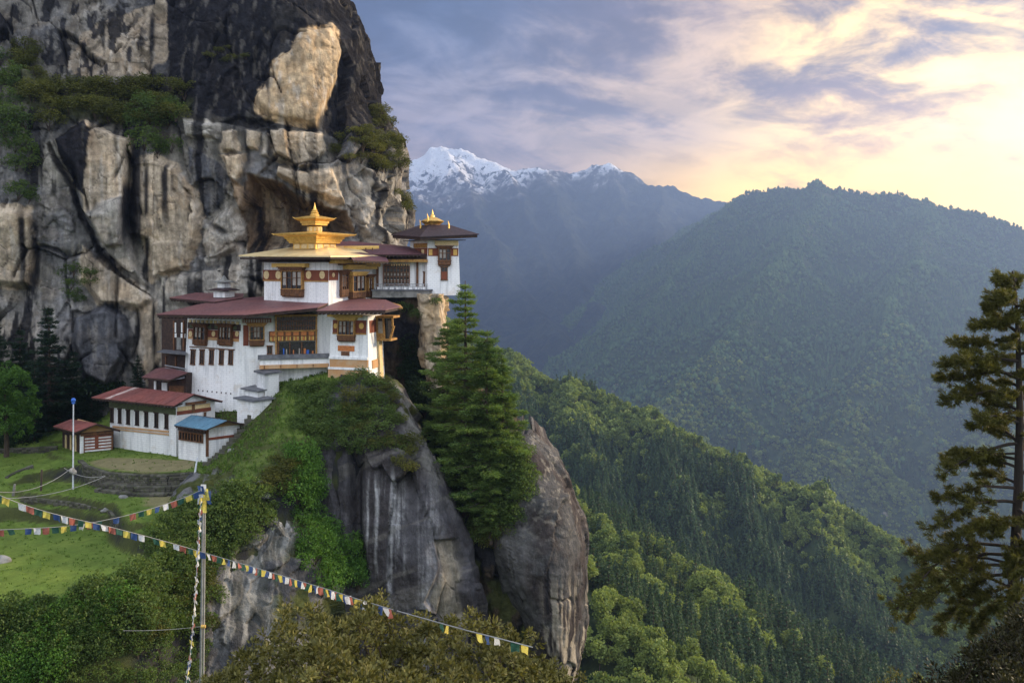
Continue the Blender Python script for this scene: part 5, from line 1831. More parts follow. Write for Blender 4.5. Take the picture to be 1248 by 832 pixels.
def rabsel(W, x0, x1, y0, y1, root, cols=3, rows=2, lintel='timber_gold', frame='timber_gold', out=.45, basket=True, curtain=True, pane='pane'):
    """Bhutanese timber bay window: projecting frame, mullions, panes, carved apron and stepped lintel"""
    u0, u1, z0, z1 = W.rect(x0, x1, y0, y1)
    H = z1 - z0; Wd = u1 - u0
    mb = MB()
    f = .13
    zb = z0 + (H * .26 if basket else H * .08)
    zl = z1 - H * .13
    W.box(mb, u0, u0 + f, zb, zl, 0, out); W.box(mb, u1 - f, u1, zb, zl, 0, out)
    W.box(mb, u0 + f, u1 - f, zb, zb + f * .8, 0, out); W.box(mb, u0 + f, u1 - f, zl - f * .8, zl, 0, out)
    fr = mb.build('window', M[frame], root)
    mb = MB(); W.box(mb, u0 + f, u1 - f, zb + f * .8, zl - f * .8, .02, out - .16); mb.build('pane', M[pane], fr)
    mb = MB()
    iw = (u1 - u0 - 2 * f)
    for k in range(1, cols):
        u = u0 + f + iw * k / cols
        W.box(mb, u - .045, u + .045, zb + f * .8, zl - f * .8, out - .15, out - .02)
    for k in range(1, rows):
        z = zb + (zl - zb) * k / rows + (zl - zb) * .12
        for c in range(cols):
            W.box(mb, u0 + f + iw * c / cols + .05, u0 + f + iw * (c + 1) / cols - .05, z - .035, z + .035, out - .14, out - .04)
    mb.build('mullion', M['timber'], fr)
    if curtain:
        mb = MB()
        for k in range(cols):
            if (k * 7 + int(x0)) % 3 == 1 and cols > 2: continue
            a = u0 + f + iw * (k + .18) / cols; b = u0 + f + iw * (k + .82) / cols
            W.box(mb, a, b, zb + (zl - zb) * .22, zl - f * 1.4, out - .158, out - .152)
        mb.build('curtain', M['curtain'], fr)
    mb = MB()
    W.box(mb, u0 - .12, u1 + .12, zl, zl + H * .05, 0, out + .10)
    W.box(mb, u0 - .26, u1 + .26, zl + H * .05, z1 - H * .03, 0, out + .24)
    W.box(mb, u0 - .40, u1 + .40, z1 - H * .03, z1, 0, out + .38)
    nb = max(4, int(Wd / .34))
    for k in range(nb):
        u = u0 - .1 + (Wd + .2) * (k + .5) / nb
        W.box(mb, u - .07, u + .07, zl + H * .008, zl + H * .045, out + .10, out + .17)
    mb.build('lintel', M[lintel], fr)
    if basket:
        mb = MB()
        W.box(mb, u0 - .08, u1 + .08, zb - .10, zb, 0, out + .08)
        W.box(mb, u0, u1, z0 + .16, zb - .10, 0, out)
        nb = max(4, int(Wd / .30))
        for k in range(nb + 1):
            u = u0 + .05 + (Wd - .1) * k / nb
            W.box(mb, u - .04, u + .04, z0 + .18, zb - .12, out, out + .045)
        W.box(mb, u0 + .08, u1 - .08, z0, z0 + .16, 0, out * .65)
        mb.build('apron', M['timber'], fr)
    else:
        mb = MB(); W.box(mb, u0 - .12, u1 + .12, z0, zb, 0, out + .10); mb.build('sill', M['timber'], fr)
    return fr


def slot(W, x0, x1, y0, y1, root, frame='timber', pane='pane'):
    u0, u1, z0, z1 = W.rect(x0, x1, y0, y1)
    f = .10
    mb = MB()
    W.box(mb, u0, u0 + f, z0 + f, z1 - f, 0, .12); W.box(mb, u1 - f, u1, z0 + f, z1 - f, 0, .12)
    W.box(mb, u0 - .06, u1 + .06, z1 - f, z1 + .06, 0, .20); W.box(mb, u0 - .04, u1 + .04, z0 - .02, z0 + f, 0, .16)
    fr = mb.build('window', M[frame], root)
    mb = MB(); W.box(mb, u0 + f, u1 - f, z0 + f, z1 - f, 0.004, .035)
    mb.build('pane', M[pane], fr)
    mb = MB(); um = (u0 + u1) / 2
    W.box(mb, um - .03, um + .03, z0 + f, z1 - f, .036, .075)
    mb.build('mullion', M[frame], fr)
    return fr


def roof(pts, th, mat, root, name='roof', edge='timber_dark', rafters=True, over=None, ribs=0):
    """a sloping sheet on a dark board with rafter ends; pts are 3D, the first two are the lower (front) edge"""
    pts = [Vector(p) for p in pts]
    mb = MB(); mb.slab(pts, .07)
    if ribs:
        a, b, c, d_ = pts[0], pts[1], pts[2], pts[3]
        for k in range(1, ribs):
            t = k / ribs
            p, q = a.lerp(b, t), d_.lerp(c, t)
            e = (b - a).normalized() * .045
            up = Vector((0, 0, .07))
            mb.hexa([p - e, p + e, q + e, q - e, p - e + up, p + e + up, q + e + up, q - e + up])
    r_ = mb.build(name, M[mat], root)
    ctr = sum(pts, Vector()) / len(pts)
    low = [ctr + (p - ctr) * .985 - Vector((0, 0, .073)) for p in pts]
    mb = MB(); mb.slab(low, th)
    if rafters:
        a, b = low[0], low[1]
        n = max(3, int((b - a).length / .55))
        inn = (pts[-1] - pts[0]).normalized()
        for k in range(n):
            p = a.lerp(b, (k + .5) / n) - Vector((0, 0, th + .003))
            e = (b - a).normalized() * .07
            q = p + inn * 1.6
            dn = Vector((0, 0, -.16))
            mb.hexa([p - e + dn, p + e + dn, q + e + dn, q - e + dn, p - e, p + e, q + e, q - e])
    mb.build('eave', M[edge], r_)
    return r_


def discs(W, spots, root, mat='cream', half=3.2):
    mb = MB()
    for x, y in spots:
        u0, u1, z0, z1 = W.rect(x - half, x + half, y - half, y + half)
        um, zm, r_ = (u0 + u1) / 2, (z0 + z1) / 2, (u1 - u0) / 2
        k = 10
        f = [W.pt(um + r_ * math.cos(6.283 * i / k), zm + r_ * 1.15 * math.sin(6.283 * i / k), .09) for i in range(k)]
        b = [W.pt(um + r_ * math.cos(6.283 * i / k), zm + r_ * 1.15 * math.sin(6.283 * i / k), .05) for i in range(k)]
        mb.add(f + b, [tuple(range(k))] + [(i, i + k, (i + 1) % k + k, (i + 1) % k) for i in range(k)])
    mb.build('disc', M[mat], root)


def dentils(W, x0, x1, y0, y1, root, n, mat='timber_gold', w0=0.0, w1=.3, name='bracket', fill=.5):
    u0, u1, z0, z1 = W.rect(x0, x1, y0, y1)
    mb = MB()
    for k in range(n):
        a = u0 + (u1 - u0) * (k + .5 - fill / 2) / n; b = u0 + (u1 - u0) * (k + .5 + fill / 2) / n
        W.box(mb, a, b, z0, z1, w0, w1)
    mb.build(name, M[mat], root)


# ============================================================ lower hall
A, B, C_, D_, E_, F_, G_, H_ = pl(229, 115.0), pl(294, 110.4), pl(404, 113.2), pl(404, 111.0), pl(448, 109.6), pl(465, 114.2), pl(465, 122.5), pl(229, 122.5)
hall = empty('temple_hall', ((A[0] + E_[0]) / 2, 114, -16))
tag(hall, 'large white lower temple hall with a broad maroon roof, long gallery and balcony', 'temple')
ZT, ZB = -6.9, -19.5
mb = MB()
plan = [A, B, C_, D_, E_, F_, G_, H_]
big = poly_offset(plan, .05 * (ZT - ZB))
n_ = len(plan)
mb.add([(x, y, ZB) for x, y in big] + [(x, y, ZT) for x, y in plan], [tuple(range(n_ - 1, -1, -1)), tuple(range(n_, 2 * n_))] + [(i, (i + 1) % n_, (i + 1) % n_ + n_, i + n_) for i in range(n_)])
mb.build('wall', M['white'], hall)
W1 = Wall(A, B, ZT, .05); W2 = Wall(B, C_, ZT, .05); W3 = Wall(D_, E_, ZT, .05); W4 = Wall(E_, F_, ZT, .05)
# left front
part('band', 'red_band', hall, W1, [(230.5, 292.5, 402, 411)], 0, .05)
part('band', 'ochre', hall, W1, [(230.5, 292.5, 411, 414.5)], 0, .045)
part('cornice', 'timber_dark', hall, W1, [(230, 294, 394, 401.5)], 0, .12)
dentils(W1, 230, 293, 390.5, 394, hall, 12, 'cream', 0, .16)
dentils(W1, 231, 292, 396, 400, hall, 6, 'green_paint', .12, .16, 'painted_panel', .62)
discs(W1, [(233.5, 406.5), (261.5, 406.5), (290, 406.5)], hall, 'cream', 2.2)
rabsel(W1, 239.5, 254.5, 394, 421, hall, 3, 2, 'timber', 'timber', .5)
rabsel(W1, 269.5, 285.5, 394, 421, hall, 4, 2, 'timber', 'timber', .5)
for cx_ in (237.6, 248.6, 260.2, 272.2, 283.6): slot(W1, cx_ - 2.7, cx_ + 2.7, 425.5, 444, hall)
part('string_course', 'timber', hall, W1, [(233, 288, 423.4, 424.6)], 0, .10)
dentils(W1, 243, 288, 476, 477.6, hall, 8, 'timber_dark', 0, .10, 'drain_spout', .12)
# middle front: bay with little awning, long gallery, balcony
rabsel(W2, 304, 322.5, 393, 421.5, hall, 4, 2, 'timber_gold', 'timber_gold', .55)
part('band', 'red_band', hall, W2, [(296.5, 303, 396, 421)], 0, .06)
mb = MB()
for k in range(11):
    x = 297 + 33 * k / 11
    W2.pbox(mb, x + .4, x + 1.9, 388.2, 392.4, .95, 1.0)
mb.build('awning_fringe', M['curtain'], hall)
mb = MB(); W2.pbox(mb, 296, 331, 387.4, 392.6, .55, .945); mb.build('awning', M['red_band'], hall)
u0, u1, z0, z1 = W2.rect(336, 386, 385.5, 402)
mb = MB()
W2.box(mb, u0 - .1, u1 + .1, z1, z1 + .28, 0, .62); W2.box(mb, u0 - .1, u1 + .1, z0 - .16, z0, 0, .55)
for x in (336.5, 385.5):
    W2.pbox(mb, x - 1, x + 1, 386, 433, 0, .5)
gal = mb.build('gallery', M['timber_gold'], hall)
mb = MB(); W2.box(mb, u0, u1, z0, z1, .004, .14); mb.build('pane', M['pane'], gal)
mb = MB()
for k in range(17):
    u = u0 + .1 + (u1 - u0 - .2) * k / 16; W2.box(mb, u - .05, u + .05, z0, z1, .15, .34)
for j in (1, 2): W2.box(mb, u0, u1, z0 + (z1 - z0) * j / 3 - .05, z0 + (z1 - z0) * j / 3 + .05, .345, .40)
mb.build('lattice', M['timber'], gal)
u0, u1, z0, z1 = W2.rect(328, 384, 403, 415)
mb = MB(); W2.box(mb, u0, u1, z0, z1, .004, .40); fr = mb.build('panel_frieze', M['timber'], gal)
for k in range(6):
    a = u0 + (u1 - u0) * (k + .14) / 6; b = u0 + (u1 - u0) * (k + .86) / 6
    mb = MB(); W2.box(mb, a, b, z0 + (z1 - z0) * .55, z1 - .06, .40, .46); mb.build('painted_panel', M['orange'], fr)
    for q in range(3):
        mb = MB(); W2.box(mb, a + (b - a) * (q + .1) / 3, a + (b - a) * (q + .9) / 3, z0 + .06, z0 + (z1 - z0) * .46, .40, .45)
        mb.build('painted_panel', M['yellow' if q % 2 == 0 else 'orange'], fr)
part('gallery_shade', 'pane', hall, W2, [(338, 384, 416, 433)], .004, .10)  # dark sheet standing in for the shaded depth of the open gallery
part('pillar', 'timber', hall, W2, [(338, 340.4, 416, 433), (352.4, 353.8, 416, 433), (367, 368.4, 416, 433)], .12, .40)
mb = MB(); rg = random.Random(3)
part('hanging_cloth', 'blue_paint', hall, W2, [(373.5, 376.5, 426, 432), (345, 346.5, 424, 432)], .11, .2)
part('hanging_cloth', 'orange', hall, W2, [(370, 372.8, 424, 432), (380, 382, 427, 432), (357, 358.4, 426, 432)], .11, .2)
part('hanging_cloth', 'curtain', hall, W2, [(364, 365.6, 424, 431), (348.5, 350, 425, 432)], .11, .2)
slot(W2, 325.5, 332, 421, 431.5, hall)
u0, u1, z0, z1 = W2.rect(315, 408, 431, 444)
mb = MB(); W2.box(mb, u0 + .25, u1, z0 + .25, z1 - .45, 0, 1.5); bal = mb.build('balcony', M['white'], hall)
mb = MB(); W2.box(mb, u0, u1, z1 - .45, z1 - .28, 0, 1.75); W2.box(mb, u0, u1, z1 - .28, z1 + .12, 1.25, 1.75); mb.build('coping', M['slate'], bal)
mb = MB(); W2.box(mb, u0 + .2, u1, z0 - .25, z0 + .25, 0, 1.62)
mb.build('beam', M['ochre'], bal)
mb = MB()
for k in range(5):
    u = u0 + .8 + (u1 - u0 - 1.6) * k / 4; W2.box(mb, u - .06, u + .06, z0 - .2, z0 + .2, 1.62, 1.68)
mb.build('beam_end', M['timber'], bal)
# right bay
part('band', 'red_band', hall, W3, [(406, 447, 390, 405.5)], 0, .05)
part('string_course', 'timber_gold', hall, W3, [(406, 447, 405.5, 407.2)], 0, .10)
discs(W3, [(409.5, 397)], hall, 'yellow', 2.6); discs(W3, [(441, 397)], hall, 'yellow', 3.0)
rabsel(W3, 413.5, 434, 386, 416, hall, 4, 2, 'yellow', 'timber_gold', .5)
part('plaque', 'orange', hall, W3, [(413, 433, 421, 427.5)], 0, .08)
part('plaque', 'timber', hall, W3, [(417, 427, 428, 433)], 0, .07)
part('cornice', 'yellow', hall, W3, [(402, 442, 383, 386)], 0, .75)
part('ledge', 'white', hall, W3, [(403, 450, 434.6, 437.4)], 0, .28)
part('plinth', 'ochre', hall, W3, [(404, 450, 437.4, 447)], 0, .20)
part('ledge', 'white', hall, W3, [(403, 450, 447, 449.6)], 0, .42)
part('plinth', 'ochre', hall, W3, [(403, 450, 449.6, 468)], 0, .36)
part('band', 'red_band', hall, W4, [(449.5, 458, 390, 405)], 0, .05)
part('plinth', 'ochre', hall, W4, [(450.5, 464, 437, 447)], 0, .10)
part('plinth', 'cream', hall, W4, [(457.8, 461.6, 414, 460)], 0, .30)
# oriel hanging off the right side
u0, u1, z0, z1 = W4.rect(459.5, 465, 384, 414)
mb = MB()
for (a, b, w0, w1) in ((z0, z0 + .28, 0, 2.0), (z1 - .28, z1, 0, 2.5)): W4.box(mb, u0 - .6, u1 + .2, a, b, w0, w1)
W4.box(mb, u0 - .6, u0 - .35, z0 + .28, z1 - .28, 0, .3)
W4.box(mb, u0 - .6, u0 - .40, z0 + .28, z1 - .28, .95, 1.2); W4.box(mb, u0 - .6, u0 - .40, z1 - 1.35, z1 - .28, 2.2, 2.42)
W4.box(mb, u0 - .55, u0 - .42, z0 + .28, z0 + 1.1, .3, .95)
p = [W4.pt(u0 - .6, z0 + .25, 1.75), W4.pt(u0 - .35, z0 + .25, 1.75), W4.pt(u0 - .35, z1 - 1.3, 2.35), W4.pt(u0 - .6, z1 - 1.3, 2.35)]
q = [W4.pt(u0 - .6, z0 + .25, 2.0), W4.pt(u0 - .35, z0 + .25, 2.0), W4.pt(u0 - .35, z1 - 1.3, 2.6), W4.pt(u0 - .6, z1 - 1.3, 2.6)]
mb.hexa([p[0], q[0], q[1], p[1], p[3], q[3], q[2], p[2]])
ori = mb.build('oriel', M['timber_gold'], hall)
mb = MB(); W4.box(mb, u0 - .3, u1, z0 + .28, z1 - .28, .004, 1.6); mb.build('pane', M['pane'], ori)
mb = MB(); W4.box(mb, u0 - .56, u0 - .50, z0 + 1.0, z1 - .7, .3, .95); mb.build('curtain', M['curtain'], ori)
# roofs
def PP(*a): return P(*a)
roof([P(190, 383, 109.5), P(298, 383.5, 106.0), P(388, 374.5, 109.5), P(416, 362.5, 119), P(318, 361.5, 121.5), P(283, 364, 121.5), P(240, 371, 117)], .34, 'maroon', hall)
roof([P(385, 378.5, 107.5), P(470, 377.5, 106.4), P(489, 373.6, 110), P(470, 365, 116.5), P(424, 363, 118.5)], .32, 'maroon', hall)
mb = MB(); mb.slab([P(466, 374, 109), P(491, 374.6, 109.6), P(488, 371.5, 112), P(470, 366, 116)], .18); mb.build('roof', M['timber_gold'], hall)
roof([P(206, 362.5, 121), P(262, 367.5, 117.5), P(296, 362.5, 121), P(297, 357.5, 124), P(238, 356.5, 125)], .25, 'maroon', hall)
# dark timber lean-to gallery on the left of the hall
an = empty('timber_gallery', (pl(212, 116)[0], 116, -16))
tag(an, 'dark timber side gallery with hanging white panels, squeezed between cliff and white hall', 'gallery')
a, b = pl(197, 117.2), pl(229, 115.2)
Wg = Wall(a, b)
mb = MB(); Wg.pbox(mb, 197, 230, 384, 470, -3.5, 0); mb.build('wall', M['timber_dark'], an)
for r_ in ((213.2, 214.8, 393, 405), (221, 223.2, 393, 405), (213, 215.4, 406, 411), (220.5, 226, 406.5, 411.5)): part('panel', 'white', an, Wg, [r_], 0, .06)
part('panel', 'stone', an, Wg, [(215.6, 221, 411, 426)], 0, .06)
part('post', 'timber', an, Wg, [(211.6, 213.2, 391, 427), (223.4, 225.2, 391, 427), (202, 203.4, 434, 448), (214, 215.4, 434, 448)], 0, .14)
mb = MB(); mb.slab([P(191, 428.2, 113.5), P(227, 431.5, 113.4), P(228, 427.5, 116), P(200, 425.5, 117.2)], .12); mb.build('awning', M['slate'], an)
mb = MB()
mb.tube([P(201, 445, 114.6), P(226, 449.5, 114.2)], .09, 6); mb.tube([P(201, 448, 114.7), P(226, 452, 114.3)], .05, 5)
mb.build('railing', M['iron'], an)
# shed roof below it
sh = empty('side_shed', (pl(200, 113)[0], 113, -17.5))
tag(sh, 'small dark shed with a maroon lean-to roof at the left foot of the white hall', 'shed')
a, b = pl(181, 113.4), pl(226, 112.6)
Ws = Wall(a, b)
mb = MB(); Ws.pbox(mb, 181, 227, 455, 484, -3, 0); mb.build('wall', M['timber_dark'], sh)
part('pillar', 'white', sh, Ws, [(198, 204, 466, 482), (188.6, 191, 464, 480)], 0, .2)
part('door', 'timber', sh, Ws, [(206, 224, 470, 484)], 0, .06)
roof([P(173, 459, 110.6), P(207, 462, 110), P(229, 453.5, 112.6), P(203, 447, 115.4), P(190, 449, 115.4)], .2, 'maroon', sh)
mb = MB(); mb.slab([P(197, 464.5, 110.6), P(225, 460, 111.6), P(225, 457.5, 112.5), P(200, 460, 112.5)], .1); mb.build('awning', M['slate'], sh)
# stepped white blocks with slate caps in front
def cap_block(lab, x0, x1, xc, ytop, ybot, Y, cap=.22):
    t = empty('stone_bin', P(xc, ybot, Y))
    tag(t, lab, 'outbuilding')
    a, b, c = pl(x0, Y + 1.2), pl(xc, Y), pl(x1, Y + 1.6)
    d_ = (a[0] + c[0] - b[0], a[1] + c[1] - b[1])
    zt = (HY - ytop) / F * Y; zb = (HY - ybot) / F * Y
    mb = MB(); mb.prism([a, b, c, d_], zb - .8, zt, 0); mb.build('wall', M['white_old'], t)
    o = poly_offset([a, b, c, d_], .28)
    mb = MB(); k = (zt + .02, zt + .02, zt + .45, zt + .45)
    mb.slab([(o[0][0], o[0][1], zt + .35), (o[1][0], o[1][1], zt + .18), (o[2][0], o[2][1], zt + .24), (o[3][0], o[3][1], zt + .45)], cap)
    mb.build('roof', M['slate'], t)


cap_block('upper small white stone bin with a flat slate cap against the hall', 313, 340, 323, 456, 482, 107.6)
cap_block('middle low slate-capped stone bin between the two others', 297, 327, 314, 477.5, 494, 106.8, .18)
cap_block('lowest slate-capped stone bin on the grass before the hall', 289, 331, 309, 489, 509, 105.6)
# rear cupola above the back roof
cu_ = empty('rear_lantern', P(274, 357, 121))
tag(cu_, 'small grey and white roof lantern against the cliff behind the lower hall', 'lantern')
c0 = P(273, 357, 121)
mb = MB(); mb.lathe((c0.x, c0.y, c0.z - .6), [(1.0, 0), (1.0, .8)], square=True, rz=-.4); mb.lathe((c0.x, c0.y, c0.z + .75), [(.62, 0), (.62, .7)], square=True, rz=-.4); mb.build('wall', M['white_old'], cu_)
mb = MB(); mb.lathe((c0.x, c0.y, c0.z + .35), [(1.5, 0), (1.55, .08), (.6, .42)], square=True, rz=-.4); mb.build('roof', M['black_roof'], cu_)
mb = MB(); mb.lathe((c0.x, c0.y, c0.z + 1.5), [(1.05, 0), (1.1, .08), (.35, .36), (.2, .7), (.04, 1.0)], square=True, rz=-.4); mb.build('roof', M['stone'], cu_)

# ============================================================ gold-roofed temple
YAW = R(-29)
B2 = Vector(pl(400.6, 113.4)); dl = Vector((math.cos(YAW), math.sin(YAW))); dr_ = Vector((-dl.y, dl.x))
A2 = B2 - dl * 11.7; C2 = B2 + dr_ * 11.8
gt = empty('gold_roofed_temple', (B2.x - 4, B2.y + 6, -5))
tag(gt, 'white temple tower with red band and three-tiered golden roof at the centre', 'temple')
mb = MB(); mb.prism([tuple(A2), tuple(B2), tuple(C2), tuple(A2 + C2 - B2)], -8.5, .35, 0); mb.build('wall', M['white'], gt)
WA = Wall(A2, B2); WB = Wall(B2, C2)
part('band', 'red_band', gt, WA, [(320.8, 400.4, 329, 341.5)], 0, .05)
part('band', 'red_band', gt, WB, [(400.8, 412, 329, 341.5)], 0, .05)
part('string_course', 'timber_gold', gt, WA, [(320.8, 400.4, 341.5, 343)], 0, .08)
discs(WA, [(325, 335), (339.5, 335), (376.5, 335), (393, 335)], gt, 'cream', 3.3); discs(WB, [(406, 335)], gt, 'cream', 1.6)
rabsel(WA, 345.5, 371, 325, 362, gt, 4, 2, 'timber', 'timber_gold', .55)
part('cornice', 'yellow', gt, WA, [(336.5, 377, 320.8, 325.6)], 0, .9)
rabsel(WB, 424, 440, 331, 364, gt, 3, 2, 'yellow', 'timber_gold', .9)
rabsel(WB, 413.5, 422, 329, 362, gt, 3, 3, 'timber', 'timber', .5)
rabsel(WB, 446, 452, 334, 362, gt, 2, 3, 'timber', 'timber_gold', .5)
part('cornice', 'yellow', gt, WB, [(401, 438, 316.5, 321), (418, 453, 322.5, 328), (440, 470, 320, 325)], 0, 1.0)
part('cornice', 'timber', gt, WB, [(412, 452, 321.4, 323)], 0, .6)
part('door', 'timber_gold', gt, WB, [(441, 445, 345, 364)], 0, .1)
part('eave', 'timber_dark', gt, WA, [(318, 402, 312.5, 319.5)], 0, .5)  # fascia beams under the golden roof, their shade put into dark timber
part('eave', 'timber_dark', gt, WB, [(401, 462, 311.5, 317)], 0, .5)
# golden roof: hipped sheet over the eaves
ov = 2.4
oc = poly_offset([tuple(A2), tuple(B2), tuple(C2), tuple(A2 + C2 - B2)], ov)
ctr = (A2 + C2) / 2
zE = (HY - 311.8) / F * 110; zR = 2.35
inner = [tuple(Vector(p) * .30 + ctr * .70) for p in oc]
mb = MB()
vs = [(x, y, zE + (.15 if i in (0, 2) else 0)) for i, (x, y) in enumerate(oc)] + [(x, y, zR) for x, y in inner]
mb.add(vs + [(x, y, z - .16) for x, y, z in vs[:4]], [(0, 1, 5, 4), (1, 2, 6, 5), (2, 3, 7, 6), (3, 0, 4, 7), (4, 5, 6, 7), (8, 9, 1, 0), (9, 10, 2, 1), (10, 11, 3, 2), (11, 8, 0, 3)])
rf = mb.build('roof', M['gold_roof'], gt)
mb = MB(); ob_ = [tuple(Vector(p) * .985 + ctr * .015) for p in oc]
mb.prism(ob_, zE - .42, zE - .165, 0); mb.build('eave', M['timber_dark'], rf)
# pagoda tiers
pc = P(383.5, 300, 118.5)
def zz(py): return (HY - py) / F * 118.5
def sq(name, prof, mat, parent, rz=YAW, n=None):
    mb = MB(); mb.lathe((pc.x, pc.y, 0), prof, rz=rz, square=n is None, n=n or 4)
    return mb.build(name, M[mat], parent)


t2 = sq('tier', [(2.05, zR - .5), (2.05, zz(296.6))], 'gold', gt)
for sgn, Wt in ((0, None),):
    mb = MB()
    for a in range(4):
        an_ = YAW - math.pi / 2 + a * math.pi / 2
        for k in (-1.3, 0, 1.3):
            c = Vector((pc.x + math.cos(an_) * 2.07 - math.sin(an_) * k, pc.y + math.sin(an_) * 2.07 + math.cos(an_) * k, zz(300.5)))
            mb.box(c, (.10, .95, .62), an_)
    mb.build('panel', M['cream'], t2)
sq('cornice', [(2.12, zz(297)), (2.45, zz(296.6)), (2.5, zz(294.4)), (2.62, zz(294.1)), (2.70, zz(291.6)), (2.85, zz(291.3)), (2.95, zz(288.8)), (3.2, zz(288.4)), (3.86, zz(286.9)), (3.9, zz(285.6)), (3.8, zz(285.1)), (1.5, zz(282.8))], 'gold', t2)
t3 = sq('tier', [(1.02, zz(284)), (1.02, zz(276.5))], 'gold', gt, n=12)
mb = MB()
for k in range(12):
    a = YAW + math.pi * 2 * (k + .5) / 12
    mb.box((pc.x + 1.0 * math.cos(a), pc.y + 1.0 * math.sin(a), zz(279.5)), (.08, .30, .5), a)
mb.build('panel', M['cream'], t3)
sq('cornice', [(1.05, zz(275)), (1.22, zz(274.7)), (1.25, zz(272.4)), (1.38, zz(272.1)), (1.42, zz(269.6)), (1.6, zz(269.2)), (1.92, zz(267.3)), (1.95, zz(266.2)), (1.85, zz(265.7)), (.7, zz(263.2))], 'gold', t3)
sq('finial', [(.62, zz(264)), (.66, zz(262)), (.52, zz(260.5)), (.56, zz(259)), (.38, zz(257.5)), (.42, zz(256.5)), (.22, zz(254.6)), (.12, zz(251.5)), (.02, zz(247))], 'gold', gt, n=14)
for px_ in (341, 424.5):
    pass
mb = MB()
for k in range(4):
    a = YAW + math.pi / 4 + k * math.pi / 2
    c = Vector((pc.x + 3.85 * 1.41 * math.cos(a), pc.y + 3.85 * 1.41 * math.sin(a), zz(286.4)))
    mb.tube([c, c + Vector((math.cos(a) * .35, math.sin(a) * .35, .16))], [.09, .03], 5)
    c = Vector((pc.x + 1.9 * 1.41 * math.cos(a), pc.y + 1.9 * 1.41 * math.sin(a), zz(266.4)))
    mb.tube([c, c + Vector((math.cos(a) * .3, math.sin(a) * .3, .16))], [.07, .03], 5)
mb.build('corner_ornament', M['gold'], gt)
# side roofs to the right of the gold one
roof([P(430, 316.5, 112.6), P(474, 318.5, 117), P(470, 312.5, 120), P(440, 307.5, 118), P(424, 308.5, 115.5)], .2, 'maroon_dark', gt, 'side_roof')
roof([P(404, 303.8, 119.5), P(463, 302.6, 123), P(462, 297.2, 126), P(414, 294.0, 125)], .16, 'maroon_dark', gt, 'side_roof')
mb = MB(); mb.slab([P(404, 302.2, 118.8), P(462, 301.0, 122.4), P(462, 299.4, 123), P(410, 299.8, 121)], .28); mb.build('cornice', M['yellow'], gt)
mb = MB()
for x_ in (446, 454): mb.tube([P(x_, 312, 121), P(x_, 302, 121)], .09, 5)
mb.build('post', M['timber'], gt)

# ============================================================ gallery range towards the corner tower
gb = empty('gallery_range', (pl(490, 123)[0], 123, -4))
tag(gb, 'low white range with a wide lattice window beside the corner tower', 'building')
a, b = pl(456, 121.4), pl(523, 122.4)
Wr = Wall(a, b)
mb = MB(); Wr.pbox(mb, 456, 523, 314, 366, -4, 0); mb.build('wall', M['white'], gb)
u0, u1, z0, z1 = Wr.rect(467, 499.5, 321.5, 347.5)
mb = MB(); f_ = .16
Wr.box(mb, u0, u0 + f_, z0, z1, 0, .35); Wr.box(mb, u1 - f_, u1, z0, z1, 0, .35); Wr.box(mb, u0 + f_, u1 - f_, z0, z0 + f_, 0, .35); Wr.box(mb, u0 + f_, u1 - f_, z1 - f_ * 2, z1, 0, .4)
lw = mb.build('lattice_window', M['timber'], gb)
mb = MB(); Wr.box(mb, u0 + f_, u1 - f_, z0 + f_, z1 - f_ * 2, .004, .12); mb.build('pane', M['pane'], lw)
mb = MB()
for k in range(1, 8):
    u = u0 + (u1 - u0) * k / 8; Wr.box(mb, u - .05, u + .05, z0 + f_, z1 - f_ * 2, .13, .26)
for k in range(1, 5):
    z = z0 + (z1 - z0) * k / 5; Wr.box(mb, u0 + f_, u1 - f_, z - .045, z + .045, .265, .31)
mb.build('lattice', M['timber'], lw)
mb = MB()
for k in range(8):
    u = u0 + (u1 - u0) * (k + .5) / 8; Wr.box(mb, u - .10, u + .10, z0 + .35, z0 + .85, .125, .14); Wr.box(mb, u - .10, u + .10, z0 + 1.35, z0 + 1.8, .125, .14)
mb.build('curtain', M['curtain'], lw)
dentils(Wr, 476, 500, 320.6, 323.8, gb, 8, 'cream', .4, .55)
part('pillar', 'timber', gb, Wr, [(458.5, 461.5, 323, 352), (507.2, 510, 319, 352), (516.5, 518.6, 331, 352)], 0, .3)
part('eave', 'timber_gold', gb, Wr, [(452, 521, 316, 319.4)], 0, 1.3)
part('eave', 'timber_dark', gb, Wr, [(452, 520, 309.5, 316)], 0, .7)
roof([P(452, 309.8, 118.4), P(517, 309.8, 120.6), P(500, 300.5, 127), P(462, 297.0, 129), P(424, 293.4, 129), P(430, 298, 124)], .2, 'maroon_dark', gb)
# terrace with railing
mb = MB(); Wr.pbox(mb, 454, 526, 354, 362, -3, 1.4); te = mb.build('terrace', M['stone'], gb)
mb = MB(); Wr.pbox(mb, 453, 527, 352.2, 354, -1, 1.55); mb.build('coping', M['slate'], te)
mb = MB()
for k in range(12):
    x = 458 + 62 * k / 11; Wr.pbox(mb, x - .35, x + .35, 346, 352.2, 1.3, 1.38)
Wr.pbox(mb, 457, 521, 345.6, 346.3, 1.29, 1.39); Wr.pbox(mb, 457, 521, 348.8, 349.3, 1.30, 1.38)
mb.build('railing', M['iron'], te)
for k in range(8): part('panel', 'white_old', te, Wr, [(460 + 7.6 * k, 465 + 7.6 * k, 349.4, 352.1)], 1.31, 1.36)

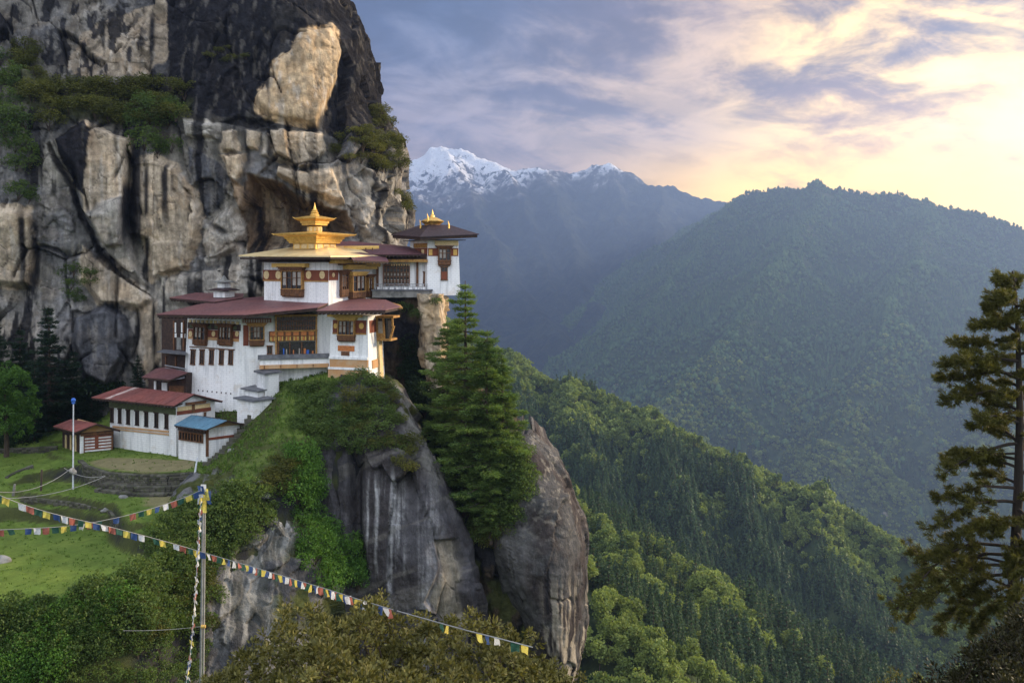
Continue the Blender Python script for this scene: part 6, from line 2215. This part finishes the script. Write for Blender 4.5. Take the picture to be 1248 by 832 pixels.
# ============================================================ corner tower
ct = empty('corner_tower', (pl(535, 123)[0], 123, -4))
tag(ct, 'small white corner tower with a flaring dark roof and gilded cupola on the cliff edge', 'tower')
a, b, c = pl(500, 126.5), pl(521.4, 121.6), pl(558.6, 122.6)
a2 = (a[0], a[1]); d2 = (c[0] + a[0] - b[0], c[1] + a[1] - b[1])
zt_, zb_ = (HY - 292.5) / F * 122, (HY - 360) / F * 122
mb = MB()
pln = [a2, b, c, d2]; bg_ = poly_offset(pln, .025 * (zt_ - zb_))
mb.add([(x, y, zb_) for x, y in bg_] + [(x, y, zt_) for x, y in pln], [(3, 2, 1, 0), (4, 5, 6, 7)] + [(i, (i + 1) % 4, (i + 1) % 4 + 4, i + 4) for i in range(4)])
mb.build('wall', M['white'], ct)
Wc = Wall(b, c, zt_, .025); Wd_ = Wall(a2, b, zt_, .025)
part('band', 'red_band', ct, Wc, [(521.6, 558.4, 302.5, 312)], 0, .05); part('band', 'red_band', ct, Wd_, [(501, 521.3, 302.5, 312)], 0, .05)
part('cornice', 'cream', ct, Wc, [(530, 558, 293.4, 299)], 0, .3); part('cornice', 'timber_gold', ct, Wd_, [(505, 521, 296.5, 302)], 0, .12)
part('disc', 'yellow', ct, Wc, [(522.6, 526.8, 304, 311), (552.4, 557, 304, 311)], .05, .09)
part('disc', 'cream', ct, Wd_, [(514.5, 517.5, 304, 309)], .05, .09)
rabsel(Wc, 533.5, 549, 299.5, 324, ct, 3, 2, 'timber', 'timber', .5)
slot(Wc, 537, 545.4, 325, 341.5, ct, 'timber', 'pane')
part('shutter', 'red_band', ct, Wc, [(537.8, 544.6, 331, 340.5)], .04, .09)
slot(Wd_, 515, 518, 331, 345, ct)
zl = (HY - 288) / F * 121
oc = poly_offset(pln, 1.9)
ctr = Vector(((a2[0] + c[0]) / 2, (a2[1] + c[1]) / 2))
inn = [tuple(Vector(p) * .34 + ctr * .66) for p in oc]
lift = (.45, -.1, .35, .4)
vs = [(x, y, zl + lift[i]) for i, (x, y) in enumerate(oc)] + [(x, y, zl + 1.75) for x, y in inn]
mb = MB(); mb.add(vs + [(x, y, z - .12) for x, y, z in vs[:4]], [(0, 1, 5, 4), (1, 2, 6, 5), (2, 3, 7, 6), (3, 0, 4, 7), (4, 5, 6, 7), (8, 9, 1, 0), (9, 10, 2, 1), (10, 11, 3, 2), (11, 8, 0, 3)])
rf = mb.build('roof', M['black_roof'], ct)
o2 = poly_offset(pln, 1.75); mb = MB()
vs2 = [(x, y, zl + lift[i] - .50) for i, (x, y) in enumerate(o2)] + [(x, y, zl + lift[i] - .125) for i, (x, y) in enumerate(o2)]
mb.hexa(vs2); mb.build('eave', M['timber_dark'], rf)
o3 = poly_offset(pln, .7); mb = MB()
mb.prism(o3, zt_ - .05, zl - .45, 0); mb.build('eave', M['timber_dark'], rf)
cc = P(527, 276, 124)
mb = MB(); mb.lathe((cc.x, cc.y, zl + 1.2), [(1.15, 0), (1.15, .75), (1.0, .8)], 12); dr2 = mb.build('lantern', M['timber_gold'], ct)
mb = MB(); z_ = lambda py: (HY - py) / F * 124 - (zl + 1.2)
mb.lathe((cc.x, cc.y, zl + 1.2), [(1.15, z_(273.5)), (1.66, z_(270.4)), (1.70, z_(269.6)), (1.2, z_(267.4)), (.75, z_(265.6)), (.35, z_(264.4)), (.32, z_(262.6)), (.16, z_(261)), (.09, z_(258.5)), (.02, z_(255.5))], 14)
mb.build('cupola', M['gold'], ct)
mb = MB()
for px_, py_ in ((512.5, 276), (521.5, 268), (547, 277)):
    q = P(px_, py_, 122.5); mb.tube([q - Vector((0, 0, .3)), q + Vector((0, 0, .35)), q + Vector((-.12, 0, .95))], [.14, .11, .02], 6)
mb.build('ridge_ornament', M['gold'], ct)

# ============================================================ long white house
def gable(root, ptsL, ptsR, th, mat, ribs):
    """two slopes meeting at the ridge; ptsL = front eave left, front eave right, ridge right, ridge left"""
    roof(ptsL, th, mat, root, ribs=ribs)
    roof(ptsR, th, mat, root, ribs=0, rafters=False)


lh = empty('long_house', (pl(200, 108)[0], 108, -24))
tag(lh, 'long low white house with seven slot windows and a faded red sheet roof', 'house')
a, b, c = pl(134, 111.6), pl(214.5, 105.8), pl(262, 109.6)
d3 = (a[0] + c[0] - b[0], a[1] + c[1] - b[1])
zt_, zb_ = (HY - 495) / F * 106, -25.0
mb = MB(); mb.prism([a, b, c, d3], zb_, zt_, 0)
mid_f = ((b[0] + c[0]) / 2, (b[1] + c[1]) / 2); mid_b = ((a[0] + d3[0]) / 2, (a[1] + d3[1]) / 2)
zr = (HY - 480.5) / F * 107.5
mb.add([(b[0], b[1], zt_ + .002), (c[0], c[1], zt_ + .002), (mid_f[0], mid_f[1], zr), (a[0], a[1], zt_ + .002), (d3[0], d3[1], zt_ + .002), (mid_b[0], mid_b[1], zr)], [(0, 1, 2), (5, 4, 3), (0, 2, 5, 3), (2, 1, 4, 5)])
mb.build('wall', M['white_old'], lh)
Wl = Wall(a, b); Wq = Wall(b, c)
dirv = Vector((b[0] - a[0], b[1] - a[1], 0)).normalized()
part('beam', 'green_paint', lh, Wl, [(134, 214.5, 492.5, 500.5)], 0, .14)
for x0, x1, y0, y1 in ((135, 138.7, 497, 514.5), (144.6, 148.1, 498, 515.6), (154.6, 158.6, 499, 517), (165.4, 169.6, 500.2, 518.2), (176.6, 180.8, 501.2, 519.8), (188.8, 193.2, 502.4, 521), (201.2, 205.4, 504, 522.4)):
    slot(Wl, x0, x1, y0, y1, lh, 'timber_dark')
def slant(W, x0, y0, x1, y1, h, w0, w1, mb):
    ua, za = W.at(x0, y0); ub, zb2 = W.at(x1, y1); k = h
    mb.hexa([W.pt(ua, za - k, w1), W.pt(ub, zb2 - k, w1), W.pt(ub, zb2 - k, w0), W.pt(ua, za - k, w0), W.pt(ua, za, w1), W.pt(ub, zb2, w1), W.pt(ub, zb2, w0), W.pt(ua, za, w0)])


mb = MB(); slant(Wl, 138, 518.5, 206, 524.8, .22, 0, .13, mb); slant(Wl, 140, 522, 206, 528.6, .16, 0, .10, mb)
mb.build('string_course', M['ochre'], lh)
part('band', 'red_band', lh, Wq, [(215.5, 257, 498.5, 503)], 0, .07)
part('band', 'cream', lh, Wq, [(216, 256, 493.5, 498.4)], 0, .06)
part('post', 'timber', lh, Wq, [(233.5, 237, 490, 503), (248, 251, 502, 507)], .07, .12)
part('beam', 'timber', lh, Wq, [(226, 250, 489, 492)], 0, .35)
# roof slopes
e0, e1 = P(111, 484, 109.6), P(212, 494, 103.6)
r0, r1 = P(150, 470.5, 113.8), P(237, 480.0, 106.9)
k0, k1 = P(272, 488.5, 108.6), P(186, 478, 115.5)
roof([e0, e1, r1, r0], .16, 'red_roof', lh, ribs=9)
roof([k0, k1, r0 + Vector((0, 0, .02)), r1 + Vector((0, 0, .02))], .16, 'red_roof', lh, rafters=False)
mb = MB(); wv = (r1 - r0).normalized()
p0_, p1_ = e0.lerp(e1, .20), r0.lerp(r1, .20)
ex = (e1 - e0).normalized() * .42
mb.hexa([p0_ - ex * .8, p0_ + ex, p1_ + ex, p1_ - ex * .8] + [q + Vector((0, 0, .05)) for q in (p0_ - ex * .8, p0_ + ex, p1_ + ex, p1_ - ex * .8)])
mb.build('pale_roof_strip', mk('faded_roof_paint', (.52, .40, .36), None, 1.2, .9, .7), lh)

# ============================================================ blue-roofed shed
bs = empty('blue_roofed_shed', (pl(250, 104)[0], 104, -24))
tag(bs, 'small white shed with a blue sheet roof joined to the long house', 'shed')
a, b, c = pl(217.5, 104.8), pl(251.5, 102.4), pl(292, 105.0)
d4 = (a[0] + c[0] - b[0], a[1] + c[1] - b[1])
zt_ = (HY - 522) / F * 102.4
mb = MB(); mb.prism([a, b, c, d4], -24.6, zt_, 0)
mf = ((b[0] + c[0]) / 2, (b[1] + c[1]) / 2); mk_ = ((a[0] + d4[0]) / 2, (a[1] + d4[1]) / 2); zr = (HY - 513.2) / F * 103
mb.build('wall', M['white_old'], bs)
mb = MB(); mb.add([(b[0], b[1], zt_ + .003), (c[0], c[1], zt_ + .003), (mf[0], mf[1], zr), (a[0], a[1], zt_ + .003), (d4[0], d4[1], zt_ + .003), (mk_[0], mk_[1], zr)], [(0, 1, 2), (5, 4, 3), (0, 2, 5, 3), (2, 1, 4, 5), (0, 3, 4, 1)])
mb.build('gable', M['ochre'], bs)
Wx = Wall(a, b); Wy = Wall(b, c)
part('beam', 'timber_dark', bs, Wx, [(218, 251, 521.5, 526)], 0, .2)
u0, u1, z0, z1 = Wx.rect(219, 248, 526.5, 537.5)
mb = MB(); Wx.box(mb, u0, u1, z0, z0 + .12, 0, .2); Wx.box(mb, u0, u1, z1 - .12, z1, 0, .2)
for k in range(9):
    u = u0 + (u1 - u0 - .14) * k / 8; Wx.box(mb, u, u + .14, z0 + .12, z1 - .12, 0, .17)
fw = mb.build('window', M['timber'], bs)
mb = MB(); Wx.box(mb, u0 + .02, u1 - .02, z0 + .12, z1 - .12, .003, .05); mb.build('pane', M['pane'], fw)
part('string_course', 'red_band', bs, Wy, [(252.5, 290, 531, 534)], 0, .08)
part('post', 'timber', bs, Wy, [(251, 254, 523, 556)], -.1, .12)
e0, e1, r1, r0 = P(212, 517.5, 103.2), P(251, 523.2, 100.8), P(276.5, 512.0, 102.6), P(233, 505.5, 106.5)
roof([e0, e1, r1, r0], .14, 'blue_roof', bs, ribs=5)
roof([P(298, 516.4, 104.6), P(262, 508.5, 108), r0 + Vector((0, 0, .02)), r1 + Vector((0, 0, .02))], .14, 'timber_dark', bs, rafters=False)

# ============================================================ red hut
rh = empty('red_roofed_hut', (pl(108, 110)[0], 110, -24.3))
tag(rh, 'little brown hut with a red roof and striped gable front beside the flagpole', 'hut')
a, b, c = pl(76, 111.2), pl(99, 107.8), pl(138.5, 109.6)
d5 = (a[0] + c[0] - b[0], a[1] + c[1] - b[1])
zt_ = (HY - 527) / F * 108
mb = MB(); mb.prism([a, b, c, d5], -25.2, zt_, 0)
mb.build('wall', M['timber_dark'], rh)
mf = ((b[0] + c[0]) / 2, (b[1] + c[1]) / 2); mk_ = ((a[0] + d5[0]) / 2, (a[1] + d5[1]) / 2); zr = (HY - 516.5) / F * 108.6
mb = MB(); mb.add([(b[0], b[1], zt_ + .003), (c[0], c[1], zt_ + .003), (mf[0], mf[1], zr), (a[0], a[1], zt_ + .003), (d5[0], d5[1], zt_ + .003), (mk_[0], mk_[1], zr)], [(0, 1, 2), (5, 4, 3), (0, 2, 5, 3), (2, 1, 4, 5), (0, 3, 4, 1)])
mb.build('gable', M['ochre'], rh)
Wh = Wall(b, c); Wi = Wall(a, b)
part('post', 'white', rh, Wh, [(97.2, 101.8, 530, 553)], 0, .15)
part('front_panel', 'white_old', rh, Wh, [(103, 136, 530.5, 549)], 0, .05)
part('slat', 'red_band', rh, Wh, [(103, 136, 530.5 + 3.7 * k, 532.2 + 3.7 * k) for k in range(5)], .05, .09)
part('door', 'red_band', rh, Wh, [(115.6, 120, 529.5, 546.5)], .09, .14)
part('post', 'timber', rh, Wh, [(101.8, 103.2, 528, 553), (135.6, 137.6, 528, 552)], 0, .14)
part('beam', 'timber', rh, Wh, [(98, 138.5, 526.4, 529.6)], 0, .2)
part('post', 'cream', rh, Wi, [(80, 81.6, 530, 552), (86, 87.4, 530, 552), (92, 93.2, 530, 552)], 0, .1)
e0, e1, r1, r0 = P(64.5, 519, 109.2), P(91.5, 526.0, 106.2), P(118.5, 515.8, 107.4), P(86.5, 510.5, 112)
roof([e0, e1, r1, r0], .16, 'red_roof', rh, ribs=5)
roof([P(147, 524.0, 108.6), P(112, 516, 113), r0 + Vector((0, 0, .02)), r1 + Vector((0, 0, .02))], .16, 'timber_dark', rh, rafters=False)
# ------------------------------------------------------------------ stone walls, steps, poles and prayer flags
def stone_wall(name, label, spine, h, thick, mat='drystone', rows=None):
    """a drystone wall of courses following plan points (x, y, z of its foot)"""
    rng = np.random.default_rng(int(abs(spine[0][0]) * 10))
    pts = [Vector(p) for p in spine]
    mb = MB()
    cum = [0]
    for p, q in zip(pts[:-1], pts[1:]): cum.append(cum[-1] + (q - p).length)
    def at(s):
        s = min(max(s, 0), cum[-1])
        for i in range(len(pts) - 1):
            if s <= cum[i + 1]:
                return pts[i].lerp(pts[i + 1], (s - cum[i]) / (cum[i + 1] - cum[i]))
        return pts[-1]
    rows = rows or max(2, int(h / .22))
    rh_ = h / rows
    for r_ in range(rows):
        s = -rng.random() * .3
        while s < cum[-1]:
            ln = rng.uniform(.25, .65)
            a, b = at(s), at(s + ln - .02)
            if (b - a).length > .05:
                t = (b - a).normalized(); nrm = Vector((t.y, -t.x, 0))
                o = rng.uniform(-.05, .06) - r_ * .02
                z0 = r_ * rh_ + rng.uniform(0, .02); z1 = (r_ + 1) * rh_ - rng.uniform(.01, .04)
                f = nrm * (thick / 2 + o); k = nrm * (-thick / 2)
                mb.hexa([a + f + Vector((0, 0, z0)), b + f + Vector((0, 0, z0)), b + k + Vector((0, 0, z0)), a + k + Vector((0, 0, z0)),
                         a + f + Vector((0, 0, z1)), b + f + Vector((0, 0, z1)), b + k + Vector((0, 0, z1)), a + k + Vector((0, 0, z1))])
            s += ln
    o = mb.build(name, M[mat], None)
    tag(o, label, 'wall')
    return o


m, n = newmat('drystone')
co = n.new('ShaderNodeTexCoord').outputs['Object']
isl = n.new('ShaderNodeNewGeometry').outputs['Random Per Island']
a = n.noise(co, 2.5, 6, .65)
c = n.mix(isl, (.04, .038, .032), (.13, .122, .10))
c = n.mix(n.math('MULTIPLY', n.step(a, .48, .62), .65), c, (.06, .075, .022))
finish(n, c, .95, 0, n.noise(co, 9, 5, .7), .6, .05, .1)
M['drystone'] = m


def gp(px, Y, z):
    return ((px - CX) / F * Y, Y, z)


stone_wall('terrace_wall', 'tall drystone wall holding up the yard before the long house', [gp(97, 102.6, -25.7), gp(104, 100.6, -25.9), gp(128, 98.0, -26.05), gp(165, 96.7, -26.05), gp(205, 96.7, -26.05), gp(236, 97.6, -26.0)], 2.05, .7)
stone_wall('terrace_step', 'upper of the two low stone steps at the foot of the yard wall', [gp(126, 97.3, -26.0), gp(165, 95.9, -26.05), gp(205, 95.9, -26.05), gp(234, 96.9, -26.0)], .95, .8)
stone_wall('terrace_step', 'lower of the two low stone steps at the foot of the yard wall', [gp(118, 96.8, -26.0), gp(165, 95.1, -26.1), gp(205, 95.1, -26.1), gp(232, 96.2, -26.05)], .45, .8)
stone_wall('terrace_wall', 'low mossy stone wall between the middle lawn and the front lawn', [gp(26, 96.2, -28.2), gp(88, 94.3, -28.3), gp(134, 91.8, -28.5), gp(143, 87.2, -28.6)], 1.9, .5)
stone_wall('terrace_wall', 'dark low stone wall under the trees left of the hut', [gp(-20, 108.5, -24.6), gp(30, 109, -24.5), gp(70, 109.6, -24.4)], .9, .5)
stone_wall('terrace_wall', 'short stone wall at the far left of the middle lawn', [gp(8, 100.5, -26.3), gp(20, 102, -26), gp(40, 103.6, -25.6)], 1.1, .5)

# stone stairs beside the blue-roofed shed
st = empty('stone_stairs', P(268, 560, 101))
tag(st, 'uneven stone stairs climbing the grass beside the blue-roofed shed', 'stairs')
a_, b_ = Vector(gp(256, 100.4, 0)), Vector(gp(318, 107.2, 0))
for k in range(15):
    p = a_.lerp(b_, k / 14)
    z = floor_z(p.x, p.y)
    mb = MB(); mb.box((p.x, p.y, z + .02), (RNG.uniform(1.3, 1.7), RNG.uniform(.55, .75), RNG.uniform(.38, .46)), RNG.uniform(.25, .5))
    mb.build('step', M['drystone'], st)
# loose stones
for px, py, s, lab in ((150, 606, .5, 'grey boulder on the bank of the middle lawn'), (128, 622, .4, 'small stone below the middle lawn wall'), (282, 549, .5, 'stone beside the stairs'), (344, 446, .4, 'stone block on the slope below the balcony'),
                       (322, 604, .6, 'whitish stone among the shrubs of the spur'), (279, 622, .5, 'white stone high on the spur'), (2, 684, .8, 'grey rock at the left end of the front lawn'), (318, 588, .5, 'upper whitish stone on the brow of the spur')):
    h = drop(px, py)
    if h is None: continue
    rng = np.random.default_rng(px)
    mb = MB(); mb.ball((0, 0, 0), 1.0, 14, 10)
    v = np.array(mb.v); v = v * (1 + .5 * (fbm(v * 1.3 + px, 4, px) - .5)[:, None] * 2) * np.array((s, s * .8, s * .6))
    o = mesh_np('stone', v + np.array(h[0]), [np.array([f for f in mb.f if len(f) == 4])], M['stone'], smooth=True)
    tag(o, lab, 'stone')

# poles
fp = empty('flagpole', P(89, 587, 98.2))
tag(fp, 'slim white flagpole topped with a blue ball beside the hut', 'flagpole')
z0 = floor_z(*gp(89, 98.2, 0)[:2])
mb = MB(); mb.tube([Vector(gp(89, 98.2, z0 - .3)), P(89.5, 490, 98.2)], [.095, .065], 8); mb.build('pole', M['pole_white'], fp)
mb = MB(); mb.ball(P(89.5, 487.5, 98.2), .26, 12, 8); mb.lathe(P(89.5, 492, 98.2), [(.16, 0), (.2, .12), (.12, .25)], 10); mb.build('ball', M['blue_paint'], fp)
mb = MB(); mb.ball(Vector(gp(88, 97.9, z0 + 2.2)), .34, 8, 6); mb.ball(Vector(gp(90.5, 98, z0 + 2.0)), .3, 8, 6); mb.build('white_scarf', M['curtain'], fp)


def post(label, pts, rad, mat='bark'):
    mb = MB(); mb.tube(pts, rad, 7)
    o = mb.build('wooden_post', M[mat], None); tag(o, label, 'post'); return o


post('leaning weathered post wound with pale cloth at the right end of the yard wall', [P(232, 598, 96), P(237, 580, 96.3), P(240.5, 557, 96.6)], [.15, .13, .07], 'pole_white')
post('short dark post standing on the middle lawn near the flagpole', [P(50, 598, 95.8), P(51, 572, 95.9)], [.12, .1])
post('short grey post at the left edge where the ropes are tied', [P(16, 604, 94), P(18, 590, 94)], [.16, .12], 'stone')
post('slanting grey beam at the left end of the front lawn', [P(-6, 672, 84), P(9, 690, 83)], [.14, .12], 'stone')


def rope(label, pts, rad=.025, name='rope'):
    mb = MB(); mb.tube(pts, rad, 5)
    o = mb.build(name, M['cable'], None); tag(o, label, 'rope'); return o


def sagged(a, b, sag, n=12):
    return [a.lerp(b, i / n) - Vector((0, 0, sag * 4 * (i / n) * (1 - i / n))) for i in range(n + 1)]


rope('pale rope from the flagpole down to the left edge', sagged(P(86, 571, 98), P(-4, 599, 86), .9), .035)
rope('pale rope running from the yard wall to the left edge', sagged(P(128, 580, 96.5), P(-4, 607, 86), .7), .035)
rope('pale rope drooping from the flagpole to the yard wall', sagged(P(78, 570, 97.6), P(126, 580, 96.6), .5), .03)
rope('thin line from the tall pole to the left over the dark rock', sagged(P(245, 763, 31), P(150, 768, 30), .05), .008)

# the tall pole in the foreground: two poles lashed together
tp = empty('tall_pole', hill_base(242, 31))
tag(tp, 'tall grey double pole with prayer-flag strings tied along it in the foreground', 'pole')
bz = hill_base(242, 31)
mb = MB(); mb.tube([bz - Vector((0, 0, .4)), P(246.4, 700, 31), P(247.6, 598, 31)], [.048, .042, .036], 8); mb.build('pole', M['iron'], tp)
mb = MB(); mb.tube([bz + Vector((.11, .05, -.4)), P(249.2, 700, 31.05), P(249.8, 604, 31.05)], [.034, .03, .026], 8); mb.build('pole', M['cable'], tp)
mb = MB()
for py in (676, 763, 612): mb.tube([P(245, py, 30.9), P(250.6, py, 30.92)], .06, 6)
mb.build('binding', M['yellow'], tp)
mb = MB(); rg = random.Random(8)
def rag(mb, c, w, h, rz, sk=.0):
    nx_, nz_ = 4, 4
    b = len(mb.v)
    for j in range(nz_ + 1):
        for i in range(nx_ + 1):
            u, v = i / nx_ - .5, j / nz_
            wob = .14 * w * math.sin(u * 7 + v * 3 + c.x * 9) * v
            mb.v.append((c.x + u * w * math.cos(rz) - wob * math.sin(rz) + sk * v * h, c.y + u * w * math.sin(rz) + wob * math.cos(rz), c.z - v * h))
    for j in range(nz_):
        for i in range(nx_):
            q = b + j * (nx_ + 1) + i
            mb.f.append((q, q + 1, q + nx_ + 2, q + nx_ + 1))


for dx, dy, w_, h_, mt in ((-2, 594, .22, .3, 'flag_blue'), (2, 596, .25, .4, 'flag_yellow'), (5, 599, .22, .3, 'flag_blue'), (-4, 603, .2, .35, 'flag_white'), (0, 606, .25, .5, 'flag_yellow'), (4, 592, .2, .25, 'flag_white')):
    pass

FLAGC = {}
for nm_, c1 in (('blue', (.045, .085, .22)), ('white', (.68, .70, .74)), ('red', (.36, .12, .09)), ('green', (.035, .10, .075)), ('yellow', (.66, .53, .12))):
    m, n = newmat('flag_' + nm_)
    co = n.new('ShaderNodeTexCoord').outputs['Object']
    f = n.noise(co, 3.0, 4); prn = n.step(n.noise(n.vmath('MULTIPLY', co, (30, 30, 60)), 1.0, 3), .50, .62)
    c = n.mix(n.math('MULTIPLY', n.step(f, .35, .7), .5), c1, tuple(min(.75, x * 1.35 + .05) for x in c1))
    c = n.mix(n.math('MULTIPLY', prn, .35), c, tuple(x * .35 for x in c1))
    b1 = n.new('ShaderNodeBsdfDiffuse'); n.put(b1.inputs[0], c)
    b2 = n.new('ShaderNodeBsdfTranslucent'); n.put(b2.inputs[0], c)
    mx = n.new('ShaderNodeMixShader'); mx.inputs[0].default_value = .35
    n.t.links.new(b1.outputs[0], mx.inputs[1]); n.t.links.new(b2.outputs[0], mx.inputs[2])
    o_ = n.new('ShaderNodeOutputMaterial'); n.t.links.new(mx.outputs[0], o_.inputs[0])
    M['flag_' + nm_] = m
ORDER = ['blue', 'white', 'red', 'green', 'yellow']
for i, (px, py, w_, h_, mt) in enumerate(((244, 592, .26, .3, 'blue'), (250, 595, .25, .42, 'yellow'), (254, 598, .24, .34, 'blue'), (245, 602, .2, .35, 'white'), (247, 606, .25, .55, 'yellow'), (248, 590, .2, .25, 'white'), (253, 604, .18, .3, 'blue'))):
    mb = MB(); rag(mb, P(px, py, 30.85), w_, h_, rg.uniform(-.5, .5), rg.uniform(-.2, .3))
    mb.build('rag', M['flag_' + mt], tp)


def flag_line(label, pix, dens, size, skip=(), rnd=.10, wind=.05, seed=1, order=ORDER):
    """a cord through photo points (px, py, depth) with square cloth flags hung along it"""
    pts = []
    P_ = [P(*p) for p in pix]
    # smooth the cord
    ts = np.array([(q - P_[0]).x for q in P_]); key = np.concatenate([[0], np.cumsum([(q - p).length for p, q in zip(P_[:-1], P_[1:])])])
    tot = key[-1]; ss = np.linspace(0, tot, 90)
    xyz = np.stack([np.interp(ss, key, [q[j] for q in P_]) for j in range(3)], 1)
    for _ in range(6): xyz[1:-1] = (xyz[:-2] + 2 * xyz[1:-1] + xyz[2:]) / 4
    t = empty('prayer_flag_line', Vector(xyz[0]))
    tag(t, label, 'prayer flags', 'strings of prayer flags')
    mb = MB(); mb.tube([Vector(p) for p in xyz[::2]], .012, 5); mb.build('cord', M['cable'], t)
    rg = random.Random(seed)
    s = .1; k = seed
    while s < tot - .2:
        q = Vector([np.interp(s, ss, xyz[:, j]) for j in range(3)]); q2 = Vector([np.interp(s + .05, ss, xyz[:, j]) for j in range(3)])
        dirv = (q2 - q).normalized(); rz = math.atan2(dirv.y, dirv.x) + rg.gauss(0, rnd * 3)
        if rg.random() > .06 and not any(a < q.x / q.y * F + CX < b for a, b in skip):
            mb = MB()
            w_ = size * rg.uniform(.9, 1.08); h_ = size * rg.uniform(.92, 1.12)
            nx_ = 5; b = 0
            tiltx = dirv.z
            ph = rg.random() * 6; am = rg.uniform(.03, .10); sk = rg.gauss(wind, .10)
            for j in range(nx_ + 1):
                for i in range(nx_ + 1):
                    u, v = i / nx_ - .5, j / nx_
                    wob = am * w_ * 2.2 * math.sin(u * 6 + v * 2.5 + ph) * (.3 + v)
                    mb.v.append((q.x + u * w_ * math.cos(rz) * (1 - .10 * v) - wob * math.sin(rz) + sk * v * h_, q.y + u * w_ * math.sin(rz) + wob * math.cos(rz) + .5 * abs(sk) * v * h_, q.z + u * w_ * tiltx - v * h_ * (1 - .02 * math.sin(u * 9 + ph))))
            for j in range(nx_):
                for i in range(nx_):
                    p_ = j * (nx_ + 1) + i; mb.f.append((p_, p_ + 1, p_ + nx_ + 2, p_ + nx_ + 1))
            cn = order[k % len(order)]
            o = mb.build('flag', M['flag_' + cn], t, True)
            o['label'] = cn + ' prayer flag'
        k += 1
        s += size * dens * rg.uniform(.96, 1.12)
    return t


flag_line('longest string of prayer flags slanting down past the pole over the treetop', [(-16, 597, 27), (30, 616, 27.6), (80, 630, 28.2), (120, 638, 28.8), (170, 651, 29.6), (215, 663, 30.5), (248, 673, 30.85), (300, 688, 29.6), (350, 703, 27), (400, 718, 24), (440, 731, 21.5), (484, 744, 19.5)],
          1.22, .215, seed=2)
flag_line('far end of a flag string reappearing above the treetop near the boulder', [(484, 744, 19.5), (530, 757, 18), (570, 768, 17), (610, 778, 16.4), (652, 789, 16)], 1.3, .165, skip=((486, 536), (552, 584), (608, 622)), seed=4)
flag_line('string of prayer flags sagging from the left up to the pole top', [(-16, 646, 27.4), (30, 644, 27.8), (70, 642, 28.3), (111, 637, 28.8), (150, 629, 29.4), (190, 618, 30.0), (225, 606, 30.6), (247, 596, 30.9)], 1.28, .20, seed=1)
flag_line('bunched string of small prayer flags running down beside the tall pole', [(245, 602, 30.7), (243, 640, 30.4), (240, 690, 30), (237.5, 730, 29.6), (234.5, 770, 29.2), (231, 805, 28.8), (224, 850, 28.3)], .85, .135, seed=3, rnd=.35, order=['white', 'blue', 'white', 'yellow', 'white', 'green', 'white', 'red'])
